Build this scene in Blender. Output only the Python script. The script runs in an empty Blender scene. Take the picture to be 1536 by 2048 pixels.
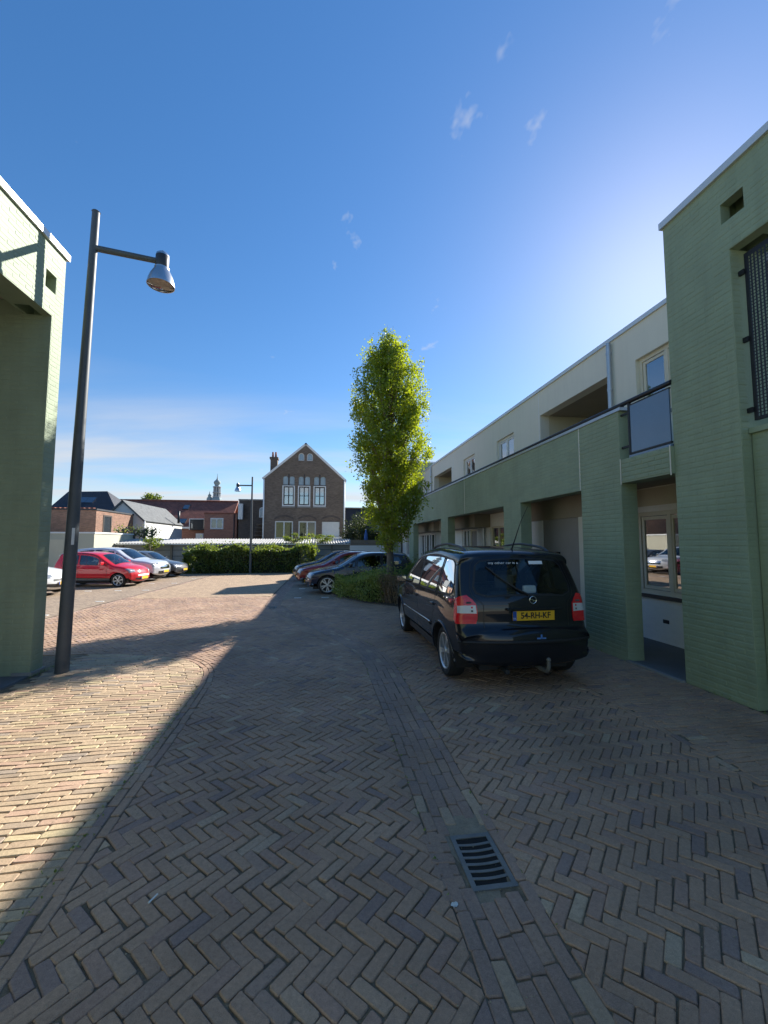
import bpy, bmesh, math, random
import numpy as np
from mathutils import Vector, Matrix
from mathutils.geometry import delaunay_2d_cdt

random.seed(7); RNG = np.random.default_rng(7)
R = math.radians
SC = bpy.context.scene
COL = SC.collection

# ------------------------------------------------------------------ camera
FPX = 828.0; PITCH = R(4.2); YAW = R(8.427); EYE = 1.67
cam_data = bpy.data.cameras.new('camera'); cam = bpy.data.objects.new('camera', cam_data); COL.objects.link(cam)
cam_data.sensor_width = 36; cam_data.lens = 36 * FPX / 2048
cam_data.clip_start = 0.05; cam_data.clip_end = 4000
cam.location = (0, 0, EYE); cam.rotation_euler = (math.pi / 2 + PITCH, 0, -YAW)
SC.camera = cam

def to_px(X, Y, Z):
    r = X * math.cos(YAW) - Y * math.sin(YAW); d = X * math.sin(YAW) + Y * math.cos(YAW); h = Z - EYE
    f = d * math.cos(PITCH) + h * math.sin(PITCH); u = h * math.cos(PITCH) - d * math.sin(PITCH)
    if f < 0.05: return (-9999, -9999)
    return (768 + FPX * r / f, 1024 - FPX * u / f)

# ------------------------------------------------------------------ sky, sun, exposure
SUN_AZ = R(44.0); SUN_EL = R(29.4)
SKY_STRENGTH = 0.11; SUN_STRENGTH = 3.5; EXPOSURE = 1.68
world = bpy.data.worlds.new('World'); SC.world = world; world.use_nodes = True
wn = world.node_tree; wl = wn.links
bg = wn.nodes['Background']
sky = wn.nodes.new('ShaderNodeTexSky'); sky.sky_type = 'NISHITA'; sky.sun_disc = False
sky.sun_elevation = SUN_EL; sky.sun_rotation = SUN_AZ
sky.altitude = 300; sky.air_density = 1.0; sky.dust_density = 0.2; sky.ozone_density = 3.0
hs = wn.nodes.new('ShaderNodeHueSaturation'); hs.inputs['Saturation'].default_value = 1.38; hs.inputs['Hue'].default_value = 0.506; hs.inputs['Value'].default_value = 0.70
gam = wn.nodes.new('ShaderNodeGamma'); gam.inputs[1].default_value = 0.80; wl.new(sky.outputs[0], gam.inputs[0]); wl.new(gam.outputs[0], hs.inputs['Color'])
# thin cirrus: noise laid on a plane high above, so it foreshortens towards the horizon
tc = wn.nodes.new('ShaderNodeTexCoord'); sep = wn.nodes.new('ShaderNodeSeparateXYZ'); wl.new(tc.outputs['Generated'], sep.inputs[0])
def wmath(op, a, b=None, clamp=False):
    n = wn.nodes.new('ShaderNodeMath'); n.operation = op; n.use_clamp = clamp
    for i, v in enumerate((a, b)):
        if v is None: continue
        if isinstance(v, (int, float)): n.inputs[i].default_value = v
        else: wl.new(v, n.inputs[i])
    return n.outputs[0]
zz = wmath('MAXIMUM', sep.outputs[2], 0.0); zd = wmath('ADD', zz, 0.12)
comb = wn.nodes.new('ShaderNodeCombineXYZ')
wl.new(wmath('DIVIDE', sep.outputs[0], zd), comb.inputs[0]); wl.new(wmath('DIVIDE', sep.outputs[1], zd), comb.inputs[1])
mp = wn.nodes.new('ShaderNodeMapping'); mp.inputs['Rotation'].default_value = (0, 0, R(-24)); mp.inputs['Scale'].default_value = (0.42, 1.5, 1); mp.inputs['Location'].default_value = (3.1, 0.55, 0)
wl.new(comb.outputs[0], mp.inputs[0])
nz = wn.nodes.new('ShaderNodeTexNoise'); nz.inputs['Scale'].default_value = 0.85; nz.inputs['Detail'].default_value = 7; nz.inputs['Roughness'].default_value = 0.52; nz.inputs['Distortion'].default_value = 0.35
wl.new(mp.outputs[0], nz.inputs['Vector'])
cr = wn.nodes.new('ShaderNodeMapRange'); cr.inputs[1].default_value = 0.40; cr.inputs[2].default_value = 0.66; cr.clamp = True; wl.new(nz.outputs[0], cr.inputs[0])
low = wn.nodes.new('ShaderNodeMapRange'); low.inputs[1].default_value = 0.36; low.inputs[2].default_value = 0.14; low.inputs[3].default_value = 0.0; low.inputs[4].default_value = 0.95; wl.new(sep.outputs[2], low.inputs[0])
# a few small high puffs
mp2 = wn.nodes.new('ShaderNodeMapping'); mp2.inputs['Scale'].default_value = (3.2, 2.1, 1); mp2.inputs['Location'].default_value = (5.5, 8.1, 0); mp2.inputs['Rotation'].default_value = (0, 0, R(40)); wl.new(comb.outputs[0], mp2.inputs[0])
nz2 = wn.nodes.new('ShaderNodeTexNoise'); nz2.inputs['Scale'].default_value = 1.25; nz2.inputs['Detail'].default_value = 5; nz2.inputs['Roughness'].default_value = 0.6; wl.new(mp2.outputs[0], nz2.inputs['Vector'])
cr2 = wn.nodes.new('ShaderNodeMapRange'); cr2.inputs[1].default_value = 0.66; cr2.inputs[2].default_value = 0.78; cr2.inputs[4].default_value = 0.8; wl.new(nz2.outputs[0], cr2.inputs[0])
cl = wmath('MAXIMUM', wmath('MULTIPLY', cr.outputs[0], low.outputs[0]), cr2.outputs[0], True)
cmix = wn.nodes.new('ShaderNodeMix'); cmix.data_type = 'RGBA'; wl.new(cl, cmix.inputs[0]); wl.new(hs.outputs[0], cmix.inputs[6]); cmix.inputs[7].default_value = (2.15, 2.2, 2.3, 1)
wl.new(cmix.outputs[2], bg.inputs[0]); bg.inputs[1].default_value = SKY_STRENGTH

sun_l = bpy.data.lights.new('sun', 'SUN'); sun_l.energy = SUN_STRENGTH; sun_l.angle = R(0.5); sun_l.color = (1.0, 0.96, 0.89)
sun_o = bpy.data.objects.new('sun', sun_l); COL.objects.link(sun_o)
SUNV = Vector((math.sin(SUN_AZ) * math.cos(SUN_EL), math.cos(SUN_AZ) * math.cos(SUN_EL), math.sin(SUN_EL)))
sun_o.rotation_euler = SUNV.to_track_quat('Z', 'Y').to_euler(); sun_o.location = (20, 20, 30)
vs = SC.view_settings; vs.view_transform = 'Standard'; vs.look = 'None'; vs.exposure = EXPOSURE; vs.gamma = 1.0; vs.use_curve_mapping = False
SC.render.film_transparent = False
SC.cycles.max_bounces = 8; SC.cycles.transparent_max_bounces = 16; SC.cycles.use_denoising = True

# ------------------------------------------------------------------ scene helpers
def thing(name, label, cat, loc=(0, 0, 0), rz=0.0, group=None):
    o = bpy.data.objects.new(name, None); COL.objects.link(o); o.empty_display_size = 0.2
    o.location = loc; o.rotation_euler = (0, 0, rz); o['label'] = label; o['category'] = cat
    if group: o['group'] = group
    return o
def tag(o, label=None, cat=None, group=None, kind=None):
    if label: o['label'] = label
    if cat: o['category'] = cat
    if group: o['group'] = group
    if kind: o['kind'] = kind
    return o
def link(name, me, m=None, parent=None):
    o = bpy.data.objects.new(name, me); COL.objects.link(o)
    if m is not None:
        for x in (m if isinstance(m, (list, tuple)) else [m]): me.materials.append(M[x] if isinstance(x, str) else x)
    if parent is not None: o.parent = parent
    return o
def copy_tree(o, parent=None):
    c = o.copy(); COL.objects.link(c)
    if parent is not None: c.parent = parent
    for ch in [q for q in ALLCH.get(o.name, [])] or list(o.children): copy_tree(ch, c)
    return c
ALLCH = {}

class MB:
    """collects geometry for ONE mesh object"""
    def __init__(s): s.v = []; s.f = []; s.mi = []
    def add(s, vs, fs, mi=0):
        b = len(s.v); s.v += [tuple(p) for p in vs]; s.f += [tuple(i + b for i in f) for f in fs]; s.mi += [mi] * len(fs); return s
    def box(s, a, b, mi=0, bev=0.0):
        x0, x1 = min(a[0], b[0]), max(a[0], b[0]); y0, y1 = min(a[1], b[1]), max(a[1], b[1]); z0, z1 = min(a[2], b[2]), max(a[2], b[2])
        if bev <= 0:
            v = [(x, y, z) for x in (x0, x1) for y in (y0, y1) for z in (z0, z1)]
            return s.add(v, [(0, 1, 3, 2), (4, 6, 7, 5), (0, 4, 5, 1), (2, 3, 7, 6), (0, 2, 6, 4), (1, 5, 7, 3)], mi)
        bm = bmesh.new(); bmesh.ops.create_cube(bm, size=1)
        for q in bm.verts: q.co = Vector(((x0 + x1) / 2 + q.co.x * (x1 - x0), (y0 + y1) / 2 + q.co.y * (y1 - y0), (z0 + z1) / 2 + q.co.z * (z1 - z0)))
        bmesh.ops.bevel(bm, geom=bm.edges[:], offset=bev, segments=2, affect='EDGES', profile=0.6)
        bm.verts.index_update(); s.add([q.co for q in bm.verts], [[q.index for q in f.verts] for f in bm.faces], mi); bm.free(); return s
    def prism(s, poly, axis, a, b, mi=0):
        """poly in the two other axes (x,y,z order), extruded along axis from a to b"""
        n = len(poly)
        def P(p, t): return {0: (t, p[0], p[1]), 1: (p[0], t, p[1]), 2: (p[0], p[1], t)}[axis]
        ar = sum(poly[i][0] * poly[(i + 1) % n][1] - poly[(i + 1) % n][0] * poly[i][1] for i in range(n))
        pl = list(poly) if ar > 0 else list(poly)[::-1]
        fl = (axis == 1)
        v = [P(p, a) for p in pl] + [P(p, b) for p in pl]
        f = [tuple(range(n))[::-1], tuple(range(n, 2 * n))] + [(i, (i + 1) % n, n + (i + 1) % n, n + i) for i in range(n)]
        if (a > b) != fl: f = [q[::-1] for q in f]
        return s.add(v, f, mi)
    def tube(s, pts, r, n=8, mi=0, cap=True):
        pts = [Vector(p) for p in pts]; m = len(pts)
        rr = list(r) if isinstance(r, (list, tuple)) else [r] * m
        vs_, up = [], None
        for i, p in enumerate(pts):
            t = (pts[min(i + 1, m - 1)] - pts[max(i - 1, 0)]).normalized()
            if up is None: up = Vector((0, 0, 1)) if abs(t.z) < 0.9 else Vector((1, 0, 0))
            a = t.cross(up).normalized(); b = a.cross(t).normalized(); up = b
            vs_ += [p + (a * math.cos(2 * math.pi * k / n) + b * math.sin(2 * math.pi * k / n)) * rr[i] for k in range(n)]
        fs = [(i * n + k, i * n + (k + 1) % n, (i + 1) * n + (k + 1) % n, (i + 1) * n + k) for i in range(m - 1) for k in range(n)]
        if cap: fs += [tuple(range(n))[::-1], tuple(range((m - 1) * n, m * n))]
        return s.add(vs_, fs, mi)
    def lathe(s, prof, n=20, mi=0, mat=None):
        """prof: (radius, z) list, spun about z; mat places it"""
        vs_ = []
        for r_, z in prof: vs_ += [Vector((r_ * math.cos(2 * math.pi * k / n), r_ * math.sin(2 * math.pi * k / n), z)) for k in range(n)]
        if mat is not None: vs_ = [mat @ p for p in vs_]
        m = len(prof)
        fs = [(i * n + k, i * n + (k + 1) % n, (i + 1) * n + (k + 1) % n, (i + 1) * n + k) for i in range(m - 1) for k in range(n)]
        return s.add(vs_, fs, mi)
    def build(s, name, m, parent=None, smooth=False, auto=None):
        me = bpy.data.meshes.new(name); me.from_pydata(s.v, [], s.f)
        if any(s.mi): me.polygons.foreach_set('material_index', s.mi)
        if smooth or auto: me.polygons.foreach_set('use_smooth', [True] * len(me.polygons))
        o = link(name, me, m, parent)
        if auto: me.set_sharp_from_angle(angle=R(auto))
        me.update(); return o
def box(name, a, b, m, parent=None, bev=0.0):
    return MB().box(a, b, bev=bev).build(name, m, parent)

# ------------------------------------------------------------------ materials
M = {}
def newmat(name):
    m = bpy.data.materials.new(name); m.use_nodes = True; M[name] = m
    return m, m.node_tree, m.node_tree.nodes, m.node_tree.links, m.node_tree.nodes['Principled BSDF']
def rgba(c, k=1.0): return (c[0] * k, c[1] * k, c[2] * k, 1)
def surf(name, col, rough=0.8, var=0.15, scale=3.0, fine=60.0, bump=0.15, bdist=0.004, metal=0.0, col2=None, coat=0.0, spec=0.5, obj=False, brick=None, grime=0.0):
    m, nt, N, L, p = newmat(name)
    p.inputs['Roughness'].default_value = rough; p.inputs['Metallic'].default_value = metal
    p.inputs['Coat Weight'].default_value = coat; p.inputs['Coat Roughness'].default_value = 0.03; p.inputs['Specular IOR Level'].default_value = spec
    if obj: tcn = N.new('ShaderNodeTexCoord'); pos = tcn.outputs['Object']
    else: gm = N.new('ShaderNodeNewGeometry'); pos = gm.outputs['Position']
    n1 = N.new('ShaderNodeTexNoise'); n1.inputs['Scale'].default_value = scale; n1.inputs['Detail'].default_value = 6; n1.inputs['Roughness'].default_value = 0.62; L.new(pos, n1.inputs['Vector'])
    n2 = N.new('ShaderNodeTexNoise'); n2.inputs['Scale'].default_value = fine; n2.inputs['Detail'].default_value = 3; L.new(pos, n2.inputs['Vector'])
    ad = N.new('ShaderNodeMath'); ad.operation = 'MULTIPLY_ADD'; L.new(n2.outputs[0], ad.inputs[0]); ad.inputs[1].default_value = 0.45; L.new(n1.outputs[0], ad.inputs[2])
    mr = N.new('ShaderNodeMapRange'); mr.inputs[1].default_value = 0.42; mr.inputs[2].default_value = 1.02; L.new(ad.outputs[0], mr.inputs[0])
    mx = N.new('ShaderNodeMix'); mx.data_type = 'RGBA'; L.new(mr.outputs[0], mx.inputs[0])
    c2 = col2 or tuple(min(1, c * (1 + var)) for c in col)
    mx.inputs[6].default_value = rgba(tuple(c * (1 - var) for c in col)); mx.inputs[7].default_value = rgba(c2)
    out = mx.outputs[2]
    if grime > 0:   # vertical dirt streaks with a shape of their own
        mpn = N.new('ShaderNodeMapping'); mpn.inputs['Scale'].default_value = (7, 7, 0.5); L.new(pos, mpn.inputs[0])
        n3 = N.new('ShaderNodeTexNoise'); n3.inputs['Scale'].default_value = 1.0; n3.inputs['Detail'].default_value = 5; L.new(mpn.outputs[0], n3.inputs['Vector'])
        mr3 = N.new('ShaderNodeMapRange'); mr3.inputs[1].default_value = 0.5; mr3.inputs[2].default_value = 0.8; mr3.inputs[4].default_value = grime; L.new(n3.outputs[0], mr3.inputs[0])
        mx3 = N.new('ShaderNodeMix'); mx3.data_type = 'RGBA'; L.new(mr3.outputs[0], mx3.inputs[0]); L.new(out, mx3.inputs[6]); mx3.inputs[7].default_value = rgba(tuple(c * 0.45 for c in col)); out = mx3.outputs[2]
    h = ad.outputs[0]
    if brick:       # far masonry: (brick length, course height, mortar colour or None, colour variation)
        sp = N.new('ShaderNodeSeparateXYZ'); L.new(pos, sp.inputs[0])
        su = N.new('ShaderNodeMath'); L.new(sp.outputs[0], su.inputs[0]); L.new(sp.outputs[1], su.inputs[1])
        cb = N.new('ShaderNodeCombineXYZ'); L.new(su.outputs[0], cb.inputs[0]); L.new(sp.outputs[2], cb.inputs[1])
        bt = N.new('ShaderNodeTexBrick'); L.new(cb.outputs[0], bt.inputs['Vector']); bt.inputs['Scale'].default_value = 1.0
        bt.inputs['Brick Width'].default_value = brick[0]; bt.inputs['Row Height'].default_value = brick[1]; bt.inputs['Mortar Size'].default_value = 0.006; bt.inputs['Mortar Smooth'].default_value = 0.4
        k = brick[3]; bt.inputs['Color1'].default_value = (1 - k, 1 - k, 1 - k, 1); bt.inputs['Color2'].default_value = (1 + k, 1 + k, 1 + k, 1); bt.inputs['Mortar'].default_value = (1, 1, 1, 1)
        mm = N.new('ShaderNodeMix'); mm.data_type = 'RGBA'; mm.blend_type = 'MULTIPLY'; mm.inputs[0].default_value = 1; L.new(out, mm.inputs[6]); L.new(bt.outputs[0], mm.inputs[7]); out = mm.outputs[2]
        if brick[2]:
            m2 = N.new('ShaderNodeMix'); m2.data_type = 'RGBA'; L.new(bt.outputs['Fac'], m2.inputs[0]); L.new(out, m2.inputs[6]); m2.inputs[7].default_value = rgba(brick[2]); out = m2.outputs[2]
        b0 = N.new('ShaderNodeBump'); b0.invert = True; b0.inputs['Strength'].default_value = 0.7; b0.inputs['Distance'].default_value = 0.006; L.new(bt.outputs['Fac'], b0.inputs['Height'])
    L.new(out, p.inputs['Base Color'])
    if bump > 0 or brick:
        b = N.new('ShaderNodeBump'); b.inputs['Strength'].default_value = bump; b.inputs['Distance'].default_value = bdist * 2; L.new(h, b.inputs['Height'])
        if brick: L.new(b0.outputs[0], b.inputs['Normal'])
        L.new(b.outputs[0], p.inputs['Normal'])
    return m
GREEN = (0.272, 0.325, 0.207)
surf('green_paint', GREEN, 0.66, 0.15, 1.7, 90, 0.45, 0.003, grime=0.2)
surf('green_masonry', GREEN, 0.66, 0.15, 1.7, 90, 0.4, 0.003, brick=(0.22, 0.065, None, 0.03), grime=0.18)
surf('soffit', (0.30, 0.255, 0.19), 0.85, 0.12, 1.5, 70, 0.2)
surf('pale_wall', (0.72, 0.68, 0.56), 0.75, 0.05, 0.8, 80, 0.2, 0.003, grime=0.10)
surf('white_wall', (0.80, 0.78, 0.72), 0.8, 0.06, 1.2, 90, 0.25, 0.004, brick=(0.22, 0.065, None, 0.02))
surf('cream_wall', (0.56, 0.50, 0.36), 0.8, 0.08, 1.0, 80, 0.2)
surf('coping', (0.62, 0.63, 0.63), 0.4, 0.06, 2, 40, 0.05, metal=0.3)
surf('zinc', (0.42, 0.45, 0.48), 0.42, 0.12, 5, 60, 0.08, metal=0.75)
surf('dark_metal', (0.035, 0.038, 0.042), 0.45, 0.2, 8, 100, 0.08, metal=0.2)
surf('black_metal', (0.012, 0.012, 0.014), 0.5, 0.2, 8, 100, 0.08)
surf('lamp_paint', (0.075, 0.085, 0.09), 0.5, 0.18, 4, 80, 0.1, 0.002, spec=0.45)
surf('aluminium', (0.55, 0.57, 0.58), 0.3, 0.1, 6, 80, 0.05, metal=0.9)
surf('blue_panel', (0.12, 0.17, 0.24), 0.22, 0.08, 2, 60, 0.03, coat=0.7)
surf('frame_cream', (0.62, 0.57, 0.44), 0.5, 0.06, 3, 60, 0.05)
surf('frame_white', (0.72, 0.72, 0.70), 0.5, 0.05, 3, 60, 0.05)
surf('frame_dark', (0.05, 0.04, 0.035), 0.5, 0.15, 3, 60, 0.05)
surf('door_grey', (0.26, 0.23, 0.19), 0.6, 0.1, 2, 60, 0.1)
surf('concrete', (0.27, 0.26, 0.24), 0.9, 0.16, 2.5, 70, 0.3)
surf('slab_grey', (0.16, 0.16, 0.165), 0.75, 0.15, 2.0, 60, 0.2)
surf('curtain', (0.66, 0.66, 0.62), 0.9, 0.08, 5, 50, 0.1)
surf('backing_shade', (0.03, 0.03, 0.032), 0.9, 0.2, 1, 20, 0.0)  # near-black colour standing in for the shade of unlit rooms
surf('iron', (0.17, 0.165, 0.15), 0.5, 0.25, 12, 120, 0.2, 0.002, metal=0.15)
surf('pit', (0.012, 0.011, 0.01), 0.95, 0.3, 9, 90, 0.2)  # near-black, paints the shade seen between the drain bars
surf('school_brick', (0.165, 0.122, 0.092), 0.9, 0.22, 0.7, 40, 0.2, brick=(0.22, 0.065, (0.2, 0.17, 0.14), 0.25))
surf('brown_brick', (0.27, 0.145, 0.095), 0.9, 0.2, 0.7, 40, 0.2, brick=(0.22, 0.065, (0.2, 0.17, 0.14), 0.2))
surf('red_brick', (0.36, 0.155, 0.105), 0.9, 0.16, 0.7, 40, 0.2, brick=(0.22, 0.065, (0.25, 0.2, 0.17), 0.18))
surf('dark_brick', (0.11, 0.085, 0.07), 0.9, 0.2, 0.7, 40, 0.2, brick=(0.22, 0.065, (0.1, 0.09, 0.085), 0.2))
surf('house_white', (0.62, 0.62, 0.59), 0.85, 0.06, 0.8, 40, 0.1)
surf('house_beige', (0.46, 0.44, 0.34), 0.85, 0.06, 0.8, 40, 0.1)
surf('tile_red', (0.25, 0.082, 0.05), 0.8, 0.25, 1.2, 30, 0.2, brick=(0.24, 0.2, (0.06, 0.02, 0.015), 0.2))
surf('tile_dark', (0.022, 0.024, 0.03), 0.6, 0.25, 2.2, 30, 0.2, brick=(0.3, 0.2, (0.012, 0.012, 0.015), 0.2))
surf('tile_grey', (0.10, 0.105, 0.105), 0.75, 0.2, 2.2, 30, 0.2, brick=(0.3, 0.2, (0.05, 0.05, 0.05), 0.15))
surf('corrugated', (0.33, 0.32, 0.30), 0.6, 0.14, 1.6, 40, 0.1)
surf('timber', (0.19, 0.155, 0.115), 0.85, 0.2, 3, 50, 0.3)
surf('tower_stone', (0.36, 0.38, 0.40), 0.9, 0.1, 0.4, 10, 0.0)
surf('tower_lead', (0.25, 0.31, 0.32), 0.8, 0.1, 0.4, 10, 0.0)
surf('trunk', (0.11, 0.098, 0.08), 0.9, 0.3, 9, 70, 0.6, 0.01)
surf('twig', (0.22, 0.16, 0.11), 0.9, 0.3, 9, 70, 0.3)
surf('soil', (0.055, 0.042, 0.03), 0.95, 0.3, 5, 60, 0.6, 0.02)
surf('parasol', (0.045, 0.11, 0.30), 0.85, 0.1, 3, 50, 0.1)
surf('rubber', (0.016, 0.016, 0.017), 0.8, 0.2, 12, 120, 0.1)
surf('plastic_black', (0.018, 0.018, 0.02), 0.55, 0.15, 12, 150, 0.05)
surf('cabin_grey', (0.16, 0.16, 0.16), 0.8, 0.15, 12, 150, 0.05)
surf('seat_cloth', (0.07, 0.075, 0.085), 0.9, 0.2, 12, 150, 0.1)
surf('rim', (0.56, 0.57, 0.58), 0.32, 0.06, 12, 80, 0.02, metal=0.75)
surf('mirror', (0.30, 0.31, 0.32), 0.08, 0.03, 12, 80, 0.0, metal=1.0)
surf('chrome', (0.78, 0.79, 0.8), 0.12, 0.03, 12, 80, 0.0, metal=1.0)
surf('plate_yellow', (0.78, 0.44, 0.02), 0.45, 0.05, 12, 80, 0.0)
surf('plate_blue', (0.02, 0.08, 0.35), 0.45, 0.05, 12, 80, 0.0)
surf('ink', (0.012, 0.012, 0.012), 0.5, 0.05, 12, 80, 0.0)
surf('white_print', (0.8, 0.8, 0.8), 0.5, 0.03, 12, 80, 0.0)
surf('sticker_blue', (0.10, 0.25, 0.6), 0.5, 0.05, 12, 80, 0.0)
surf('litter_white', (0.75, 0.74, 0.7), 0.7, 0.06, 40, 200, 0.1)
surf('dropping', (0.62, 0.62, 0.58), 0.8, 0.2, 60, 300, 0.2)
def paint(name, col, rough=0.5, metal=0.0, coat=1.0):
    m = surf(name, col, rough, 0.05, 1.5, 300, 0.0, metal=metal, coat=coat, obj=True, spec=0.15); return m
paint('paint_black', (0.006, 0.007, 0.011)); paint('paint_red', (0.55, 0.008, 0.02)); paint('paint_silver', (0.58, 0.60, 0.63), 0.35, 0.2)
paint('paint_navy', (0.012, 0.019, 0.042)); paint('paint_darkred', (0.20, 0.012, 0.014)); paint('paint_grey', (0.045, 0.052, 0.062)); paint('paint_white', (0.72, 0.72, 0.71)); paint('paint_midnight', (0.014, 0.019, 0.034))
def lens_mat(name, col, rough=0.12):
    m, nt, N, L, p = newmat(name); p.inputs['Base Color'].default_value = rgba(col); p.inputs['Roughness'].default_value = rough; p.inputs['Coat Weight'].default_value = 1; p.inputs['Coat Roughness'].default_value = 0.04
    w = N.new('ShaderNodeTexWave'); w.inputs['Scale'].default_value = 60; w.bands_direction = 'Z'; tcn = N.new('ShaderNodeTexCoord'); L.new(tcn.outputs['Object'], w.inputs['Vector'])
    b = N.new('ShaderNodeBump'); b.inputs['Strength'].default_value = 0.25; b.inputs['Distance'].default_value = 0.003; L.new(w.outputs[0], b.inputs['Height']); L.new(b.outputs[0], p.inputs['Normal'])
lens_mat('lens_red', (0.72, 0.008, 0.018)); lens_mat('lens_clear', (0.62, 0.62, 0.62)); lens_mat('lens_head', (0.22, 0.24, 0.27), 0.08)
def glass_mat(name, tint, refl=0.06, gl=(1, 1, 1)):
    m, nt, N, L, p = newmat(name); N.remove(p); out = N['Material Output']
    tr = N.new('ShaderNodeBsdfTransparent'); tr.inputs[0].default_value = rgba(tint)
    gs = N.new('ShaderNodeBsdfGlossy'); gs.inputs['Roughness'].default_value = 0.015; gs.inputs[0].default_value = rgba(gl)
    fr = N.new('ShaderNodeFresnel'); fr.inputs[0].default_value = 1.5
    ad = N.new('ShaderNodeMath'); ad.use_clamp = True; L.new(fr.outputs[0], ad.inputs[0]); ad.inputs[1].default_value = refl
    mx = N.new('ShaderNodeMixShader'); L.new(ad.outputs[0], mx.inputs[0]); L.new(tr.outputs[0], mx.inputs[1]); L.new(gs.outputs[0], mx.inputs[2]); L.new(mx.outputs[0], out.inputs[0])
glass_mat('car_glass', (0.42, 0.47, 0.45), 0.06); glass_mat('car_glass_rear', (0.78, 0.84, 0.80), 0.0); glass_mat('car_glass_dark', (0.10, 0.11, 0.12), 0.06); glass_mat('window_glass', (0.6, 0.63, 0.63), 0.28); glass_mat('window_dark', (0.55, 0.58, 0.58), 0.03); glass_mat('lamp_glass', (0.7, 0.72, 0.72), 0.05)
def leaf_mat(name, col, trans, k=0.5, hue=0.25):
    m, nt, N, L, p = newmat(name); N.remove(p); out = N['Material Output']
    at = N.new('ShaderNodeAttribute'); at.attribute_name = 'tint'
    def mixc(c):
        x = N.new('ShaderNodeMix'); x.data_type = 'RGBA'; L.new(at.outputs['Fac'], x.inputs[0]); x.inputs[6].default_value = rgba((c[0] * (1 - hue), c[1] * (1 - hue * 0.7), c[2] * (1 - hue))); x.inputs[7].default_value = rgba((c[0] * (1 + hue * 1.3), c[1] * (1 + hue), c[2])); return x.outputs[2]
    d = N.new('ShaderNodeBsdfDiffuse'); L.new(mixc(col), d.inputs[0]); t = N.new('ShaderNodeBsdfTranslucent'); L.new(mixc(trans), t.inputs[0])
    mx = N.new('ShaderNodeMixShader'); mx.inputs[0].default_value = k; L.new(d.outputs[0], mx.inputs[1]); L.new(t.outputs[0], mx.inputs[2])
    gs = N.new('ShaderNodeBsdfGlossy'); gs.inputs['Roughness'].default_value = 0.45; m2 = N.new('ShaderNodeMixShader'); m2.inputs[0].default_value = 0.05; L.new(mx.outputs[0], m2.inputs[1]); L.new(gs.outputs[0], m2.inputs[2]); L.new(m2.outputs[0], out.inputs[0])
leaf_mat('leaf_tree', (0.15, 0.205, 0.02), (0.43, 0.50, 0.015), 0.5)
leaf_mat('leaf_hedge', (0.22, 0.28, 0.08), (0.26, 0.33, 0.05), 0.4)
leaf_mat('leaf_ivy', (0.09, 0.13, 0.03), (0.27, 0.34, 0.03), 0.45)
leaf_mat('leaf_dark', (0.035, 0.05, 0.02), (0.07, 0.09, 0.02), 0.4)
leaf_mat('leaf_dry', (0.26, 0.18, 0.11), (0.16, 0.1, 0.04), 0.3)
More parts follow.
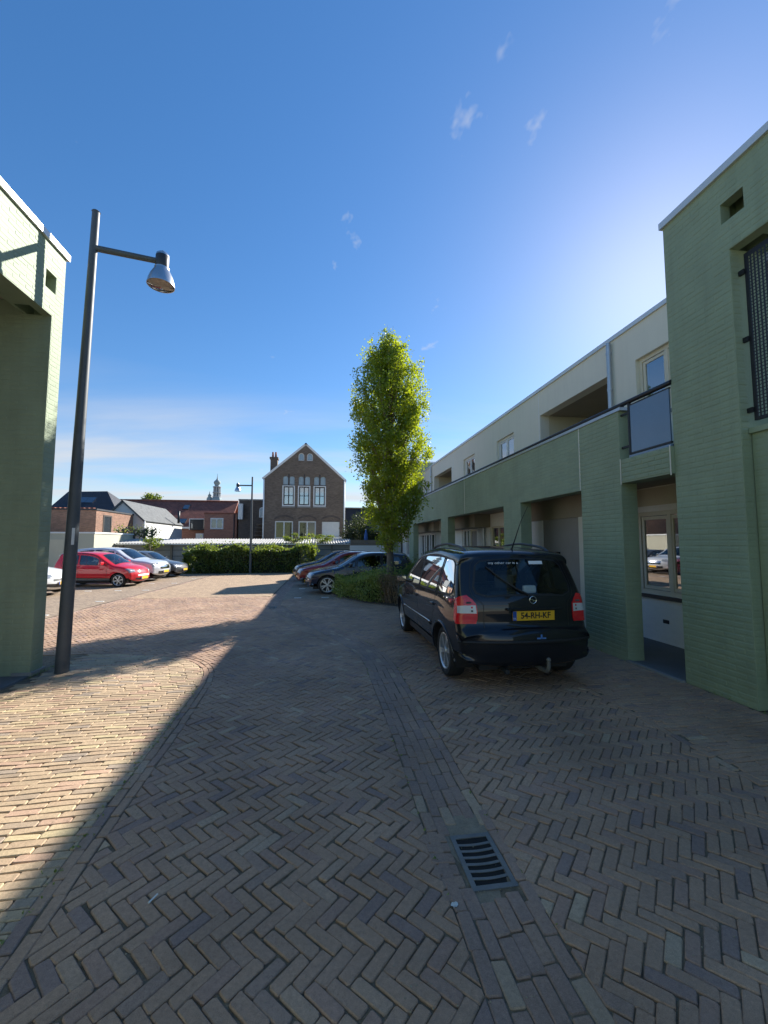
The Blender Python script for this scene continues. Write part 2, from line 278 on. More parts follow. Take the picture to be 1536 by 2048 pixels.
# paving: one random value per brick drives its clay colour
def paver(name, palette, mode, scale=1.0):
    m, nt, N, L, p = newmat(name); p.inputs['Roughness'].default_value = 0.78; p.inputs['Specular IOR Level'].default_value = 0.35
    if mode == 'obj': r = N.new('ShaderNodeObjectInfo').outputs['Random']
    else: a = N.new('ShaderNodeAttribute'); a.attribute_name = 'tint'; r = a.outputs['Fac']
    ramp = N.new('ShaderNodeValToRGB'); ramp.color_ramp.interpolation = 'CONSTANT'; els = ramp.color_ramp.elements
    while len(els) > 1: els.remove(els[-1])
    t = 0
    for i, (w, c) in enumerate(palette):
        e = els[0] if i == 0 else els.new(t); e.position = t; e.color = rgba(c); t += w
    L.new(r, ramp.inputs[0])
    g = N.new('ShaderNodeNewGeometry'); n1 = N.new('ShaderNodeTexNoise'); n1.inputs['Scale'].default_value = 1.1; n1.inputs['Detail'].default_value = 4; L.new(g.outputs['Position'], n1.inputs['Vector'])
    n2 = N.new('ShaderNodeTexNoise'); n2.inputs['Scale'].default_value = 55; n2.inputs['Detail'].default_value = 5; n2.inputs['Roughness'].default_value = 0.7; L.new(g.outputs['Position'], n2.inputs['Vector'])
    n3 = N.new('ShaderNodeTexNoise'); n3.inputs['Scale'].default_value = 420; n3.inputs['Detail'].default_value = 2; L.new(g.outputs['Position'], n3.inputs['Vector'])
    s1 = N.new('ShaderNodeMapRange'); s1.inputs[1].default_value = 0.3; s1.inputs[2].default_value = 0.7; s1.inputs[3].default_value = 0.8; s1.inputs[4].default_value = 1.2; L.new(n1.outputs[0], s1.inputs[0])
    s2 = N.new('ShaderNodeMapRange'); s2.inputs[1].default_value = 0.3; s2.inputs[2].default_value = 0.7; s2.inputs[3].default_value = 0.82; s2.inputs[4].default_value = 1.18; L.new(n2.outputs[0], s2.inputs[0])
    mu = N.new('ShaderNodeMath'); mu.operation = 'MULTIPLY'; L.new(s1.outputs[0], mu.inputs[0]); L.new(s2.outputs[0], mu.inputs[1])
    s3 = N.new('ShaderNodeMapRange'); s3.inputs[1].default_value = 0.25; s3.inputs[2].default_value = 0.75; s3.inputs[3].default_value = 0.72; s3.inputs[4].default_value = 1.28; L.new(n3.outputs[0], s3.inputs[0])
    mu2 = N.new('ShaderNodeMath'); mu2.operation = 'MULTIPLY'; L.new(mu.outputs[0], mu2.inputs[0]); L.new(s3.outputs[0], mu2.inputs[1])
    x = N.new('ShaderNodeMix'); x.data_type = 'RGBA'; x.blend_type = 'MULTIPLY'; x.inputs[0].default_value = 1; L.new(ramp.outputs[0], x.inputs[6]); L.new(mu2.outputs[0], x.inputs[7])
    ns = N.new('ShaderNodeTexNoise'); ns.inputs['Scale'].default_value = 0.55; ns.inputs['Detail'].default_value = 7; ns.inputs['Roughness'].default_value = 0.66; ns.inputs['Distortion'].default_value = 0.4; L.new(g.outputs['Position'], ns.inputs['Vector'])
    ss = N.new('ShaderNodeMapRange'); ss.inputs[1].default_value = 0.54; ss.inputs[2].default_value = 0.72; ss.inputs[3].default_value = 1.0; ss.inputs[4].default_value = 0.72; L.new(ns.outputs[0], ss.inputs[0])
    x2 = N.new('ShaderNodeMix'); x2.data_type = 'RGBA'; x2.blend_type = 'MULTIPLY'; x2.inputs[0].default_value = 1; L.new(x.outputs[2], x2.inputs[6]); L.new(ss.outputs[0], x2.inputs[7]); x = x2
    hsv = N.new('ShaderNodeHueSaturation'); hsv.inputs['Value'].default_value = scale; L.new(x.outputs[2], hsv.inputs['Color']); L.new(hsv.outputs[0], p.inputs['Base Color'])
    b = N.new('ShaderNodeBump'); b.inputs['Strength'].default_value = 0.55; b.inputs['Distance'].default_value = 0.004
    ad = N.new('ShaderNodeMath'); ad.operation = 'MULTIPLY_ADD'; L.new(n3.outputs[0], ad.inputs[0]); ad.inputs[1].default_value = 0.35; L.new(n2.outputs[0], ad.inputs[2]); L.new(ad.outputs[0], b.inputs['Height']); L.new(b.outputs[0], p.inputs['Normal'])
PAL_ROAD = [(0.36, (0.40, 0.256, 0.168)), (0.24, (0.376, 0.24, 0.160)), (0.14, (0.364, 0.23, 0.163)), (0.08, (0.335, 0.224, 0.162)), (0.08, (0.405, 0.270, 0.180)), (0.02, (0.45, 0.325, 0.215)), (0.06, (0.285, 0.195, 0.156)), (0.02, (0.42, 0.295, 0.20))]
PAL_LEFT = [(0.34, (0.46, 0.335, 0.21)), (0.22, (0.435, 0.31, 0.195)), (0.14, (0.46, 0.305, 0.205)), (0.12, (0.49, 0.37, 0.225)), (0.08, (0.39, 0.29, 0.195)), (0.06, (0.34, 0.265, 0.195)), (0.04, (0.52, 0.41, 0.235))]
PAL_GUT = [(0.35, (0.335, 0.222, 0.162)), (0.30, (0.315, 0.212, 0.16)), (0.2, (0.355, 0.235, 0.165)), (0.1, (0.285, 0.198, 0.156)), (0.05, (0.42, 0.30, 0.2))]
for nm, pal in (('road', PAL_ROAD), ('left', PAL_LEFT), ('gut', PAL_GUT)):
    paver('paver_' + nm, pal, 'obj'); paver('paver_%s_mass' % nm, pal, 'attr')
# ------------------------------------------------------------------ ground and paving
def catmull(pts, step=0.08):
    P = [Vector((p[0], p[1], 0)) for p in pts]; out = []
    for i in range(len(P) - 1):
        a, b, c, d = P[max(i - 1, 0)], P[i], P[i + 1], P[min(i + 2, len(P) - 1)]
        n = max(2, int((c - b).length / step))
        for k in range(n):
            t = k / n
            out.append(0.5 * ((2 * b) + (c - a) * t + (2 * a - 5 * b + 4 * c - d) * t * t + (3 * b - a - 3 * c + d) * t ** 3))
    out.append(P[-1]); return [(p.x, p.y) for p in out]
SEAM_L = catmull([(-1.24, -1.0), (-1.26, 0.8), (-1.30, 2.0), (-1.37, 4.2), (-1.46, 5.55), (-1.70, 6.15), (-2.14, 6.55), (-2.9, 6.85), (-3.75, 6.95), (-7.2, 7.0)])
GUT_C = catmull([(0.84, -0.8), (0.83, 1.2), (0.82, 2.5), (0.83, 3.7), (0.81, 5.0), (0.79, 6.05), (0.64, 6.85), (0.14, 8.2), (-0.62, 9.9), (-1.18, 11.5), (-1.38, 13.4), (-1.40, 26.0)])
GUT_HW = 0.205
SEAM_R = [(3.06, -1.0), (3.06, 9.6), (3.06, 24)]
NP_G = np.array(GUT_C)
def near_poly(poly, x, y):
    """signed distance to polyline (+ = right of its direction), tangent, arc position"""
    a = poly[:-1]; b = poly[1:]; d = b - a; L2 = (d ** 2).sum(1)
    t = np.clip(((x - a[:, 0]) * d[:, 0] + (y - a[:, 1]) * d[:, 1]) / L2, 0, 1)
    px = a[:, 0] + t * d[:, 0]; py = a[:, 1] + t * d[:, 1]; dist = np.hypot(x - px, y - py); i = int(dist.argmin())
    tx, ty = d[i] / math.sqrt(L2[i]); side = (x - px[i]) * ty - (y - py[i]) * tx
    return (dist[i] if side > 0 else -dist[i]), (tx, ty), (px[i], py[i])
def slope(y): return -0.011 * max(0.0, y - 8.0)   # the court falls gently away from the gate
GX = np.arange(-13, 13.01, 0.1); GY = np.arange(-2, 30.01, 0.1)
# fast lookup grid of ground_z
_zz = np.zeros((len(GX), len(GY)))
for i_, x_ in enumerate(GX):
    d2 = np.full(len(GY), 1e9)
    for k_ in range(0, len(NP_G), 2): d2 = np.minimum(d2, (x_ - NP_G[k_, 0]) ** 2 + (GY - NP_G[k_, 1]) ** 2)
    _zz[i_] = -0.028 * np.exp(-d2 / 0.10) + 0.006 * math.sin(x_ * 1.7 + 0.6) * np.sin(GY * 1.3 + 1) + 0.004 * np.sin(x_ * 4.1 + GY * 2.3) - 0.011 * np.maximum(0, GY - 8)
def gz(x, y):
    i = min(max((x - GX[0]) / 0.1, 0), len(GX) - 1.001); j = min(max((y - GY[0]) / 0.1, 0), len(GY) - 1.001)
    a, b = int(i), int(j); u, v = i - a, j - b
    return (_zz[a, b] * (1 - u) + _zz[a + 1, b] * u) * (1 - v) + (_zz[a, b + 1] * (1 - u) + _zz[a + 1, b + 1] * u) * v

surf('bed', (0.12, 0.088, 0.06), 0.95, 0.45, 14, 160, 0.6, 0.01, col2=(0.27, 0.205, 0.13))
surf('far_paving', (0.27, 0.225, 0.17), 0.85, 0.14, 1.1, 14, 0.6, 0.008)
surf('bay_paving', (0.19, 0.18, 0.165), 0.85, 0.14, 1.4, 14, 0.6, 0.008)
surf('earth', (0.2, 0.165, 0.11), 0.95, 0.3, 0.2, 3, 0.2)
# the one sheet to the horizon
tag(MB().add([(-1500, -1500, -0.24), (1500, -1500, -0.24), (1500, 1500, -0.24), (-1500, 1500, -0.24)], [(0, 1, 2, 3)]).build('ground', 'earth'), kind='structure')

VARIANTS = {}
def variant_polys(key, l, w, n=8):
    if key not in VARIANTS:
        out = []
        for _ in range(n):
            jl, jw = random.uniform(-0.004, 0.003), random.uniform(-0.0025, 0.002)
            hx, hy = l / 2 + jl, w / 2 + jw; e = 0.003
            c = 0.007
            poly = []
            for sx, sy in ((-1, -1), (1, -1), (1, 1), (-1, 1)):
                jx, jy = random.uniform(-e, e), random.uniform(-e, e) * 0.6
                k1, k2 = random.uniform(0.6, 1.6) * c, random.uniform(0.6, 1.6) * c
                a = (sx * hx + jx - sx * k1, sy * hy + jy); b = (sx * hx + jx, sy * hy + jy - sy * k2)
                poly += ([b, a] if sx * sy < 0 else [a, b]) if False else ([a, b] if sx * sy < 0 else [b, a])
            out.append(poly)
        VARIANTS[key] = out
    return VARIANTS[key]
def poly_area(p): return 0.5 * sum(p[i][0] * p[(i + 1) % len(p)][1] - p[(i + 1) % len(p)][0] * p[i][1] for i in range(len(p)))
def ccw(p): return p if poly_area(p) > 0 else p[::-1]
def inset(poly, c):
    n = len(poly); cx = sum(p[0] for p in poly) / n; cy = sum(p[1] for p in poly) / n; out = []
    for i in range(n):
        (x0, y0), (x1, y1), (x2, y2) = poly[i - 1], poly[i], poly[(i + 1) % n]
        d1 = Vector((x1 - x0, y1 - y0)); d2 = Vector((x2 - x1, y2 - y1))
        if d1.length < 1e-6 or d2.length < 1e-6: out.append((x1 + (cx - x1) * 0.05, y1 + (cy - y1) * 0.05)); continue
        d1.normalize(); d2.normalize(); n1 = Vector((-d1.y, d1.x)); n2 = Vector((-d2.y, d2.x)); b = n1 + n2
        if b.length < 1e-4: b = n1
        b.normalize(); k = c / max(0.5, b.dot(n1)); out.append((x1 + b.x * k, y1 + b.y * k))
    return out
def brick_geo(poly, depth=0.03, ch=0.0042, cz=0.004):
    """verts (local, top at z=0) and faces of one worn brick with a convex outline"""
    poly = ccw(poly); n = len(poly); ins = inset(poly, ch)
    v = [(p[0], p[1], 0.0) for p in ins] + [(p[0], p[1], -cz) for p in poly] + [(p[0], p[1], -depth) for p in poly]
    f = [tuple(range(n))] + [(n + i, n + (i + 1) % n, (i + 1) % n, i) for i in range(n)] + [(2 * n + i, 2 * n + (i + 1) % n, n + (i + 1) % n, n + i) for i in range(n)]
    return v, f
def clip(poly, px, py, nx, ny):
    """keep the side where (p-P).n >= 0"""
    out = []
    for i in range(len(poly)):
        a, b = poly[i], poly[(i + 1) % len(poly)]
        da = (a[0] - px) * nx + (a[1] - py) * ny; db = (b[0] - px) * nx + (b[1] - py) * ny
        if da >= 0: out.append(a)
        if (da >= 0) != (db >= 0):
            t = da / (da - db); out.append((a[0] + (b[0] - a[0]) * t, a[1] + (b[1] - a[1]) * t))
    return out

def lay(name, mat_key, bricks, depth_fn=gz, limit=295, parent=None, mass_name='brick_mass'):
    """bricks: list of (cx, cy, angle, variant key or None, world polygon or None). The nearest in view become single parts, the rest one mass."""
    score = []
    for b in bricks:
        u, v = to_px(b[0], b[1], 0)
        vis = -40 < u < 1576 and -40 < v < 2088
        score.append((0 if vis else 1, math.hypot(b[0], b[1])))
    order = sorted(range(len(bricks)), key=lambda i: score[i])
    single = set(order[:limit])
    V, Fc, T = [], [], []; shared = {}
    for i, (cx, cy, ang, key, poly) in enumerate(bricks):
        z = depth_fn(cx, cy) + random.uniform(-0.0022, 0.0022); dz_ = 1 + 1.2 * math.exp(-((cy - 3.2) / 0.9) ** 2); tx, ty = random.gauss(0, 0.011) * dz_, random.gauss(0, 0.011) * dz_
        slope_x = (depth_fn(cx + 0.06, cy) - depth_fn(cx - 0.06, cy)) / 0.12; slope_y = (depth_fn(cx, cy + 0.06) - depth_fn(cx, cy - 0.06)) / 0.12
        sx, sy = slope_x + tx, slope_y + ty
        if key is not None:
            vi = random.randrange(len(VARIANTS[key])); lp = VARIANTS[key][vi]
        else:
            lp = [(p[0] - cx, p[1] - cy) for p in poly]; ang = 0.0
        if i in single:
            if key is not None:
                k = (key, vi)
                if k not in shared:
                    v, f = brick_geo(lp); me = bpy.data.meshes.new('brick'); me.from_pydata(v, [], f); me.materials.append(M['paver_' + mat_key]); shared[k] = me
                me = shared[k]
            else:
                v, f = brick_geo(lp); me = bpy.data.meshes.new('brick'); me.from_pydata(v, [], f); me.materials.append(M['paver_' + mat_key])
            o = bpy.data.objects.new('brick', me); COL.objects.link(o); o.parent = parent
            o.location = (cx, cy, z)
            nrm = Vector((-sx, -sy, 1)).normalized(); q = Vector((0, 0, 1)).rotation_difference(nrm) @ Matrix.Rotation(ang, 3, 'Z').to_quaternion()
            o.rotation_euler = q.to_euler()
        else:
            far = math.hypot(cx, cy) > 9
            v, f = brick_geo(lp)
            if far: f = [q for q in f if max(q) < 2 * len(lp)]; v = v[:2 * len(lp)]
            ca, sa = math.cos(ang), math.sin(ang); b0 = len(V)
            for p in v:
                x = p[0] * ca - p[1] * sa; y = p[0] * sa + p[1] * ca
                V.append((cx + x, cy + y, z + p[2] + sx * x + sy * y))
            t = random.random()
            for q in f: Fc.append(tuple(k + b0 for k in q)); T.append(t)
    if V:
        me = bpy.data.meshes.new(mass_name); me.from_pydata(V, [], Fc)
        at = me.attributes.new('tint', 'FLOAT', 'FACE'); at.data.foreach_set('value', T)
        o = link(mass_name, me, 'paver_%s_mass' % mat_key, parent); o['kind'] = 'stuff'
def bed_sheet(name, x0, x1, y0, y1, dz, mat, step=0.1, keep=None):
    xs = np.arange(x0, x1 + 1e-6, step); ys = np.arange(y0, y1 + 1e-6, step)
    V = [(x, y, gz(x, y) + dz) for x in xs for y in ys]; n = len(ys)
    Fc = [(i * n + j, (i + 1) * n + j, (i + 1) * n + j + 1, i * n + j + 1) for i in range(len(xs) - 1) for j in range(n - 1)
          if keep is None or keep((xs[i] + xs[i + 1]) / 2, (ys[j] + ys[j + 1]) / 2)]
    me = bpy.data.meshes.new(name); me.from_pydata(V, [], Fc); me.polygons.foreach_set('use_smooth', [True] * len(Fc))
    bm = bmesh.new(); bm.from_mesh(me); bmesh.ops.delete(bm, geom=[v for v in bm.verts if not v.link_faces], context='VERTS'); bm.to_mesh(me); bm.free()
    return link(name, me, mat)

PL, PW = 0.174, 0.0625; JT = 0.0038; CL, CW = 0.190, 0.060
variant_polys('paver', PL - JT, PW - JT); variant_polys('course', CL - JT, CW - JT); variant_polys('gutter', 0.18 - JT, 0.0683 - JT); variant_polys('edge', 0.19 - JT, 0.064 - JT)
NP_SL = np.array(SEAM_L); NP_SR = np.array(SEAM_R); NP_FACE = np.array([(4.3, -1.0), (4.3, 4.5), (4.3, 30)])
DRAIN = (0.745, 2.06, 0.980, 2.445)   # x0,y0,x1,y1 of the grate frame

def herring(x0, x1, y0, y1, test, rot=0.0, org=(0, 0)):
    """45-degree herringbone; rows run along x. test(cx,cy,poly) -> poly or None"""
    out = []; c45 = math.sqrt(0.5)
    base = {'H': (PL / 2, PW / 2, 0.0), 'V': (PL + PW / 2, PW - PL / 2, math.pi / 2)}
    ni = int((x1 - x0) / (PW * math.sqrt(2))) + 6; nj = int((y1 - y0) / (PL * math.sqrt(2))) + 4
    for j in range(-2, nj):
        for i in range(-4, ni):
            for k, (bx, by, ba) in base.items():
                ux = i * PW + j * PL + bx; uy = i * PW - j * PL + by
                # rotate by -45 deg, flip so that rows climb along +y
                x = (ux + uy) * c45; y = -(uy - ux) * c45
                cx = x0 + x + org[0]; cy = y0 + y + org[1]
                if not (x0 - 0.2 < cx < x1 + 0.2 and y0 - 0.2 < cy < y1 + 0.2): continue
                # brick direction after the same transform
                dx, dy = (1, 0) if k == 'H' else (0, 1)
                a = math.atan2(-(dy - dx) * c45, (dx + dy) * c45)
                dis = math.exp(-((cy - 3.2 - 0.5 * cx) / 0.9) ** 2)   # a stretch of disturbed, loosened paving
                a += random.gauss(0, 0.012 + 0.03 * dis); jx, jy = random.gauss(0, 0.0018 + 0.0025 * dis), random.gauss(0, 0.0018 + 0.0025 * dis)
                r = test(cx + jx, cy + jy, a)
                if r: out.append(r)
    return out
HALF = [(-(PL - JT) / 2, -(PW - JT) / 2), ((PL - JT) / 2, -(PW - JT) / 2), ((PL - JT) / 2, (PW - JT) / 2), (-(PL - JT) / 2, (PW - JT) / 2)]
def fit(cx, cy, a, bounds, key='paver', rect=HALF):
    """bounds: (polyline, side, offset) -> keep where signed distance*side > offset"""
    poly = None
    for pl, side, off in bounds:
        d, (tx, ty), (qx, qy) = near_poly(pl, cx, cy); d *= side
        if d < off - 0.12: return None
        if d < off + 0.12:
            if poly is None:
                ca, sa = math.cos(a), math.sin(a); poly = [(cx + p[0] * ca - p[1] * sa, cy + p[0] * sa + p[1] * ca) for p in rect]
            nx, ny = ty * side, -tx * side
            poly = clip(poly, qx + nx * off, qy + ny * off, nx, ny)
            if len(poly) < 3: return None
    if poly is None: return (cx, cy, a, key, None)
    ar = abs(poly_area(poly)); full = abs(poly_area(rect))
    if ar > full * 0.985: return (cx, cy, a, key, None)
    if ar < full * 0.10: return None
    # drop slivers: merge vertices that nearly coincide
    q = [poly[0]]
    for p in poly[1:]:
        if math.hypot(p[0] - q[-1][0], p[1] - q[-1][1]) > 0.008: q.append(p)
    if math.hypot(q[0][0] - q[-1][0], q[0][1] - q[-1][1]) <= 0.008: q.pop()
    if len(q) < 3: return None
    mx = sum(p[0] for p in q) / len(q); my = sum(p[1] for p in q) / len(q)
    return (mx, my, 0.0, None, q)
def rows_along(poly, offsets, l, key, y_max, jitter=0.003, start=None):
    """stretcher rows following a polyline; offsets = signed distances of row centres"""
    out = []; pts = [Vector((p[0], p[1])) for p in poly]; acc = [0.0]
    for i in range(1, len(pts)): acc.append(acc[-1] + (pts[i] - pts[i - 1]).length)
    def at(s):
        k = min(max(np.searchsorted(acc, s) - 1, 0), len(pts) - 2); t = (s - acc[k]) / (acc[k + 1] - acc[k]); d = (pts[k + 1] - pts[k]).normalized(); return pts[k] + (pts[k + 1] - pts[k]) * t, d
    for r, off in enumerate(offsets):
        s = random.uniform(0, l)
        while s < acc[-1] - l:
            p, d = at(s + l / 2); c = p + Vector((d.y, -d.x)) * off
            s += l * random.uniform(0.985, 1.015)
            if c.y > y_max: continue
            out.append((c.x + random.gauss(0, jitter), c.y + random.gauss(0, jitter * 0.5), math.atan2(d.y, d.x) + random.gauss(0, 0.02), key, None))
    return out
def in_drain(x, y, m=0.03): return DRAIN[0] - m < x < DRAIN[2] + m and DRAIN[1] - m < y < DRAIN[3] + m
def shown(x, y): u, v = to_px(x, y, 0); return -70 < u < 1606 and v < 2130

# road: herringbone between the left seam and the gutter
road = bed_sheet('road', -7.2, 1.0, 0.4, 14.6, -0.0085, "bed", 0.2); road['kind'] = 'structure'
def t_road(cx, cy, a):
    if not shown(cx, cy): return None
    return fit(cx, cy, a, [(NP_SL, 1, 0.132), (NP_G, -1, GUT_HW + 0.004)])
B_road = [b for b in herring(-7.0, 1.0, 1.0, 14.0, t_road) if b[0] > -5.95] + [b for b in rows_along(SEAM_L, [0.032, 0.096], 0.19, 'edge', 12) if shown(b[0], b[1])]
lay('road', 'road', B_road, parent=road)
# gutter: five stretcher rows that swing left
gut = bed_sheet('gutter_bed', -1.8, 1.3, 0.4, 26.0, -0.0082, 'bed', 0.1, keep=lambda x, y: abs(near_poly(NP_G, x, y)[0]) < GUT_HW + 0.1); gut.name = 'gutter'; gut['kind'] = 'structure'
B_gut = [b for b in rows_along(GUT_C, [-0.1708, -0.1025, -0.0342, 0.0342, 0.1025, 0.1708], 0.18, 'gutter', 25.5) if shown(b[0], b[1]) and not in_drain(b[0], b[1], 0.045)]
B_gut += [(0.655 + (i % 2) * 0.0, 2.05 + i * 0.078, random.gauss(0, 0.04), 'cobble', None) for i in range(6)]
B_gut += [(1.014, 1.99 + i * 0.187, math.pi / 2 + random.gauss(0, 0.02), 'edge', None) for i in range(4)]
variant_polys('cobble', 0.13, 0.07)
lay('gutter', 'gut', B_gut, parent=gut)
# seam on the left: edging rows; left pavement in stretcher courses across
lp_ = bed_sheet('pavement', -7.4, -1.1, 0.2, 7.2, -0.0084, 'bed', 0.2, keep=lambda x, y: near_poly(NP_SL, x, y)[0] < 0.2); lp_.name = 'pavement_beside_gate'; lp_['kind'] = 'structure'
B_left = []
CR = [(-(CL - JT) / 2, -(CW - JT) / 2), ((CL - JT) / 2, -(CW - JT) / 2), ((CL - JT) / 2, (CW - JT) / 2), (-(CL - JT) / 2, (CW - JT) / 2)]
yy = 0.9; r_ = 0
while yy < 7.0:
    xx = -3.58 + random.uniform(0, 0.2)
    wav = lambda x: 0.012 * math.sin(x * 2.1 + yy * 0.7)
    while xx < -1.1:
        cx, cy = xx + CL / 2, yy + wav(xx)
        if shown(cx, cy):
            b = fit(cx, cy, random.gauss(0, 0.012), [(NP_SL, -1, 0.0)], 'course', CR)
            if b: B_left.append(b)
        xx += CL * random.uniform(0.99, 1.01)
    yy += CW; r_ += 1
lay('pavement', 'left', B_left, parent=lp_)
# right of the gutter: herringbone forecourt, then a strip of courses along the houses
fc = bed_sheet('forecourt', 0.5, 3.4, 0.4, 13.2, -0.0086, 'bed', 0.2, keep=lambda x, y: near_poly(NP_G, x, y)[0] > 0.1); fc['kind'] = 'structure'
def t_fore(cx, cy, a):
    if not shown(cx, cy): return None
    return fit(cx, cy, a, [(NP_G, 1, GUT_HW + 0.004), (NP_SR, -1, 0.068)])
B_fore = [b for b in herring(-1.4, 3.2, 1.0, 13.0, t_fore, org=(0.03, 0.11)) if not in_drain(b[0], b[1], 0.03)]
lay('forecourt', 'road', B_fore, parent=fc)
rp = bed_sheet('pavement', 2.9, 4.6, 0.2, 30.0, -0.0083, 'bed', 0.2); rp.name = 'pavement_beside_houses'; rp['kind'] = 'structure'
B_right = [b for b in rows_along(SEAM_R, [-0.032], 0.19, 'edge', 14) if shown(b[0], b[1])]
yy = 1.2
while yy < 14.0:
    xx = 2.9 + random.uniform(0, 0.2)
    while xx < 4.4:
        cx, cy = xx + CL / 2, yy + 0.01 * math.sin(xx * 3 + yy)
        if shown(cx, cy):
            b = fit(cx, cy, random.gauss(0, 0.014), [(NP_SR, 1, 0.003), (NP_FACE, -1, 0.004)], 'course', CR)
            if b: B_right.append(b)
        xx += CL * random.uniform(0.99, 1.01)
    yy += CW
lay('pavement', 'road', B_right, parent=rp)
# paving too far off to tell its bricks apart: finer sheets
def sheet(name, poly, z, m):
    x0, x1 = min(p[0] for p in poly), max(p[0] for p in poly); ys = sorted({min(p[1] for p in poly), max(p[1] for p in poly)} | ({8.0} if min(p[1] for p in poly) < 8 else set()))
    V = [(x, y, z + slope(y)) for y in ys for x in (x0, x1)]
    return tag(MB().add(V, [(2 * i, 2 * i + 1, 2 * i + 3, 2 * i + 2) for i in range(len(ys) - 1)]).build(name, m), kind='structure')
def paving_far(name, col, scale):
    surf(name, col, 0.85, 0.12, 1.1, 22, 0.5, 0.006)
    m = M[name]; nt = m.node_tree; N = nt.nodes; L = nt.links; p = N['Principled BSDF']
    g = N.new('ShaderNodeNewGeometry'); bt = N.new('ShaderNodeTexBrick'); mp_ = N.new('ShaderNodeMapping'); mp_.inputs['Rotation'].default_value = (0, 0, R(45)); L.new(g.outputs['Position'], mp_.inputs[0]); L.new(mp_.outputs[0], bt.inputs['Vector'])
    bt.inputs['Scale'].default_value = 1; bt.inputs['Brick Width'].default_value = 0.187 * scale; bt.inputs['Row Height'].default_value = 0.064 * scale; bt.inputs['Mortar Size'].default_value = 0.004
    bt.inputs['Color1'].default_value = (0.8, 0.78, 0.76, 1); bt.inputs['Color2'].default_value = (1.18, 1.16, 1.1, 1); bt.inputs['Mortar'].default_value = (0.45, 0.43, 0.4, 1)
    old = p.inputs['Base Color'].links[0].from_socket
    x = N.new('ShaderNodeMix'); x.data_type = 'RGBA'; x.blend_type = 'MULTIPLY'; x.inputs[0].default_value = 1; L.new(old, x.inputs[6]); L.new(bt.outputs[0], x.inputs[7]); L.new(x.outputs[2], p.inputs['Base Color'])
paving_far('far_road', (0.385, 0.272, 0.175), 1.0); paving_far('far_bay', (0.30, 0.225, 0.16), 1.0)
sheet('road_beyond', [(-6.0, 13.9), (-1.63, 13.9), (-1.63, 26.9), (-6.0, 26.9)], 0.0, 'far_road')
sheet('parking_bay_strip', [(-16, 7.0), (-6.12, 7.0), (-6.12, 26.9), (-16, 26.9)], -0.002, 'far_bay')
sheet('parking_bay_row', [(-1.19, 12.85), (4.27, 12.85), (4.27, 26), (-1.19, 26)], -0.002, 'far_bay')
sheet('yard', [(-60, 26.95), (12, 26.95), (12, 28), (-60, 28)], -0.004, 'earth')
bl = bed_sheet('bay_edge', -6.2, -5.9, 7.0, 26.4, -0.0083, 'bed', 0.3); bl.name = 'parking_edge'; bl['kind'] = 'structure'
B_be = [b for b in rows_along([(-6.0, 7.0), (-6.0, 15.0), (-6.0, 26.2)], [-0.036, 0.034], 0.18, 'gutter', 26) if shown(b[0], b[1])]
lay('edge', 'gut', B_be, parent=bl, limit=60)
# white marker bricks between the bays
surf('marker_white', (0.7, 0.7, 0.66), 0.8, 0.12, 8, 80, 0.2)
for side, ys, xs in ((0, (10.9, 13.4, 16.6, 19.6, 22.4), (-6.45, -7.4, -8.4, -9.4)), (1, (13.35, 16.2, 19.0, 21.8), (-0.75, 0.1, 1.0))):
    for y in ys:
        for x in xs:
            o = MB().box((x - 0.11, y - 0.04, slope(y) - 0.002), (x + 0.11, y + 0.04, slope(y) + 0.005)).build('marker_brick', 'marker_white'); tag(o, kind='structure')
# storm drain
surf('mortar', (0.27, 0.215, 0.15), 0.95, 0.35, 14, 120, 0.5, 0.006)
def grate(x0, y0, x1, y1, label, cross=True):
    t = thing('drain_grate', label, 'drain grate', ((x0 + x1) / 2, (y0 + y1) / 2, gz((x0 + x1) / 2, (y0 + y1) / 2) + 0.002), 0)
    hx, hy = (x1 - x0) / 2, (y1 - y0) / 2; fr = 0.026
    m = MB()
    m.box((-hx, -hy, -0.05), (-hx + fr, hy, 0.0)).box((hx - fr, -hy, -0.05), (hx, hy, 0.0)).box((-hx + fr, -hy, -0.05), (hx - fr, -hy + fr * 1.1, -0.0005)).box((-hx + fr, hy - fr * 1.1, -0.05), (hx - fr, hy, -0.0005))
    m.build('frame', 'iron', t)
    n = 7; ih = hy - fr * 1.1
    for i in range(1, n):
        yc = -ih + 2 * ih * i / n
        if i == n: break
        pts = []; w = 0.0085
        seg = 8
        for k in range(seg + 1):
            s = k / seg; x = -hx + fr + (2 * hx - 2 * fr) * s; bow = 0.008 * math.sin(math.pi * s)
            pts.append((x, yc - bow * 1.0))
        m = MB(); V = []
        for (x, y) in pts: V += [(x, y - w, -0.002), (x, y + w, -0.002), (x, y + w * 0.9, -0.0052), (x, y - w * 0.9, -0.0052)]
        F_ = []
        for k in range(seg):
            a = 4 * k; b = a + 4
            F_ += [(a, b, b + 1, a + 1), (a + 1, b + 1, b + 2, a + 2), (a + 3, b + 3, b, a)]
        m.add(V, F_).build('bar', 'iron', t)
    MB().box((-hx + 0.004, -hy + 0.004, -0.42), (hx - 0.004, hy - 0.004, -0.41)).box((-hx, -hy, -0.41), (-hx + 0.01, hy, -0.051)).box((hx - 0.01, -hy, -0.41), (hx, hy, -0.051)).box((-hx + 0.01, -hy, -0.41), (hx - 0.01, -hy + 0.01, -0.051)).box((-hx + 0.01, hy - 0.01, -0.41), (hx - 0.01, hy, -0.051)).box((-hx + 0.011, -hy + 0.011, -0.02), (hx - 0.011, hy - 0.011, -0.0056)).build('pit', 'pit', t)  # pit walls and floor, plus a flush dark sheet painting the slots' shade
    return t
mz = gz(0.86, 2.24)
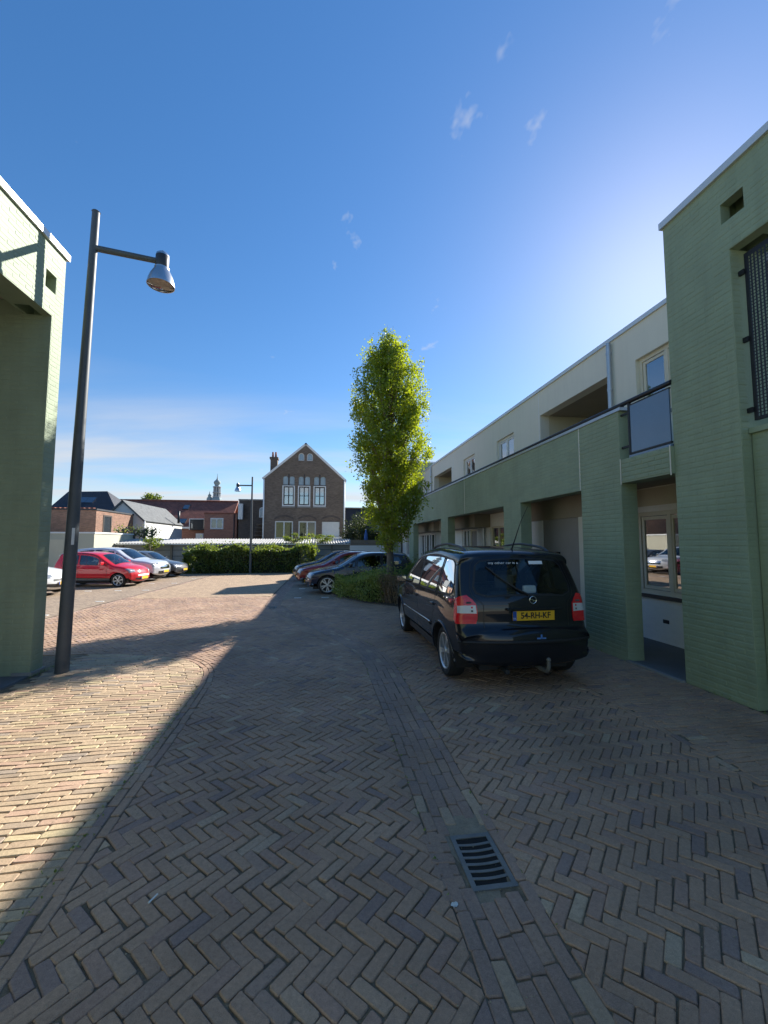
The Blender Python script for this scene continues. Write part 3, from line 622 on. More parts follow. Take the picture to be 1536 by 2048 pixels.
tag(MB().box((0.64, 1.86, mz - 0.05), (0.7455, 2.62, mz - 0.006)).box((0.9795, 1.9, mz - 0.05), (1.06, 2.58, mz - 0.006)).box((0.7455, 1.86, mz - 0.05), (0.9795, 2.061, mz - 0.0055)).box((0.7455, 2.444, mz - 0.05), (0.9795, 2.62, mz - 0.0055)).build('mortar_bed', 'mortar'), kind='structure')
grate(*DRAIN, 'blue-grey cast iron drain grate with seven slots in the brick gutter')
t = grate(-1.56, 11.25, -1.2, 11.6, 'small dark drain cover in the gutter beside the parked cars')
for a, b in (((-1.6, 11.2), (-1.15, 11.65)),): pass
# litter and grit
rr = random.Random(3); V, Fc = [], []
for _ in range(2400):
    x = rr.uniform(-1.6, 3.6); y = rr.uniform(1.3, 7.5) if rr.random() < 0.4 else rr.gauss(3.1, 0.7)
    if y < 1.2: continue
    if rr.random() < 0.3:
        i = rr.randrange(20, 90); x = GUT_C[min(i, len(GUT_C) - 1)][0] + rr.gauss(0, 0.35); y = GUT_C[min(i, len(GUT_C) - 1)][1]
    s = rr.uniform(0.0015, 0.0045); z = gz(x, y) + 0.001; b = len(V); a = rr.uniform(0, 6.3)
    for k in range(4): V.append((x + s * math.cos(a + k * 1.57) * rr.uniform(0.6, 1.5), y + s * math.sin(a + k * 1.57), z))
    V.append((x, y, z + s * 0.9)); Fc += [(b, b + 1, b + 4), (b + 1, b + 2, b + 4), (b + 2, b + 3, b + 4), (b + 3, b, b + 4)]
surf('grit', (0.30, 0.26, 0.18), 0.9, 0.3, 30, 200, 0.0)
me = bpy.data.meshes.new('gravel'); me.from_pydata(V, [], Fc); o = link('gravel', me, 'grit'); tag(o, 'pale grit and dry crumbs scattered in the paving joints', 'grit', kind='stuff')
o = MB().tube([(-0.775, 2.17, gz(-0.775, 2.17) + 0.008), (-0.752, 2.215, gz(-0.75, 2.215) + 0.009)], 0.004, 8).build('cigarette_butt', 'litter_white'); tag(o, 'white cigarette butt lying on the herringbone paving', 'litter')
def blob(name, x, y, rad, seed, m):
    q = random.Random(seed); pts = [(x + math.cos(a) * rad * q.uniform(0.3, 1.2), y + math.sin(a) * rad * q.uniform(0.3, 1.2)) for a in [k * 2 * math.pi / 14 for k in range(14)]]
    z = gz(x, y) + 0.0045; mm = MB(); n = 14
    mm.add([(p[0], p[1], z) for p in pts] + [(x, y, z + 0.002)], [(i, (i + 1) % n, n) for i in range(n)])
    return mm.build(name, m, smooth=True)
tag(blob('bird_dropping', 0.625, 1.985, 0.022, 5, 'dropping'), 'white splash of bird dropping beside the near drain grate', 'splash')
# ------------------------------------------------------------------ building helpers
class FB(MB):
    """MB in a facade frame: a along the face, d outwards, z up"""
    def __init__(s, O, U, N): super().__init__(); s.O = Vector(O); s.U = Vector(U); s.N = Vector(N)
    def add(s, vs, fs, mi=0):
        fl = s.U.cross(s.N).z > 0
        return super().add([s.O + s.U * p[0] + s.N * p[1] + Vector((0, 0, p[2])) for p in vs], [f[::-1] for f in fs] if not fl else fs, mi)
class Face:
    def __init__(s, O, U, N): s.a = (O, U, N)
    def mb(s): return FB(*s.a)
    def box(s, name, a, b, m, parent=None, bev=0): return s.mb().box(a, b, bev=bev).build(name, m, parent)
def wall_open(fb, a0, a1, z0, z1, th, ops, d=0.0):
    """a wall slab from d-th to d with rectangular openings (a0,a1,z0,z1)"""
    cuts = sorted(set([a0, a1] + [o[0] for o in ops] + [o[1] for o in ops]))
    cuts = [c for c in cuts if a0 <= c <= a1]
    for l, r in zip(cuts[:-1], cuts[1:]):
        if r - l < 1e-4: continue
        hs_ = sorted([(o[2], o[3]) for o in ops if o[0] <= l + 1e-5 and o[1] >= r - 1e-5]); z = z0
        for b, t in hs_:
            if b > z + 1e-4: fb.box((l, d - th, z), (r, d, b))
            z = max(z, t)
        if z1 > z + 1e-4: fb.box((l, d - th, z), (r, d, z1))
    return fb
def window(fc, parent, a0, a1, z0, z1, m='frame_cream', mull=(), bars=(), d=-0.06, fw=0.055, sill=None, back='backing_shade', sash=0.0, glass='window_glass', blind=None):
    """frame part with pane and sill sub-parts; mull/bars = fractions for vertical/horizontal members"""
    b = fc.mb(); D0, D1 = d - 0.05, d
    b.box((a0, D0, z0), (a0 + fw, D1, z1)).box((a1 - fw, D0, z0), (a1, D1, z1)).box((a0 + fw, D0, z0), (a1 - fw, D1 - 0.001, z0 + fw)).box((a0 + fw, D0, z1 - fw), (a1 - fw, D1 - 0.001, z1))
    for q in mull: x = a0 + (a1 - a0) * q; b.box((x - fw * 0.5, D0, z0 + fw), (x + fw * 0.5, D1 - 0.002, z1 - fw))
    for q in bars: z = z0 + (z1 - z0) * q; b.box((a0 + fw, D0, z - fw * 0.3), (a1 - fw, D1 - 0.003, z + fw * 0.3))
    if sash:
        xs = [a0 + fw] + [a0 + (a1 - a0) * q for q in mull] + [a1 - fw]
        for l, r in zip(xs[:-1], xs[1:]):
            l += 0.012; r -= 0.012; zb, zt = z0 + fw + 0.01, z1 - fw - 0.01
            b.box((l, D0, zb), (l + sash, D1 - 0.012, zt)).box((r - sash, D0, zb), (r, D1 - 0.012, zt)).box((l + sash, D0, zb), (r - sash, D1 - 0.013, zb + sash)).box((l + sash, D0, zt - sash), (r - sash, D1 - 0.013, zt))
    w = b.build('window', m, parent)
    fc.box('pane', (a0 + fw * 0.6, d - 0.034, z0 + fw * 0.6), (a1 - fw * 0.6, d - 0.028, z1 - fw * 0.6), glass, w)
    if back: fc.box('dark_backing', (a0 - 0.02, d - 0.42, z0 - 0.02), (a1 + 0.02, d - 0.40, z1 + 0.02), back, w)  # flat dark board behind the pane, room shade put into its colour
    if blind: fc.box('curtain', (a0 + (a1 - a0) * blind[0], d - 0.075, z0 + (z1 - z0) * blind[2]), (a0 + (a1 - a0) * blind[1], d - 0.07, z0 + (z1 - z0) * blind[3]), 'curtain', w)
    if sill: fc.box('sill', (a0 - 0.04, d - 0.06, z0 - 0.06), (a1 + 0.04, d + 0.09, z0 - 0.003), sill, w)
    return w

WB_VAR = {}
def wall_bricks(parent, fc, rects, m='green_paint', holes=(), limit=290, L=0.22, Hh=0.065, joint=0.010, proud=0.0026, seed=1, d=0.0):
    """painted brick relief on a facade: rects and holes (a0,a1,z0,z1); the nearest stay single bricks"""
    rg = random.Random(seed); items = []
    O, U, N = Vector(fc.a[0]), Vector(fc.a[1]), Vector(fc.a[2])
    for (a0, a1, z0, z1) in rects:
        n = int(round((z1 - z0) / Hh)); k0 = int(math.floor(z0 / Hh))
        z = z0; k = 0
        while z < z1 - 0.02:
            zt = min(z + Hh, z1); iv = [(a0, a1)]
            for h in holes:
                if h[2] < zt - 0.002 and h[3] > z + 0.002:
                    nv = []
                    for l, r in iv:
                        if h[0] > l: nv.append((l, min(r, h[0])))
                        if h[1] < r: nv.append((max(l, h[1]), r))
                    iv = [q for q in nv if q[1] - q[0] > 0.01]
            for l, r in iv:
                x = math.floor((l) / L) * L - (L / 2 if (k + k0) % 2 else 0)
                while x < r:
                    xl, xr = max(x, l), min(x + L, r); x += L
                    if xr - xl < 0.03: continue
                    items.append((xl + joint / 2, xr - joint / 2, z + joint / 2, zt - joint / 2))
            z += Hh; k += 1
    C0 = Vector((0, 0, EYE))
    def centre(q): return O + U * ((q[0] + q[1]) / 2) + Vector((0, 0, (q[2] + q[3]) / 2))
    def rank(q):
        c = centre(q); u, v = to_px(*c); return (0 if (-10 < u < 1546 and -10 < v < 2058) else 1, (c - C0).length)
    items.sort(key=rank); mass = FB(*fc.a)
    def geo(w, h):
        j = lambda e: rg.uniform(-e, e); e = 0.0028; c = 0.008
        o = [(-w / 2 + j(e), -h / 2 + j(e)), (w / 2 + j(e), -h / 2 + j(e)), (w / 2 + j(e), h / 2 + j(e)), (-w / 2 + j(e), h / 2 + j(e))]
        p = proud + rg.uniform(-0.0014, 0.0014)
        i_ = [(q[0] - math.copysign(c, q[0]), q[1] - math.copysign(c, q[1])) for q in o]
        v = [(q[0], -0.002, q[1]) for q in o] + [(q[0], p, q[1]) for q in i_]
        return v, [(4, 5, 6, 7), (0, 1, 5, 4), (1, 2, 6, 5), (2, 3, 7, 6), (3, 0, 4, 7)]
    for n, q in enumerate(items):
        w, h = q[1] - q[0], q[3] - q[2]; ca, cz = (q[0] + q[1]) / 2, (q[2] + q[3]) / 2
        if n < limit:
            key = (round(w, 2), round(h, 3), n % 5 if w > 0.2 else 0, tuple(U), tuple(N), d)
            if key not in WB_VAR:
                v, f = geo(w, h); b = FB((0, 0, 0), U, N); b.add([(p[0], p[1] + d, p[2]) for p in v], f)
                me = bpy.data.meshes.new('brick'); me.from_pydata(b.v, [], b.f); me.materials.append(M[m]); WB_VAR[key] = me
            o = bpy.data.objects.new('brick', WB_VAR[key]); COL.objects.link(o); o.parent = parent; o.location = O + U * ca + Vector((0, 0, cz))
        else:
            v, f = geo(w, h); mass.add([(p[0] + ca, p[1] + d, p[2] + cz) for p in v], f)
    if mass.v: mass.build('brick_mass', m, parent)['kind'] = 'stuff'

FW = (-1, 0, 0)   # outward normal of the houses on the right
# ------------------------------------------------------------------ right gate tower
tr = thing('gate_tower', 'sage green painted brick gate tower with perforated black balcony screen', 'gate tower', (0, 0, 0))
fT = Face((4.3, 0, 0), (0, 1, 0), FW)
HOLE_R = (3.47, 3.72, 5.15, 5.38)
wall_open(fT.mb(), -4.0, 4.48, 0.0, 5.70, 0.12, [(-4.0, 3.65, -0.1, 4.82), HOLE_R]).build('wall', 'green_paint', tr)
b = fT.mb(); b.box((3.65, -0.45, 0.0), (4.48, -0.12, 4.82)).box((-4.0, -0.45, 4.82), (3.40, -0.12, 5.70)).box((3.80, -0.45, 4.82), (4.48, -0.12, 5.70)).box((3.40, -0.45, 4.82), (3.80, -0.30, 5.70)); b.build('pier', 'green_paint', tr)
fT.mb().box((-4.0, -4.5, 0.0), (4.46, -0.9, 2.80)).build('back_wall', 'green_masonry', tr)
fT.mb().box((-4.0, -0.9, 2.66), (4.46, -0.45, 2.79)).build('terrace_floor', 'slab_grey', tr)
fT2 = Face((4.42, 0, 0), (0, 1, 0), FW)
fT2.box('lower_wall', (-4.0, -0.30, 0.0), (3.64, 0.0, 2.80), 'green_paint', tr)
fT2.box('sill', (-4.0, -0.36, 2.80), (3.645, 0.035, 2.86), 'green_paint', tr, 0.006)
b = fT.mb(); b.box((-4.0, -0.485, 5.70), (4.51, 0.035, 5.785)); b.build('coping', 'coping', tr)
wall_bricks(tr, fT, [(3.65, 4.48, 0.0, 4.82), (0.5, 4.48, 4.82, 5.70)], holes=[HOLE_R], limit=296, seed=3)
wall_bricks(tr, Face((4.3, 3.65, 0), (1, 0, 0), (0, -1, 0)), [(0.0, 0.12, 0.0, 4.82)], limit=0, seed=4)
wall_bricks(tr, fT2, [(2.2, 3.64, 0.0, 2.80)], limit=0, seed=5)
# perforated screen: a sheet with real holes
def perforated(parent):
    y1, z0, z1 = 3.60, 2.93, 4.74; y0 = 2.55; pit = 0.036; hw, hh = 0.009, 0.013
    b = FB((4.415, 0, 0), (0, 1, 0), FW); n = int((y1 - y0 - 0.06) / pit); nz_ = int((z1 - z0 - 0.06) / pit)
    ya, yb = y1 - 0.03 - n * pit, y1 - 0.03; za = z0 + 0.03
    b.add([(y0, 0, z0), (ya, 0, z0), (ya, 0, z1), (y0, 0, z1)], [(0, 1, 2, 3)]); b.add([(yb, 0, z0), (y1, 0, z0), (y1, 0, z1), (yb, 0, z1)], [(0, 1, 2, 3)])
    zb = za + nz_ * pit
    b.add([(ya, 0, z0), (yb, 0, z0), (yb, 0, za), (ya, 0, za)], [(0, 1, 2, 3)]); b.add([(ya, 0, zb), (yb, 0, zb), (yb, 0, z1), (ya, 0, z1)], [(0, 1, 2, 3)])
    for i in range(n):
        for j in range(nz_):
            l, r = ya + i * pit, ya + (i + 1) * pit; q, t = za + j * pit, za + (j + 1) * pit; cx, cz = (l + r) / 2, (q + t) / 2
            b.add([(l, 0, q), (r, 0, q), (r, 0, t), (l, 0, t), (cx - hw, 0, cz - hh), (cx + hw, 0, cz - hh), (cx + hw, 0, cz + hh), (cx - hw, 0, cz + hh)], [(0, 1, 5, 4), (1, 2, 6, 5), (2, 3, 7, 6), (3, 0, 4, 7)])
    sc_ = b.build('perforated_screen', 'black_metal', parent)
    f = Face((4.415, 0, 0), (0, 1, 0), FW)
    f.mb().box((y1 - 0.025, -0.03, z0), (y1, -0.002, z1)).box((y0, -0.03, z0), (y1 - 0.025, -0.002, z0 + 0.03)).box((y0, -0.03, z1 - 0.03), (y1 - 0.025, -0.002, z1)).build('screen_frame', 'black_metal', sc_)
    for z in (3.02, 3.78, 4.52):
        FB((4.40, 0, 0), (0, 1, 0), FW).box((3.59, -0.02, z), (3.655, 0.012, z + 0.05)).build('bracket', 'black_metal', sc_)
perforated(tr)

# ------------------------------------------------------------------ left gate tower
tl = thing('gate_tower', 'sunlit green painted brick gate tower with open passage behind the lamp post', 'gate tower', (0, 0, 0))
fL = Face((-3.6, 0, 0), (0, 1, 0), (1, 0, 0))
HOLE_L = (5.74, 5.95, 5.0, 5.24); OPEN_L = (1.2, 5.9, -0.1, 4.68)
wall_open(fL.mb(), -6.0, 6.13, 0.0, 5.62, 0.12, [OPEN_L, HOLE_L]).build('wall', 'green_paint', tl)
b = fL.mb(); b.box((-6, -0.34, 4.68), (5.66, -0.12, 5.62)).box((5.66, -0.34, 4.68), (6.13, -0.3, 5.62)).box((6.03, -0.3, 4.68), (6.13, -0.12, 5.62)).build('lintel', 'green_paint', tl)
b = fL.mb(); b.box((5.9, -5.5, 0.0), (6.13, -0.12, 4.68)).box((5.9, -5.5, 4.68), (6.13, -0.34, 5.62)); b.build('passage_wall', 'green_paint', tl)
b = fL.mb(); b.box((-6, -5.5, 4.86), (5.9, -0.34, 5.60)); b.build('ceiling_slab', 'soffit', tl)
b = fL.mb(); b.box((-6, -5.7, 0), (6.13, -5.5, 5.62)); b.build('back_wall', 'green_masonry', tl)
b = fL.mb(); b.box((-6.0, -5.75, 5.62), (6.165, 0.035, 5.705)); b.build('coping', 'coping', tl)
fL.box('passage_floor', (-2, -5.5, -0.05), (5.9, -0.002, 0.012), 'slab_grey', tl)
fL.mb().box((5.88, -0.2, 0.0), (6.15, 0.03, 0.05)).build('plinth', 'concrete', tl)
wall_bricks(tl, fL, [(5.9, 6.13, 0.05, 4.68), (4.0, 6.13, 4.68, 5.62)], holes=[HOLE_L], limit=290, seed=8)
wall_bricks(tl, Face((-3.6, 5.9, 0), (-1, 0, 0), (0, -1, 0)), [(0.0, 0.9, 0.0, 4.68)], limit=150, seed=9)

# ------------------------------------------------------------------ gallery houses on the right
hr = thing('gallery_houses', 'two-storey row of pale houses behind a green arcade with gallery and handrail', 'house row', (0, 0, 0))
fA = Face((4.25, 0, 0), (0, 1, 0), FW); fU = Face((5.6, 0, 0), (0, 1, 0), FW)
YE = 34.0
WINS = [(5.0, 6.57, 3.85, 4.98), (11.44, 12.66, 3.85, 4.96), (14.65, 15.88, 3.85, 5.0), (21.5, 22.5, 3.85, 5.0), (25.6, 26.8, 3.85, 5.0), (29.0, 30.2, 3.85, 5.0)]
LOGS = [(7.32, 9.92, 2.75, 4.98), (17.46, 20.36, 2.75, 5.0)]
wall_open(fU.mb(), 4.48, YE, 2.6, 5.62, 0.25, WINS + LOGS).build('upper_wall', 'pale_wall', hr)
fU.box('roof', (4.5, -6.0, 5.45), (YE, -0.25, 5.60), 'slab_grey', hr)
fU.mb().box((4.5, -6.0, 0.0), (YE, -5.8, 5.62)).box((YE - 0.2, -5.8, 0.0), (YE, -0.25, 5.45)).build('rear_wall', 'pale_wall', hr)
fU.mb().box((4.48, -6.05, 5.62), (YE + 0.03, 0.035, 5.70)).build('coping', 'coping', hr)
for k, w in enumerate(WINS): window(fU, hr, *w, m='frame_cream' if k == 0 else 'frame_white', mull=(0.62,) if k == 0 else (0.5,), d=-0.07, fw=0.07, sash=0.05, sill='concrete', blind=(0.05, 0.6, 0.0, 1.0) if k % 2 else None)
for (a0, a1, z0, z1) in LOGS:   # recessed balconies: side walls, back wall with a dark window, ceiling
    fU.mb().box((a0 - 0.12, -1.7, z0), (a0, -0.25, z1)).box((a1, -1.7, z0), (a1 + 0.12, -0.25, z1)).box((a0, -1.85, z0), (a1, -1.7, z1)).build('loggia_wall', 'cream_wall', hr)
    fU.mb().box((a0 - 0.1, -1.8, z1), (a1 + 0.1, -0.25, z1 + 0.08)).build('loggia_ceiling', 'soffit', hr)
    window(Face((7.3, 0, 0), (0, 1, 0), FW), hr, a0 + 0.25, a0 + 1.2, 3.6, 4.7, m='frame_dark', d=0.06, fw=0.06, back='backing_shade')
for y in (7.17, 20.74):
    p_ = fU.mb(); p_.tube([(y, 0.07, 5.58), (y, 0.07, 2.8)], 0.042, 12); dp = p_.build('drainpipe', 'zinc', hr, auto=40)
    for z in (5.35, 4.62, 3.9): fU.mb().tube([(y, 0.07, z), (y, 0.07, z + 0.045)], 0.05, 12).build('collar', 'zinc', dp)
for y in (9.97, 17.2):
    fU.mb().box((y - 0.008, 0.0, 2.7), (y + 0.008, 0.004, 5.62)).build('expansion_joint', 'frame_white', hr)
# arcade
fA.mb().box((4.48, -1.35, 2.62), (YE, -0.25, 2.78)).build('gallery_floor', 'soffit', hr)
PILL = [(5.36, 6.29), (8.44, 9.29), (13.73, 14.58), (19.2, 20.15), (24.6, 25.5), (30.0, 30.9)]
fA.mb().box((5.36, -0.25, 2.53), (6.32, 0.0, 3.58)).build('parapet', 'green_paint', hr)
fA.mb().box((6.32, -0.25, 2.53), (YE, 0.0, 3.58)).build('parapet', 'green_masonry', hr)
fA.mb().box((4.48, -0.25, 2.52), (5.355, -0.003, 2.86)).build('balcony_edge_beam', 'green_paint', hr)
for k, (a0, a1) in enumerate(PILL):
    fA.mb().box((a0, -0.25, -0.4), (a1, -0.0005, 2.53)).build('pillar', 'green_paint' if k < 1 else 'green_masonry', hr)
wall_bricks(hr, fA, [(5.36, 6.29, 0.0, 2.53), (5.36, 6.32, 2.53, 3.58), (4.48, 5.35, 2.53, 2.86)], limit=295, seed=12)
wall_bricks(hr, Face((4.25, 5.36, 0), (1, 0, 0), (0, -1, 0)), [(0.0, 0.25, 0.0, 2.53)], limit=0, seed=13)
for y in (6.305, 12.0): fA.mb().box((y - 0.009, 0.0, 2.53), (y + 0.009, 0.006, 3.58)).build('expansion_joint', 'pale_wall', hr)
for y in (5.352, 4.488): fA.mb().box((y - 0.006, 0.0, 2.5), (y + 0.006, 0.007, 2.87)).build('expansion_joint', 'pale_wall', hr)
fA.mb().box((5.3, -0.29, 3.58), (YE, 0.02, 3.625)).build('flashing', 'zinc', hr)
fA.mb().tube([(4.47, -0.05, 3.675), (20, -0.05, 3.675), (YE, -0.05, 3.675)], 0.032, 10).build('handrail', 'black_metal', hr, auto=50)
for k in range(15):
    y = 5.35 + k * 1.9
    if y < YE: fA.mb().box((y - 0.015, -0.08, 3.62), (y + 0.015, -0.02, 3.66)).build('rail_post', 'black_metal', hr)
pn = fA.mb().box((4.50, -0.05, 2.93), (5.17, -0.03, 3.60)).build('balcony_panel', 'blue_panel', hr)
fA.mb().box((5.17, -0.06, 2.90), (5.20, -0.02, 3.64)).box((4.49, -0.055, 2.905), (5.17, -0.025, 2.93)).box((4.49, -0.055, 3.60), (5.17, -0.025, 3.615)).build('panel_frame', 'black_metal', pn)
fA.mb().box((4.49, -0.10, 2.86), (5.2, -0.02, 2.895)).build('panel_base', 'blue_panel', pn)
for z in (3.02, 3.5): fA.mb().box((5.20, -0.06, z), (5.36, -0.035, z + 0.03)).build('bracket', 'black_metal', pn)
# ground floor behind the arcade
GWIN = [(5.55, 6.72, 0.79, 2.2), (12.2, 13.3, 0.7, 2.2), (15.35, 16.2, 0.25, 2.2), (20.1, 23.8, 0.1, 2.2), (26.4, 27.6, 0.8, 2.2)]
GDOOR = [(10.0, 10.95, 0.0, 2.15), (14.55, 15.3, -0.1, 2.15), (18.3, 19.2, -0.1, 2.15), (28.8, 29.8, -0.2, 2.15)]
wall_open(fU.mb(), 4.48, 6.85, -0.4, 2.3, 0.25, [GWIN[0]]).build('ground_floor_wall', 'white_wall', hr)
wall_open(fU.mb(), 6.85, YE, -0.4, 2.6, 0.25, GWIN[1:] + GDOOR).build('ground_floor_wall', 'white_wall', hr)
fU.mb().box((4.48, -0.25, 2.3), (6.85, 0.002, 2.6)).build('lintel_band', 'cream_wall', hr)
for a0, a1 in ((6.86, 9.9), (13.3, 17.6), (18.5, 24.2)):
    fU.mb().box((a0, 0.0, 2.18), (a1, 0.55, 2.62)).build('entrance_lintel', 'soffit', hr)
window(fU, hr, *GWIN[0], m='frame_cream', mull=(0.42,), d=-0.03, fw=0.07, sash=0.055, sill='frame_dark', blind=(0.42, 1.0, 0.0, 0.72), back='backing_shade')
window(fU, hr, *GWIN[1], m='frame_cream', mull=(0.5,), d=-0.05, fw=0.06, sill='concrete', blind=(0.0, 0.4, 0.0, 1.0))
window(fU, hr, *GWIN[2], m='frame_white', mull=(0.5,), d=-0.05, fw=0.08, blind=(0.0, 0.5, 0.0, 1.0))
window(fU, hr, *GWIN[3], m='frame_white', mull=(0.12, 0.3, 0.42, 0.6, 0.72, 0.88), d=-0.05, fw=0.14, blind=(0.3, 0.42, 0, 1))
window(fU, hr, *GWIN[4], m='frame_white', mull=(0.5,), d=-0.05, fw=0.07)
for k, (a0, a1, z0, z1) in enumerate(GDOOR):
    dd = fU.mb().box((a0 + 0.06, -0.12, z0 + 0.02), (a1 - 0.06, -0.07, z1 - 0.06)).build('door', 'door_grey' if k < 2 else 'frame_dark', hr)
    fU.mb().box((a0, -0.14, 0), (a0 + 0.06, -0.04, z1)).box((a1 - 0.06, -0.14, 0), (a1, -0.04, z1)).box((a0 + 0.06, -0.14, z1 - 0.06), (a1 - 0.06, -0.041, z1)).build('door_frame', 'frame_cream', dd)
    fU.mb().tube([(a0 + 0.14, -0.05, 1.02), (a0 + 0.14, -0.02, 1.02), (a0 + 0.26, -0.02, 1.02)], 0.011, 8).build('handle', 'aluminium', dd)
# porch side screens: grey storage cupboard wall with a pale edge, black letter box
fP = Face((5.02, 0, 0), (0, 1, 0), FW)
fP.mb().box((7.52, -0.575, 0.0), (8.88, 0.0, 2.17)).build('storage_cupboard', 'door_grey', hr)
fP.mb().box((8.89, -0.575, 0.0), (9.52, 0.02, 2.17)).build('porch_panel', 'white_wall', hr)
fP.mb().box((7.38, -0.575, 0.0), (7.515, 0.03, 2.17)).build('porch_post', 'frame_cream', hr)
fP.mb().box((8.22, 0.0, 1.16), (8.70, 0.12, 1.47), bev=0.01).build('letter_box', 'black_metal', hr)
for y in (13.72,):
    p_ = fU.mb(); p_.tube([(y, 0.07, 2.6), (y, 0.07, 0.05)], 0.045, 12); p_.build('drainpipe', 'zinc', hr, auto=40)
fU.mb().box((4.48, 0.0, -0.05), (9.0, 1.33, 0.014)).box((9.0, 0.0, -0.4), (YE, 1.33, -0.02)).build('arcade_floor', 'slab_grey', hr)
fU.mb().box((6.1, -0.002, 0.34), (6.22, 0.006, 0.40)).build('air_vent', 'black_metal', hr)
fA.mb().box((4.47, -0.03, 0.0), (5.37, 0.03, 0.03)).build('threshold', 'concrete', hr)
# unseen taller block added in the row to cast a shadow on the court
sb = thing('shadow_block', 'unseen flat-roofed green block behind the street tree, added to shadow the court', 'tower', (0, 0, 0))
fS = Face((4.2, 0, 0), (0, 1, 0), FW)
fS.box('wall', (22.8, -3.0, 3.7), (25.2, 0.0, 6.2), 'green_masonry', sb)
fS.box('coping', (22.77, -3.03, 6.2), (25.23, 0.03, 6.28), 'coping', sb)

# ------------------------------------------------------------------ street lamps
def street_lamp(label, loc, rz, h=6.25):
    t = thing('street_lamp', label, 'street lamp', loc, rz, 'street lamps around the parking court')
    m = MB(); m.tube([(0, 0, 0), (0, 0, 1.3), (0, 0, h - 0.7), (0, 0, h)], [0.079, 0.075, 0.050, 0.047], 20); po = m.build('pole', 'lamp_paint', t, auto=50)
    MB().tube([(0, 0, h), (0, 0, h + 0.012)], [0.054, 0.045], 20).build('cap', 'lamp_paint', po, auto=50)
    MB().tube([(0.02, 0, h - 0.53), (0.80, 0, h - 0.53)], [0.043, 0.04], 14).build('arm', 'lamp_paint', t, auto=50)
    hx, hz = 0.86, h - 0.53; T = Matrix.Translation((hx, 0, hz))
    hd = MB().lathe([(0.0, 0.135), (0.06, 0.135), (0.085, 0.11), (0.088, 0.085)], 24, mat=T).build('top_cap', 'aluminium', t, auto=40)
    MB().tube([(hx, 0, hz + 0.13), (hx, 0, hz + 0.175)], 0.008, 6).build('sensor', 'dark_metal', hd)
    MB().lathe([(0.088, 0.085), (0.09, 0.08), (0.09, -0.09), (0.088, -0.095)], 24, mat=T).build('gear_housing', 'dark_metal', t, auto=40)
    MB().lathe([(0.088, -0.095), (0.10, -0.10), (0.10, -0.125), (0.115, -0.15), (0.15, -0.22), (0.175, -0.30), (0.185, -0.355), (0.185, -0.365), (0.178, -0.362), (0.165, -0.30)], 32, mat=T).build('reflector_bell', 'aluminium', t, auto=40)
    MB().lathe([(0.0, -0.385), (0.09, -0.38), (0.172, -0.36)], 32, mat=T).build('lens', 'lamp_glass', t, smooth=True)
    MB().lathe([(0.0, -0.27), (0.14, -0.27), (0.168, -0.33)], 32, mat=T).build('reflector_plate', 'frame_cream', t, smooth=True)
    return t
t = street_lamp('dark grey street lamp post with a bell lamp beside the sunlit gate tower', (-3.30, 6.01, 0), R(10), 6.3); t.rotation_euler = (0, R(0.95), R(10))
lpo = MB().box((0.069, -0.016, 1.64), (0.0735, 0.016, 1.86)).build('label_plate', 'coping', t); lpo.rotation_euler = (0, 0, R(-62))
street_lamp('slim street lamp post in front of the long far hedge', (-4.33, 26.3, -0.2), R(178), 5.9)
# ------------------------------------------------------------------ cars: a skin over a side profile, with real window openings
def smooth_path(pts, step):
    """pts: (x, z, corner?) Catmull-Rom through the points, sharp where corner"""
    P = [Vector((p[0], p[1])) for p in pts]; C = [len(p) > 2 and p[2] for p in pts]; out = []
    for i in range(len(P) - 1):
        b, c = P[i], P[i + 1]
        a = P[i - 1] if i > 0 and not C[i] else b - (c - b) * 0.5
        d = P[i + 2] if i + 2 < len(P) and not C[i + 1] else c + (c - b) * 0.5
        n = max(2, int((c - b).length / step))
        l1, l2, l3 = (b - a).length ** 0.5, (c - b).length ** 0.5, (d - c).length ** 0.5
        m1 = (c - b) + ((b - a) / l1 - (c - a) / (l1 + l2)) * l2 if l1 > 1e-6 else (c - b)
        m2 = (c - b) + ((d - c) / l3 - (d - b) / (l2 + l3)) * l2 if l3 > 1e-6 else (c - b)
        for k in range(n):
            t = k / n; out.append((2 * t ** 3 - 3 * t * t + 1) * b + (t ** 3 - 2 * t * t + t) * m1 + (-2 * t ** 3 + 3 * t * t) * c + (t ** 3 - t * t) * m2)
    out.append(P[-1]); return out
def round_poly(poly, r, n=4):
    out = []
    for i in range(len(poly)):
        p0, p1, p2 = Vector(poly[i - 1]), Vector(poly[i]), Vector(poly[(i + 1) % len(poly)])
        a = (p0 - p1); b = (p2 - p1); k = min(r, a.length * 0.45, b.length * 0.45); s, e = p1 + a.normalized() * k, p1 + b.normalized() * k
        for j in range(n + 1):
            t = j / n; out.append(tuple((1 - t) ** 2 * s + 2 * t * (1 - t) * p1 + t * t * e))
    return out
def densify(poly, step, closed=True):
    out = []; n = len(poly)
    for i in range(n if closed else n - 1):
        a, b = Vector(poly[i]), Vector(poly[(i + 1) % n]); m = max(1, int(math.ceil((b - a).length / step)))
        out += [tuple(a + (b - a) * (k / m)) for k in range(m)]
    if not closed: out.append(tuple(poly[-1]))
    return out
def inside(p, poly):
    x, y = p; c = False; j = len(poly) - 1
    for i in range(len(poly)):
        xi, yi = poly[i]; xj, yj = poly[j]
        if (yi > y) != (yj > y) and x < (xj - xi) * (y - yi) / (yj - yi) + xi: c = not c
        j = i
    return c

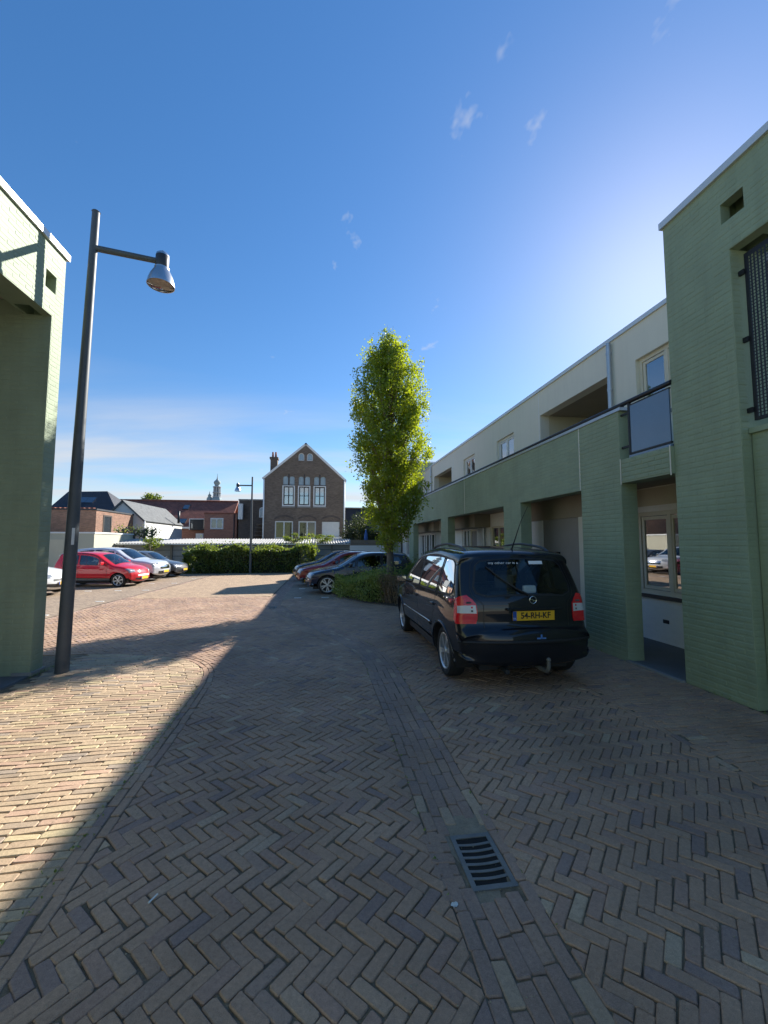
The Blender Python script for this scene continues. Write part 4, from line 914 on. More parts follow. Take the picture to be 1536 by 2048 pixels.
class Car:
    def __init__(s, prof, W, belt, tumble=0.16, bulge=0.035, taper=(0.07, 0.10), r=0.09, bow=(0.06, 0.09), step=0.06, sill=0.2, tlen=(0.9, 1.2)):
        s.W, s.belt, s.tumble, s.bulge, s.taper, s.r, s.bow, s.step, s.sill, s.tlen = W, belt, tumble, bulge, taper, r, bow, step, sill, tlen
        s.out = smooth_path(prof, step); s.L = max(p[0] for p in prof); s.xmin = min(p[0] for p in prof); s.n = len(s.out)
        s.acc = [0.0]
        for i in range(1, s.n): s.acc.append(s.acc[-1] + (s.out[i] - s.out[i - 1]).length)
        s.nrm = []
        for i in range(s.n):
            t = s.out[min(i + 1, s.n - 1)] - s.out[max(i - 1, 0)]; t.normalize(); s.nrm.append(Vector((-t.y, t.x)))
        s.S = s.acc[-1]
    def halfw(s, x, z):
        w = s.W
        a = (s.tlen[0] - (x - s.xmin)) / s.tlen[0]
        if a > 0: w -= s.W * s.taper[0] * a * a
        a = (x - (s.L - s.tlen[1])) / s.tlen[1]
        if a > 0: w -= s.W * s.taper[1] * a * a
        zb = s.belt(x)
        if z > zb: w -= (z - zb) * s.tumble + (z - zb) ** 2 * 0.16
        else:
            q = (zb - z) / max(0.2, zb - s.sill); w += s.bulge * math.sin(math.pi * min(1, q)) - 0.045 * max(0, q - 0.62) ** 2 * 6
        return max(0.08, w)
    def _at(s, a):
        a = min(max(a, 0), s.S); k = min(max(int(np.searchsorted(s.acc, a)) - 1, 0), s.n - 2); t = (a - s.acc[k]) / (s.acc[k + 1] - s.acc[k])
        return s.out[k] + (s.out[k + 1] - s.out[k]) * t, (s.nrm[k] + (s.nrm[k + 1] - s.nrm[k]) * t).normalized()
    def edge(s, a):
        P, n = s._at(a); fb = abs(n.x) ; b = s.bow[0] * (1 - fb) * 0.55 + s.bow[1] * fb
        r = s.r; B = P - n * (b + r); return P, n, b, r, B, s.halfw(B.x, B.y)
    def sheet(s, a, q, off=0.0):
        """a: arc along the profile, q in [-1,1] across"""
        P, n, b, r, B, WB = s.edge(a); We = WB - r; Q = We + r * math.pi / 2; y = abs(q) * Q; sg = 1 if q >= 0 else -1
        if y <= We: dep = b * (y / We) ** 2.4; yy = y; nn = (1.0, 0.0)
        else: al = (y - We) / r; dep = b + r * (1 - math.cos(al)); yy = We + r * math.sin(al); nn = (math.cos(al), math.sin(al))
        c = P - n * dep + n * off * nn[0]
        return Vector((c.x, sg * (yy + off * nn[1]), c.y))
    def q_of(s, a, y):
        P, n, b, r, B, WB = s.edge(a); We = WB - r; Q = We + r * math.pi / 2; ay = abs(y); sg = 1 if y >= 0 else -1
        if ay <= We: return sg * ay / Q
        return sg * (We + r * math.asin(min(1, (ay - We) / r))) / Q
    def a_z(s, z, rear=True):
        rng = range(s.n - 1) if rear else range(s.n - 2, -1, -1)
        for i in rng:
            lo, hi = sorted((s.out[i].y, s.out[i + 1].y))
            if lo <= z <= hi and hi > lo:
                t = (z - s.out[i].y) / (s.out[i + 1].y - s.out[i].y); return s.acc[i] + (s.acc[i + 1] - s.acc[i]) * t
        return 0 if rear else s.S
    def side(s, x, z, sg=1, off=0.0): return Vector((x, sg * (s.halfw(x, z) + off), z))
    def poly_rear(s, pts, rear=True): return [(lambda a: (a, s.q_of(a, y)))(s.a_z(z, rear)) for (y, z) in pts]
    # ---- triangulate a domain with constraint loops
    def cdt(s, outer, loops, step, pts_extra=()):
        vs_, es = [], []
        def loop(pl):
            b = len(vs_); vs_.extend(Vector(p) for p in pl); es.extend((b + i, b + (i + 1) % len(pl)) for i in range(len(pl)))
        if outer: loop(outer)
        for l in loops: loop(l)
        vs_.extend(Vector(p) for p in pts_extra)
        r = delaunay_2d_cdt(vs_, es, [], 0, 1e-5); return r[0], r[2]
    def build(s, root, paint, glass, side_wins, sheet_wins, wheels, wr, arch_gap=0.045, trim='plastic_black', lower=None, roof_glass=None):
        """side_wins: (x,z) polygons; sheet_wins: (a,q) polygons"""
        bm_v, bm_f = [], []; st = s.step
        wins_s = [densify(round_poly(w, 0.05), 0.05) for w in side_wins]; wins_t = [densify([(p[0], p[1]) for p in w], 0.05) for w in sheet_wins]
        glass_parts = []
        # sheet
        cols = 14; qs = [-1 + 2 * i / (2 * cols) for i in range(2 * cols + 1)]
        # finer columns on the corner arcs
        qs = sorted(set([round(q, 4) for q in qs] + [sg * v for sg in (-1, 1) for v in (0.91, 0.96, 0.985)]))
        grid = [(a, q) for a in s.acc for q in qs]
        outer = None
        vs_, fs = s.cdt([(a, -1) for a in s.acc] + [(a, 1) for a in reversed(s.acc)], wins_t, st, [g for g in grid if abs(g[1]) < 1])
        P3 = [s.sheet(min(max(v.x, 0), s.S), min(max(v.y, -1), 1)) for v in vs_]
        buckets = [[] for _ in wins_t]; keep = []
        for f in fs:
            c = (sum(vs_[i].x for i in f) / len(f), sum(vs_[i].y for i in f) / len(f)); k = next((i for i, w in enumerate(wins_t) if inside(c, w)), None)
            (keep if k is None else buckets[k]).append(tuple(f))
        bm_v += P3; bm_f += keep
        for k, b in enumerate(buckets): glass_parts.append(('sheet', k, P3, b))
        # sides
        Bd = [tuple(s.edge(a)[4]) for a in s.acc]
        arches = []
        for (wx, wz) in wheels: arches.append([(wx + (wr + arch_gap) * math.cos(t), wz + (wr + arch_gap) * math.sin(t)) for t in [k * 2 * math.pi / 40 for k in range(40)]])
        x0, x1 = min(p[0] for p in Bd), max(p[0] for p in Bd); z0, z1 = min(p[1] for p in Bd), max(p[1] for p in Bd)
        cl = densify([Bd[-1], Bd[0]], st, False)[1:-1]
        outer = Bd + cl
        gp = [(x, z) for x in np.arange(x0 + st * 0.5, x1, st) for z in np.arange(z0 + st * 0.4, z1, st) if inside((x, z), outer)]
        gp = [p for p in gp if min((p[0] - b[0]) ** 2 + (p[1] - b[1]) ** 2 for b in outer) > (st * 0.35) ** 2]
        vs2, fs2 = s.cdt(outer, wins_s + arches, st, gp)
        buck = [[] for _ in wins_s]; keep = []
        for f in fs2:
            c = (sum(vs2[i].x for i in f) / len(f), sum(vs2[i].y for i in f) / len(f))
            if not inside(c, outer) or any(inside(c, a) for a in arches): continue
            k = next((i for i, w in enumerate(wins_s) if inside(c, w)), None); (keep if k is None else buck[k]).append(tuple(f))
        for sg in (1, -1):
            P = [s.side(v.x, v.y, sg) for v in vs2]; b0 = len(bm_v); bm_v += P; bm_f += [tuple(i + b0 for i in (f if sg < 0 else f[::-1])) for f in keep]
            for k, b in enumerate(buck): glass_parts.append(('side', (k, sg), P, b))
        me = bpy.data.meshes.new('body'); me.from_pydata([tuple(v) for v in bm_v], [], bm_f)
        bm = bmesh.new(); bm.from_mesh(me); bmesh.ops.remove_doubles(bm, verts=bm.verts, dist=0.0015); bmesh.ops.recalc_face_normals(bm, faces=bm.faces)
        for f in bm.faces: f.smooth = True
        bmesh.ops.delete(bm, geom=[v for v in bm.verts if not v.link_faces], context='VERTS'); bm.to_mesh(me); bm.free()
        body = link('body', me, paint, root)
        names = {'sheet': ['rear_window', 'windscreen']}
        for kind, k, P, fcs in glass_parts:
            if not fcs: continue
            idx = sorted({i for f in fcs for i in f}); mp_ = {i: n for n, i in enumerate(idx)}
            m = MB(); m.add([P[i] for i in idx], [tuple(mp_[i] for i in f) for f in fcs])
            g = m.build(names['sheet'][k] if kind == 'sheet' else 'side_window', glass if not isinstance(glass, dict) else glass[kind if kind == 'sheet' else 'side'], root, smooth=True)
            w = wins_t[k] if kind == 'sheet' else wins_s[k[0]]
            s.ribbon(w, 0.022, 0.004, trim, g, 'seal', kind, k[1] if kind == 'side' else 1, closed=True)
        s.body = body; s.root = root
        return body
    def ribbon(s, path, width, off, m, parent, name, kind='side', sg=1, closed=False, thick=0.0, inner=0.3):
        """a strip along a path on the skin; inner = fraction of the width lying inside a closed loop"""
        pts = [Vector(p) for p in path]; n = len(pts); A, B = [], []
        if kind == 'sheet':   # work in metres across: scale q by local half width
            sc_ = sum(s.edge(p.x)[5] for p in pts) / n + 0.05
        else: sc_ = 1.0
        Q = [Vector((p.x, p.y * sc_)) for p in pts]
        ar = sum(Q[i].x * Q[(i + 1) % n].y - Q[(i + 1) % n].x * Q[i].y for i in range(n))
        for i in range(n):
            a = Q[i - 1] if (closed or i > 0) else Q[i]; b = Q[(i + 1) % n] if (closed or i < n - 1) else Q[i]
            t = (b - a).normalized(); nn = Vector((t.y, -t.x)) * (1 if ar > 0 else -1)
            A.append(Q[i] + nn * width * (1 - inner)); B.append(Q[i] - nn * width * inner)
        def mp_(v, o): return s.side(v.x, v.y, sg, o) if kind == 'side' else s.sheet(v.x, max(-1, min(1, v.y / sc_)), o)
        V = [mp_(v, off) for v in A] + [mp_(v, off) for v in B]; F_ = []
        rng = range(n if closed else n - 1)
        for i in rng: j = (i + 1) % n; F_.append((i, j, n + j, n + i))
        if thick > 0:
            V += [mp_(v, -0.002) for v in A] + [mp_(v, -0.002) for v in B]
            for i in rng: j = (i + 1) % n; F_ += [(2 * n + i, 2 * n + j, j, i), (n + i, n + j, 3 * n + j, 3 * n + i)]
            if not closed: F_ += [(0, n, 3 * n, 2 * n), (n - 1, 2 * n - 1, 4 * n - 1, 3 * n - 1)]
        mb = MB(); mb.add(V, F_); return mb.build(name, m, parent, smooth=True)
    def patch(s, poly, kind, sg, off, m, parent, name, step=0.05, rim=True):
        """a raised lens or panel lying on the skin"""
        pl = densify(poly, step); xs = [p[0] for p in pl]; ys = [p[1] for p in pl]
        ystep = step if kind == 'side' else step / s.W
        g = [(x, y) for x in np.arange(min(xs), max(xs), step) for y in np.arange(min(ys), max(ys), ystep) if inside((x, y), pl)]
        vs_, fs = s.cdt(pl, [], step, g); fs = [tuple(f) for f in fs if inside((sum(vs_[i].x for i in f) / len(f), sum(vs_[i].y for i in f) / len(f)), pl)]
        mp_ = (lambda v, o: s.side(v.x, v.y, sg, o)) if kind == 'side' else (lambda v, o: s.sheet(v.x, v.y * sg, o))
        V = [mp_(v, off) for v in vs_]; n = len(V); F_ = list(fs)
        if rim:
            V += [mp_(v, -0.004) for v in vs_]; ed = {}
            for f in fs:
                for i in range(len(f)): k = (f[i], f[(i + 1) % len(f)]); ed[k] = 1
            for (a, b) in ed:
                if (b, a) not in ed: F_.append((a, b, n + b, n + a))
        mb = MB(); mb.add(V, F_); return mb.build(name, m, parent, auto=50)

def wheel(root, x, y, r, wd, sg, style, rim_m='rim', steer=0.0):
    """tyre with rim, spokes, hub; axis along y"""
    T = Matrix.Translation((x, y, r)) @ Matrix.Rotation(steer, 4, 'Z') @ Matrix.Rotation(-sg * math.pi / 2, 4, 'X')   # local z points outwards
    ri = r * style.get('ri', 0.66)
    w = MB().lathe([(ri, -wd / 2), (r * 0.93, -wd / 2), (r * 0.985, -wd * 0.40), (r, -wd * 0.25), (r, wd * 0.25), (r * 0.985, wd * 0.40), (r * 0.93, wd / 2), (r * 0.80, wd * 0.52), (ri * 1.02, wd * 0.46), (ri, wd * 0.40)], 32, mat=T).build('wheel', 'rubber', root, auto=35)
    MB().lathe([(0.0, -0.01), (ri * 0.985, -0.01), (ri * 0.985, wd * 0.3)], 24, mat=T).build('rim_well', 'plastic_black', w)
    m = MB().lathe([(ri * 1.0, wd * 0.38), (ri * 1.015, wd * 0.47), (ri * 0.97, wd * 0.48), (ri * 0.90, wd * 0.42), (ri * 0.88, wd * 0.2)], 32, mat=T); k = style['n']
    for i in range(k):
        a = 2 * math.pi * i / k + style.get('a0', 0.3)
        for da in style.get('split', (0,)):
            w0, w1 = style.get('w', (0.035, 0.05)); d = Vector((math.cos(a + da * 0.35), math.sin(a + da * 0.35), 0)); e = Vector((math.cos(a + da), math.sin(a + da), 0)); p = Vector((-d.y, d.x, 0))
            i0 = d * ri * 0.16; i1 = e * ri * 0.93; z0, z1 = wd * 0.40, wd * 0.40
            q = [i0 - p * w0 / 2, i0 + p * w0 / 2, i1 + p * w1 / 2, i1 - p * w1 / 2]
            V = [T @ Vector((v.x, v.y, z0 if n < 2 else z1)) for n, v in enumerate(q)] + [T @ Vector((v.x, v.y, 0.0)) for v in q]
            m.add(V, [(0, 1, 2, 3), (0, 4, 5, 1), (1, 5, 6, 2), (2, 6, 7, 3), (3, 7, 4, 0)])
    m.lathe([(0.0, wd * 0.46), (ri * 0.2, wd * 0.45), (ri * 0.24, wd * 0.38), (ri * 0.24, 0)], 16, mat=T); m.build('rim', rim_m, w, auto=35)
    return w
def seat(root, x, y, w=0.46, h=0.62, z=0.42, lean=0.16, m='seat_cloth'):
    b = MB(); T = Matrix.Translation((x, y, z)) @ Matrix.Rotation(-lean, 4, 'Y')
    bm = MB(); bm.box((-0.06, -w / 2, 0), (0.06, w / 2, h), bev=0.045); bm.box((-0.045, -0.13, h + 0.05), (0.045, 0.13, h + 0.24), bev=0.04)
    bm.tube([(0, -0.05, h - 0.02), (0, -0.05, h + 0.08)], 0.008, 6).tube([(0, 0.05, h - 0.02), (0, 0.05, h + 0.08)], 0.008, 6)
    b.add([T @ Vector(v) for v in bm.v], bm.f); b.box((x - 0.05, y - w / 2, z - 0.12), (x + 0.48, y + w / 2, z + 0.02), bev=0.04)
    return b.build('seat', m, root, auto=50)
def text_mesh(root, txt, size, T, m, name, font_w=1.0, thick=0.0008, bold=0.0):
    cu = bpy.data.curves.new(name, 'FONT'); cu.body = txt; cu.size = size; cu.align_x = 'CENTER'; cu.align_y = 'CENTER'; cu.extrude = thick; cu.offset = bold
    o = bpy.data.objects.new(name, cu); COL.objects.link(o); dg = bpy.context.evaluated_depsgraph_get(); me = bpy.data.meshes.new_from_object(o.evaluated_get(dg)); bpy.data.objects.remove(o)
    for v in me.vertices: v.co = T @ Vector((v.co.x * font_w, v.co.y, v.co.z))
    return link(name, me, m, root)
def interior(root, c, x_r, x_f, rows, zf=0.32, zb=0.86):
    """dark tub, seats and dashboard so that one looks into a cabin"""
    w = c.W - 0.10; b = MB(); b.box((x_r, -w, zf - 0.02), (x_f, w, zf)); b.box((x_r, -w, zf), (x_r + 0.02, w, zb - 0.08)); b.box((x_r, -w, zf), (x_f, -w + 0.02, zb - 0.02)); b.box((x_r, w - 0.02, zf), (x_f, w, zb - 0.02)); b.box((x_f - 0.02, -w, zf), (x_f, w, zb))
    b.build('cabin_floor', 'cabin_grey', root)
    MB().box((x_f - 0.42, -w + 0.02, zb - 0.24), (x_f - 0.02, w - 0.02, zb + 0.0), bev=0.05).build('dashboard', 'cabin_grey', root)
    for (x, ys) in rows:
        for y in ys: seat(root, x, y, w=0.44 if len(ys) == 2 else 0.40)
    T = Matrix.Translation((x_f - 0.55, 0.34, zb + 0.0)) @ Matrix.Rotation(R(65), 4, 'Y'); n = 20
    MB().tube([T @ Vector((0.18 * math.cos(2 * math.pi * k / n), 0.18 * math.sin(2 * math.pi * k / n), 0)) for k in range(n + 1)], 0.014, 6).build('steering_wheel', 'plastic_black', root)
def mirror(root, c, x, z, paint, sg, w=0.2, h=0.14):
    y = c.halfw(x, z); b = MB(); b.box((x - 0.06, sg * (y + 0.04), z), (x + 0.05, sg * (y + 0.04 + w), z + h), bev=0.04); b.box((x - 0.03, sg * (y - 0.03), z), (x + 0.04, sg * (y + 0.06), z + 0.06), bev=0.015)
    o = b.build('wing_mirror', paint, root, auto=50)
    MB().box((x - 0.064, sg * (y + 0.06), z + 0.02), (x - 0.058, sg * (y + 0.02 + w), z + h - 0.02)).build('mirror_glass', 'mirror', o)
def plate(root, x, z, rear, txt=None, w=0.52, h=0.11, tilt=0.0):
    sg = -1 if rear else 1; o = MB().box((x, -w / 2, z - h / 2), (x + sg * 0.012, w / 2, z + h / 2), bev=0.004).build('number_plate', 'plate_yellow', root)
    xe = x + sg * 0.0135; yb = w / 2 if rear else -w / 2; dy = -0.045 if rear else 0.045
    MB().box((x + sg * 0.010, yb, z - h / 2 + 0.002), (xe, yb + dy, z + h / 2 - 0.002)).build('country_band', 'plate_blue', o)
    if txt:
        T = Matrix.Translation((xe + sg * 0.0006, -0.022, z)) @ Matrix(((0, 0, -1, 0), (-1, 0, 0, 0), (0, 1, 0, 0), (0, 0, 0, 1)))
        text_mesh(o, txt, 0.098, T, 'ink', 'plate_number', 0.93, bold=0.0022)
        T2 = Matrix.Translation((xe + sg * 0.0006, yb + dy / 2, z - 0.03)) @ Matrix(((0, 0, -1, 0), (-1, 0, 0, 0), (0, 1, 0, 0), (0, 0, 0, 1))); text_mesh(o, 'NL', 0.028, T2, 'white_print', 'country_code')
    return o
def arch_liners(root, c, wheels, wr):
    for (x, z) in wheels:
        for sg in (1, -1):
            n = 20; R_ = wr + 0.045; V = []
            for k in range(n + 1):
                a = -0.35 + (math.pi + 0.7) * k / n; px, pz = x + R_ * math.cos(a), z + R_ * math.sin(a); y = c.halfw(px, pz); V += [(px, sg * (y - 0.002), pz), (px, sg * (c.W - 0.32), pz)]
            m = MB(); m.add(V, [(2 * k, 2 * k + 2, 2 * k + 3, 2 * k + 1) for k in range(n)])
            m.add([(x + R_ * math.cos(-0.35 + (math.pi + 0.7) * k / n), sg * (c.W - 0.32), z + R_ * math.sin(-0.35 + (math.pi + 0.7) * k / n)) for k in range(n + 1)], [tuple(range(n + 1))]); m.build('wheel_arch', 'plastic_black', root, smooth=False)
def underbody(root, c, x0, x1, z):
    b = MB(); b.box((x0, -c.W + 0.30, z), (x1, c.W - 0.30, z + 0.12)); b.box((x0 + 0.9, -c.W + 0.08, z), (x1 - 1.05, c.W - 0.08, z + 0.1)); b.build('underbody', 'plastic_black', root)
def handle(root, c, x, z, m, sg, w=0.17):
    y = c.halfw(x, z); b = MB(); b.box((x - w / 2, sg * (y - 0.01), z - 0.016), (x + w / 2, sg * (y + 0.03), z + 0.016), bev=0.012); return b.build('door_handle', m, root, auto=50)
SP6 = dict(n=6, w=(0.035, 0.075), ri=0.72, a0=0.2); SP7 = dict(n=7, w=(0.03, 0.062), ri=0.70, a0=0.2); SP5 = dict(n=5, w=(0.03, 0.04), split=(-0.2, 0.2), ri=0.75, a0=0.4)

# ---- black compact people carrier in the foreground
def people_carrier():
    t = thing('people_carrier', 'black compact people carrier parked beside the arcade, its yellow rear plate showing', 'car', (2.36, 4.45, 0.0), R(90.4)); t.scale = (0.985, 0.985, 0.985)
    prof = [(0.13, 0.25), (0.05, 0.29), (0.012, 0.40), (0.0, 0.52), (0.012, 0.64), (0.05, 0.695), (0.088, 0.715), (0.092, 0.86), (0.112, 1.02), (0.15, 1.12), (0.245, 1.35), (0.315, 1.50), (0.36, 1.565), (0.44, 1.595), (0.8, 1.625), (1.4, 1.645), (2.0, 1.62), (2.42, 1.54), (2.9, 1.27), (3.28, 1.03), (3.40, 0.985), (3.75, 0.92), (4.05, 0.83), (4.22, 0.72), (4.30, 0.56), (4.31, 0.42), (4.26, 0.28), (4.18, 0.22)]
    c = Car(prof, 0.855, lambda x: 1.03 - 0.03 * max(0, x - 0.6) / 2.6, tumble=0.20, bulge=0.03, taper=(0.135, 0.13), r=0.12, bow=(0.05, 0.12), step=0.05, sill=0.2)
    WH = [(0.76, 0.31), (3.46, 0.31)]; wr = 0.31
    sw = [[(2.0, 1.035), (2.02, 1.47), (2.42, 1.40), (2.72, 1.22), (2.98, 1.03), (2.9, 0.995)], [(1.03, 1.04), (0.98, 1.50), (1.96, 1.49), (1.94, 1.03)], [(0.46, 1.06), (0.43, 1.18), (0.56, 1.44), (0.70, 1.49), (0.90, 1.495), (0.94, 1.05)]]
    rw = c.poly_rear([(-0.59, 1.13), (-0.61, 1.20), (-0.55, 1.44), (-0.49, 1.49), (0.49, 1.49), (0.55, 1.44), (0.61, 1.20), (0.59, 1.13), (0.48, 1.08), (-0.48, 1.08)])
    a0, a1 = c.a_z(1.50, False), c.a_z(1.07, False)
    ws = [(a0, c.q_of(a0, -0.52)), (a0, 0.0), (a0, c.q_of(a0, 0.52)), (a1, c.q_of(a1, 0.68)), (a1, 0.0), (a1, c.q_of(a1, -0.68))]
    c.build(t, 'paint_black', {'side': 'car_glass', 'sheet': 'car_glass_rear'}, sw, [rw, ws], WH, wr)
    for sg in (1, -1):
        for (x, _) in WH: wheel(t, x, sg * 0.735, wr, 0.195, sg, SP6)
    arch_liners(t, c, WH, wr); underbody(t, c, 0.25, 4.1, 0.2)
    interior(t, c, 0.25, 3.2, [(0.98, (-0.36, 0.36)), (1.75, (-0.4, 0.0, 0.4)), (2.35, (-0.36, 0.36))][1:], zf=0.36, zb=0.95)
    seat(t, 0.98, -0.05, 0.42)
    for sg in (1, -1):
        # tail lamp: red, clear band, red, wrapped round the corner
        def q2(z, y): a = c.a_z(z); return (a, c.q_of(a, y))
        lp = [q2(0.76, 0.62), q2(0.80, 0.605), q2(0.90, 0.60), q2(0.985, 0.61), q2(1.05, 0.645), q2(1.115, 0.705), (c.a_z(1.10), 0.955), (c.a_z(1.0), 0.985), (c.a_z(0.80), 0.985), (c.a_z(0.76), 0.94)]
        lo = c.patch(lp, 'sheet', sg, 0.012, 'lens_red', t, 'tail_lamp', 0.03)
        c.patch([q2(0.872, 0.612), q2(0.974, 0.62), (c.a_z(0.974), 0.92), (c.a_z(0.872), 0.92)], 'sheet', sg, 0.016, 'lens_clear', lo, 'clear_lens', 0.03)
        for z_ in (0.905, 0.95): c.patch([q2(z_ - 0.014, 0.65), q2(z_ + 0.010, 0.65), q2(z_ + 0.010, 0.672), q2(z_ - 0.014, 0.672)], 'sheet', sg, 0.0175, 'plastic_black' if z_ < 0.93 else 'lens_red', lo, 'bulb', 0.03)
        # moulding, sill, door gaps
        c.ribbon(densify([(1.18, 0.585), (2.98, 0.565)], 0.1, False), 0.05, 0.012, 'paint_black', t, 'side_moulding', 'side', sg, thick=0.012, inner=0.5)
        c.ribbon(densify([(1.19, 0.602), (2.97, 0.582)], 0.1, False), 0.012, 0.016, 'chrome', t, 'moulding_edge', 'side', sg, thick=0.006, inner=0.5)
        for pth in ([(1.98, 1.03), (2.0, 0.6), (1.98, 0.27)], [(1.02, 1.035), (1.08, 0.80), (1.17, 0.62), (1.24, 0.45), (1.26, 0.27)], [(3.02, 1.0), (3.06, 0.7), (3.02, 0.27)]):
            c.ribbon(densify(pth, 0.05, False), 0.008, 0.0025, 'ink', t, 'door_gap', 'side', sg, inner=0.5)
        for x in (1.16, 2.14): handle(t, c, x, 0.86, 'paint_black', sg)
        mirror(t, c, 2.78, 1.0, 'paint_black', sg, 0.16, 0.12)
        # roof rail
        pts = []
        for k in range(13):
            x = 0.55 + 1.75 * k / 12; zt = np.interp(x, [0.44, 0.8, 1.4, 2.0, 2.42], [1.595, 1.625, 1.645, 1.62, 1.54]) - 0.055; up = 0.085 * math.sin(math.pi * min(1, max(0, k / 12))) ** 0.45
            pts.append((x, sg * 0.565, zt + up))
        MB().tube(pts, 0.017, 8).build('roof_rail', 'dark_metal', t, auto=60)
        # flared arch lip
        for (x, z) in WH:
            lip = [(x + (wr + 0.06) * math.cos(a), z + (wr + 0.06) * math.sin(a)) for a in np.linspace(-0.1, math.pi + 0.1, 26)]
            c.ribbon(lip, 0.03, 0.012, 'paint_black', t, 'arch_lip', 'side', sg, thick=0.01, inner=0.5)
        c.patch([(3.86, 0.66), (3.98, 0.64), (4.0, 0.80), (3.84, 0.86)], 'side', sg, 0.006, 'lens_head', t, 'headlamp')
    # tailgate seam, bumper step, emblem, plate, wiper, handle lip
    seam = [(-0.53, 0.72), (-0.53, 0.98), (-0.64, 1.10), (-0.655, 1.2), (-0.60, 1.47), (-0.54, 1.545), (0.54, 1.545), (0.60, 1.47), (0.655, 1.2), (0.64, 1.10), (0.53, 0.98), (0.53, 0.72)]
    c.ribbon(densify(c.poly_rear(seam), 0.05, False), 0.008, 0.002, 'ink', t, 'tailgate_gap', 'sheet', inner=0.5)
    aa = c.a_z(0.56); c.ribbon(densify([(aa, -0.97), (aa, 0.97)], 0.05, False), 0.035, 0.012, 'plastic_black', t, 'bumper_strip', 'sheet', thick=0.01, inner=0.5)
    plate(t, 0.082, 0.845, True, '54-RH-KF').location.y = -0.05
    MB().box((0.055, -0.40, 0.905), (0.10, 0.28, 0.935), bev=0.008).build('grip_bar', 'paint_black', t)
    n = 24; T = Matrix.Translation((0.118, -0.06, 1.02)) @ Matrix.Rotation(R(-80), 4, 'Y'); Tm = Matrix(((0, 0, -1, 0.108), (-1, 0, 0, -0.06), (0, 1, 0, 1.02), (0, 0, 0, 1)))
    em = MB(); em.tube([Tm @ Vector((0.042 * math.cos(2 * math.pi * k / n), 0.042 * math.sin(2 * math.pi * k / n), 0.006)) for k in range(n + 1)], 0.0055, 8)
    em.add([Tm @ Vector(p) for p in ((-0.066, 0.004, 0.008), (-0.004, 0.012, 0.008), (0.008, -0.004, 0.008), (0.066, -0.004, 0.008), (0.004, -0.013, 0.008), (-0.008, 0.004, 0.008))], [(0, 5, 1), (5, 2, 1), (5, 4, 2), (4, 3, 2)]); em.build('emblem', 'chrome', t, auto=50)
    MB().tube([Tm @ Vector((0, -0.105, 0)), Tm @ Vector((0, -0.105, 0.01))], 0.012, 10).build('lock', 'chrome', t)
    # wiper from the lower right up to the left
    ax = c.a_z(1.085); wp = [c.sheet(c.a_z(z), c.q_of(c.a_z(z), y), 0.022) for (y, z) in ((-0.02, 1.07), (0.12, 1.14), (0.26, 1.24), (0.36, 1.33), (0.44, 1.415))]
    MB().tube(wp, [0.013, 0.012, 0.010, 0.009, 0.008], 6).build('rear_wiper', 'plastic_black', t, auto=60)
    lt = [c.sheet(c.a_z(1.485), q, 0.012) for q in (-0.22, 0.22)]
    # lettering across the top of the rear glass
    a_ = c.a_z(1.445); P = c.sheet(a_, 0.12, 0.004); P2 = c.sheet(c.a_z(1.475), 0.12, 0.004); up = (P2 - P).normalized(); xd = Vector((0, -1, 0)); zd = xd.cross(up); Tt = Matrix(((xd.x, up.x, zd.x, P.x), (xd.y, up.y, zd.y, 0.22), (xd.z, up.z, zd.z, P.z), (0, 0, 0, 1)))
    tx = text_mesh(t, 'my other car is a', 0.045, Tt, 'white_print', 'window_lettering', 1.25)
    Tt2 = Tt.copy(); Tt2[1][3] = -0.20; MB().add([Tt2 @ Vector(p) for p in ((-0.09, -0.02, 0.002), (0.09, -0.02, 0.002), (0.09, 0.024, 0.002), (-0.09, 0.024, 0.002))], [(0, 1, 2, 3)]).build('window_sticker', 'white_print', t)
    for (dx, w_, h_) in ((0.0, 0.11, 0.016), (0.035, 0.02, 0.05)):
        zc = 0.60; P = c.sheet(c.a_z(zc), c.q_of(c.a_z(zc), -0.10), 0.004); MB().box((P.x - 0.002, P.y - w_ / 2 + (0.0), zc - 0.008), (P.x + 0.001, P.y + w_ / 2, zc - 0.008 + h_)).build('bumper_sticker', 'sticker_blue', t)
    # tow bar, exhaust, aerial
    MB().tube([(0.35, -0.12, 0.26), (0.08, -0.12, 0.24), (-0.06, -0.12, 0.25), (-0.10, -0.12, 0.30), (-0.10, -0.12, 0.36)], [0.025, 0.025, 0.024, 0.022, 0.02], 10).build('tow_bar', 'iron', t, auto=60)
    b = MB(); Tb = Matrix.Translation((-0.10, -0.12, 0.385)); b.lathe([(0.0, 0.026), (0.018, 0.019), (0.026, 0.0), (0.018, -0.019), (0.0, -0.026)], 14, mat=Tb); b.build('tow_ball', 'iron', t, smooth=True)
    MB().tube([(0.5, 0.30, 0.24), (0.05, 0.30, 0.225)], 0.028, 12).build('exhaust', 'dark_metal', t, auto=60)
    MB().tube([(0.56, -0.02, 1.60), (0.52, -0.02, 1.63), (0.28, -0.02, 1.95), (0.10, -0.02, 2.12)], [0.016, 0.009, 0.004, 0.003], 8).build('aerial', 'plastic_black', t, auto=60)
        # small toy on the parcel shelf
    MB().box((0.30, -0.22, 1.07), (0.36, -0.05, 1.17), bev=0.03).build('parcel_shelf_toy', 'white_print', t)
    MB().box((0.2, -0.72, 0.98), (0.85, 0.72, 1.0)).build('parcel_shelf', 'seat_cloth', t)
    return t
people_carrier()
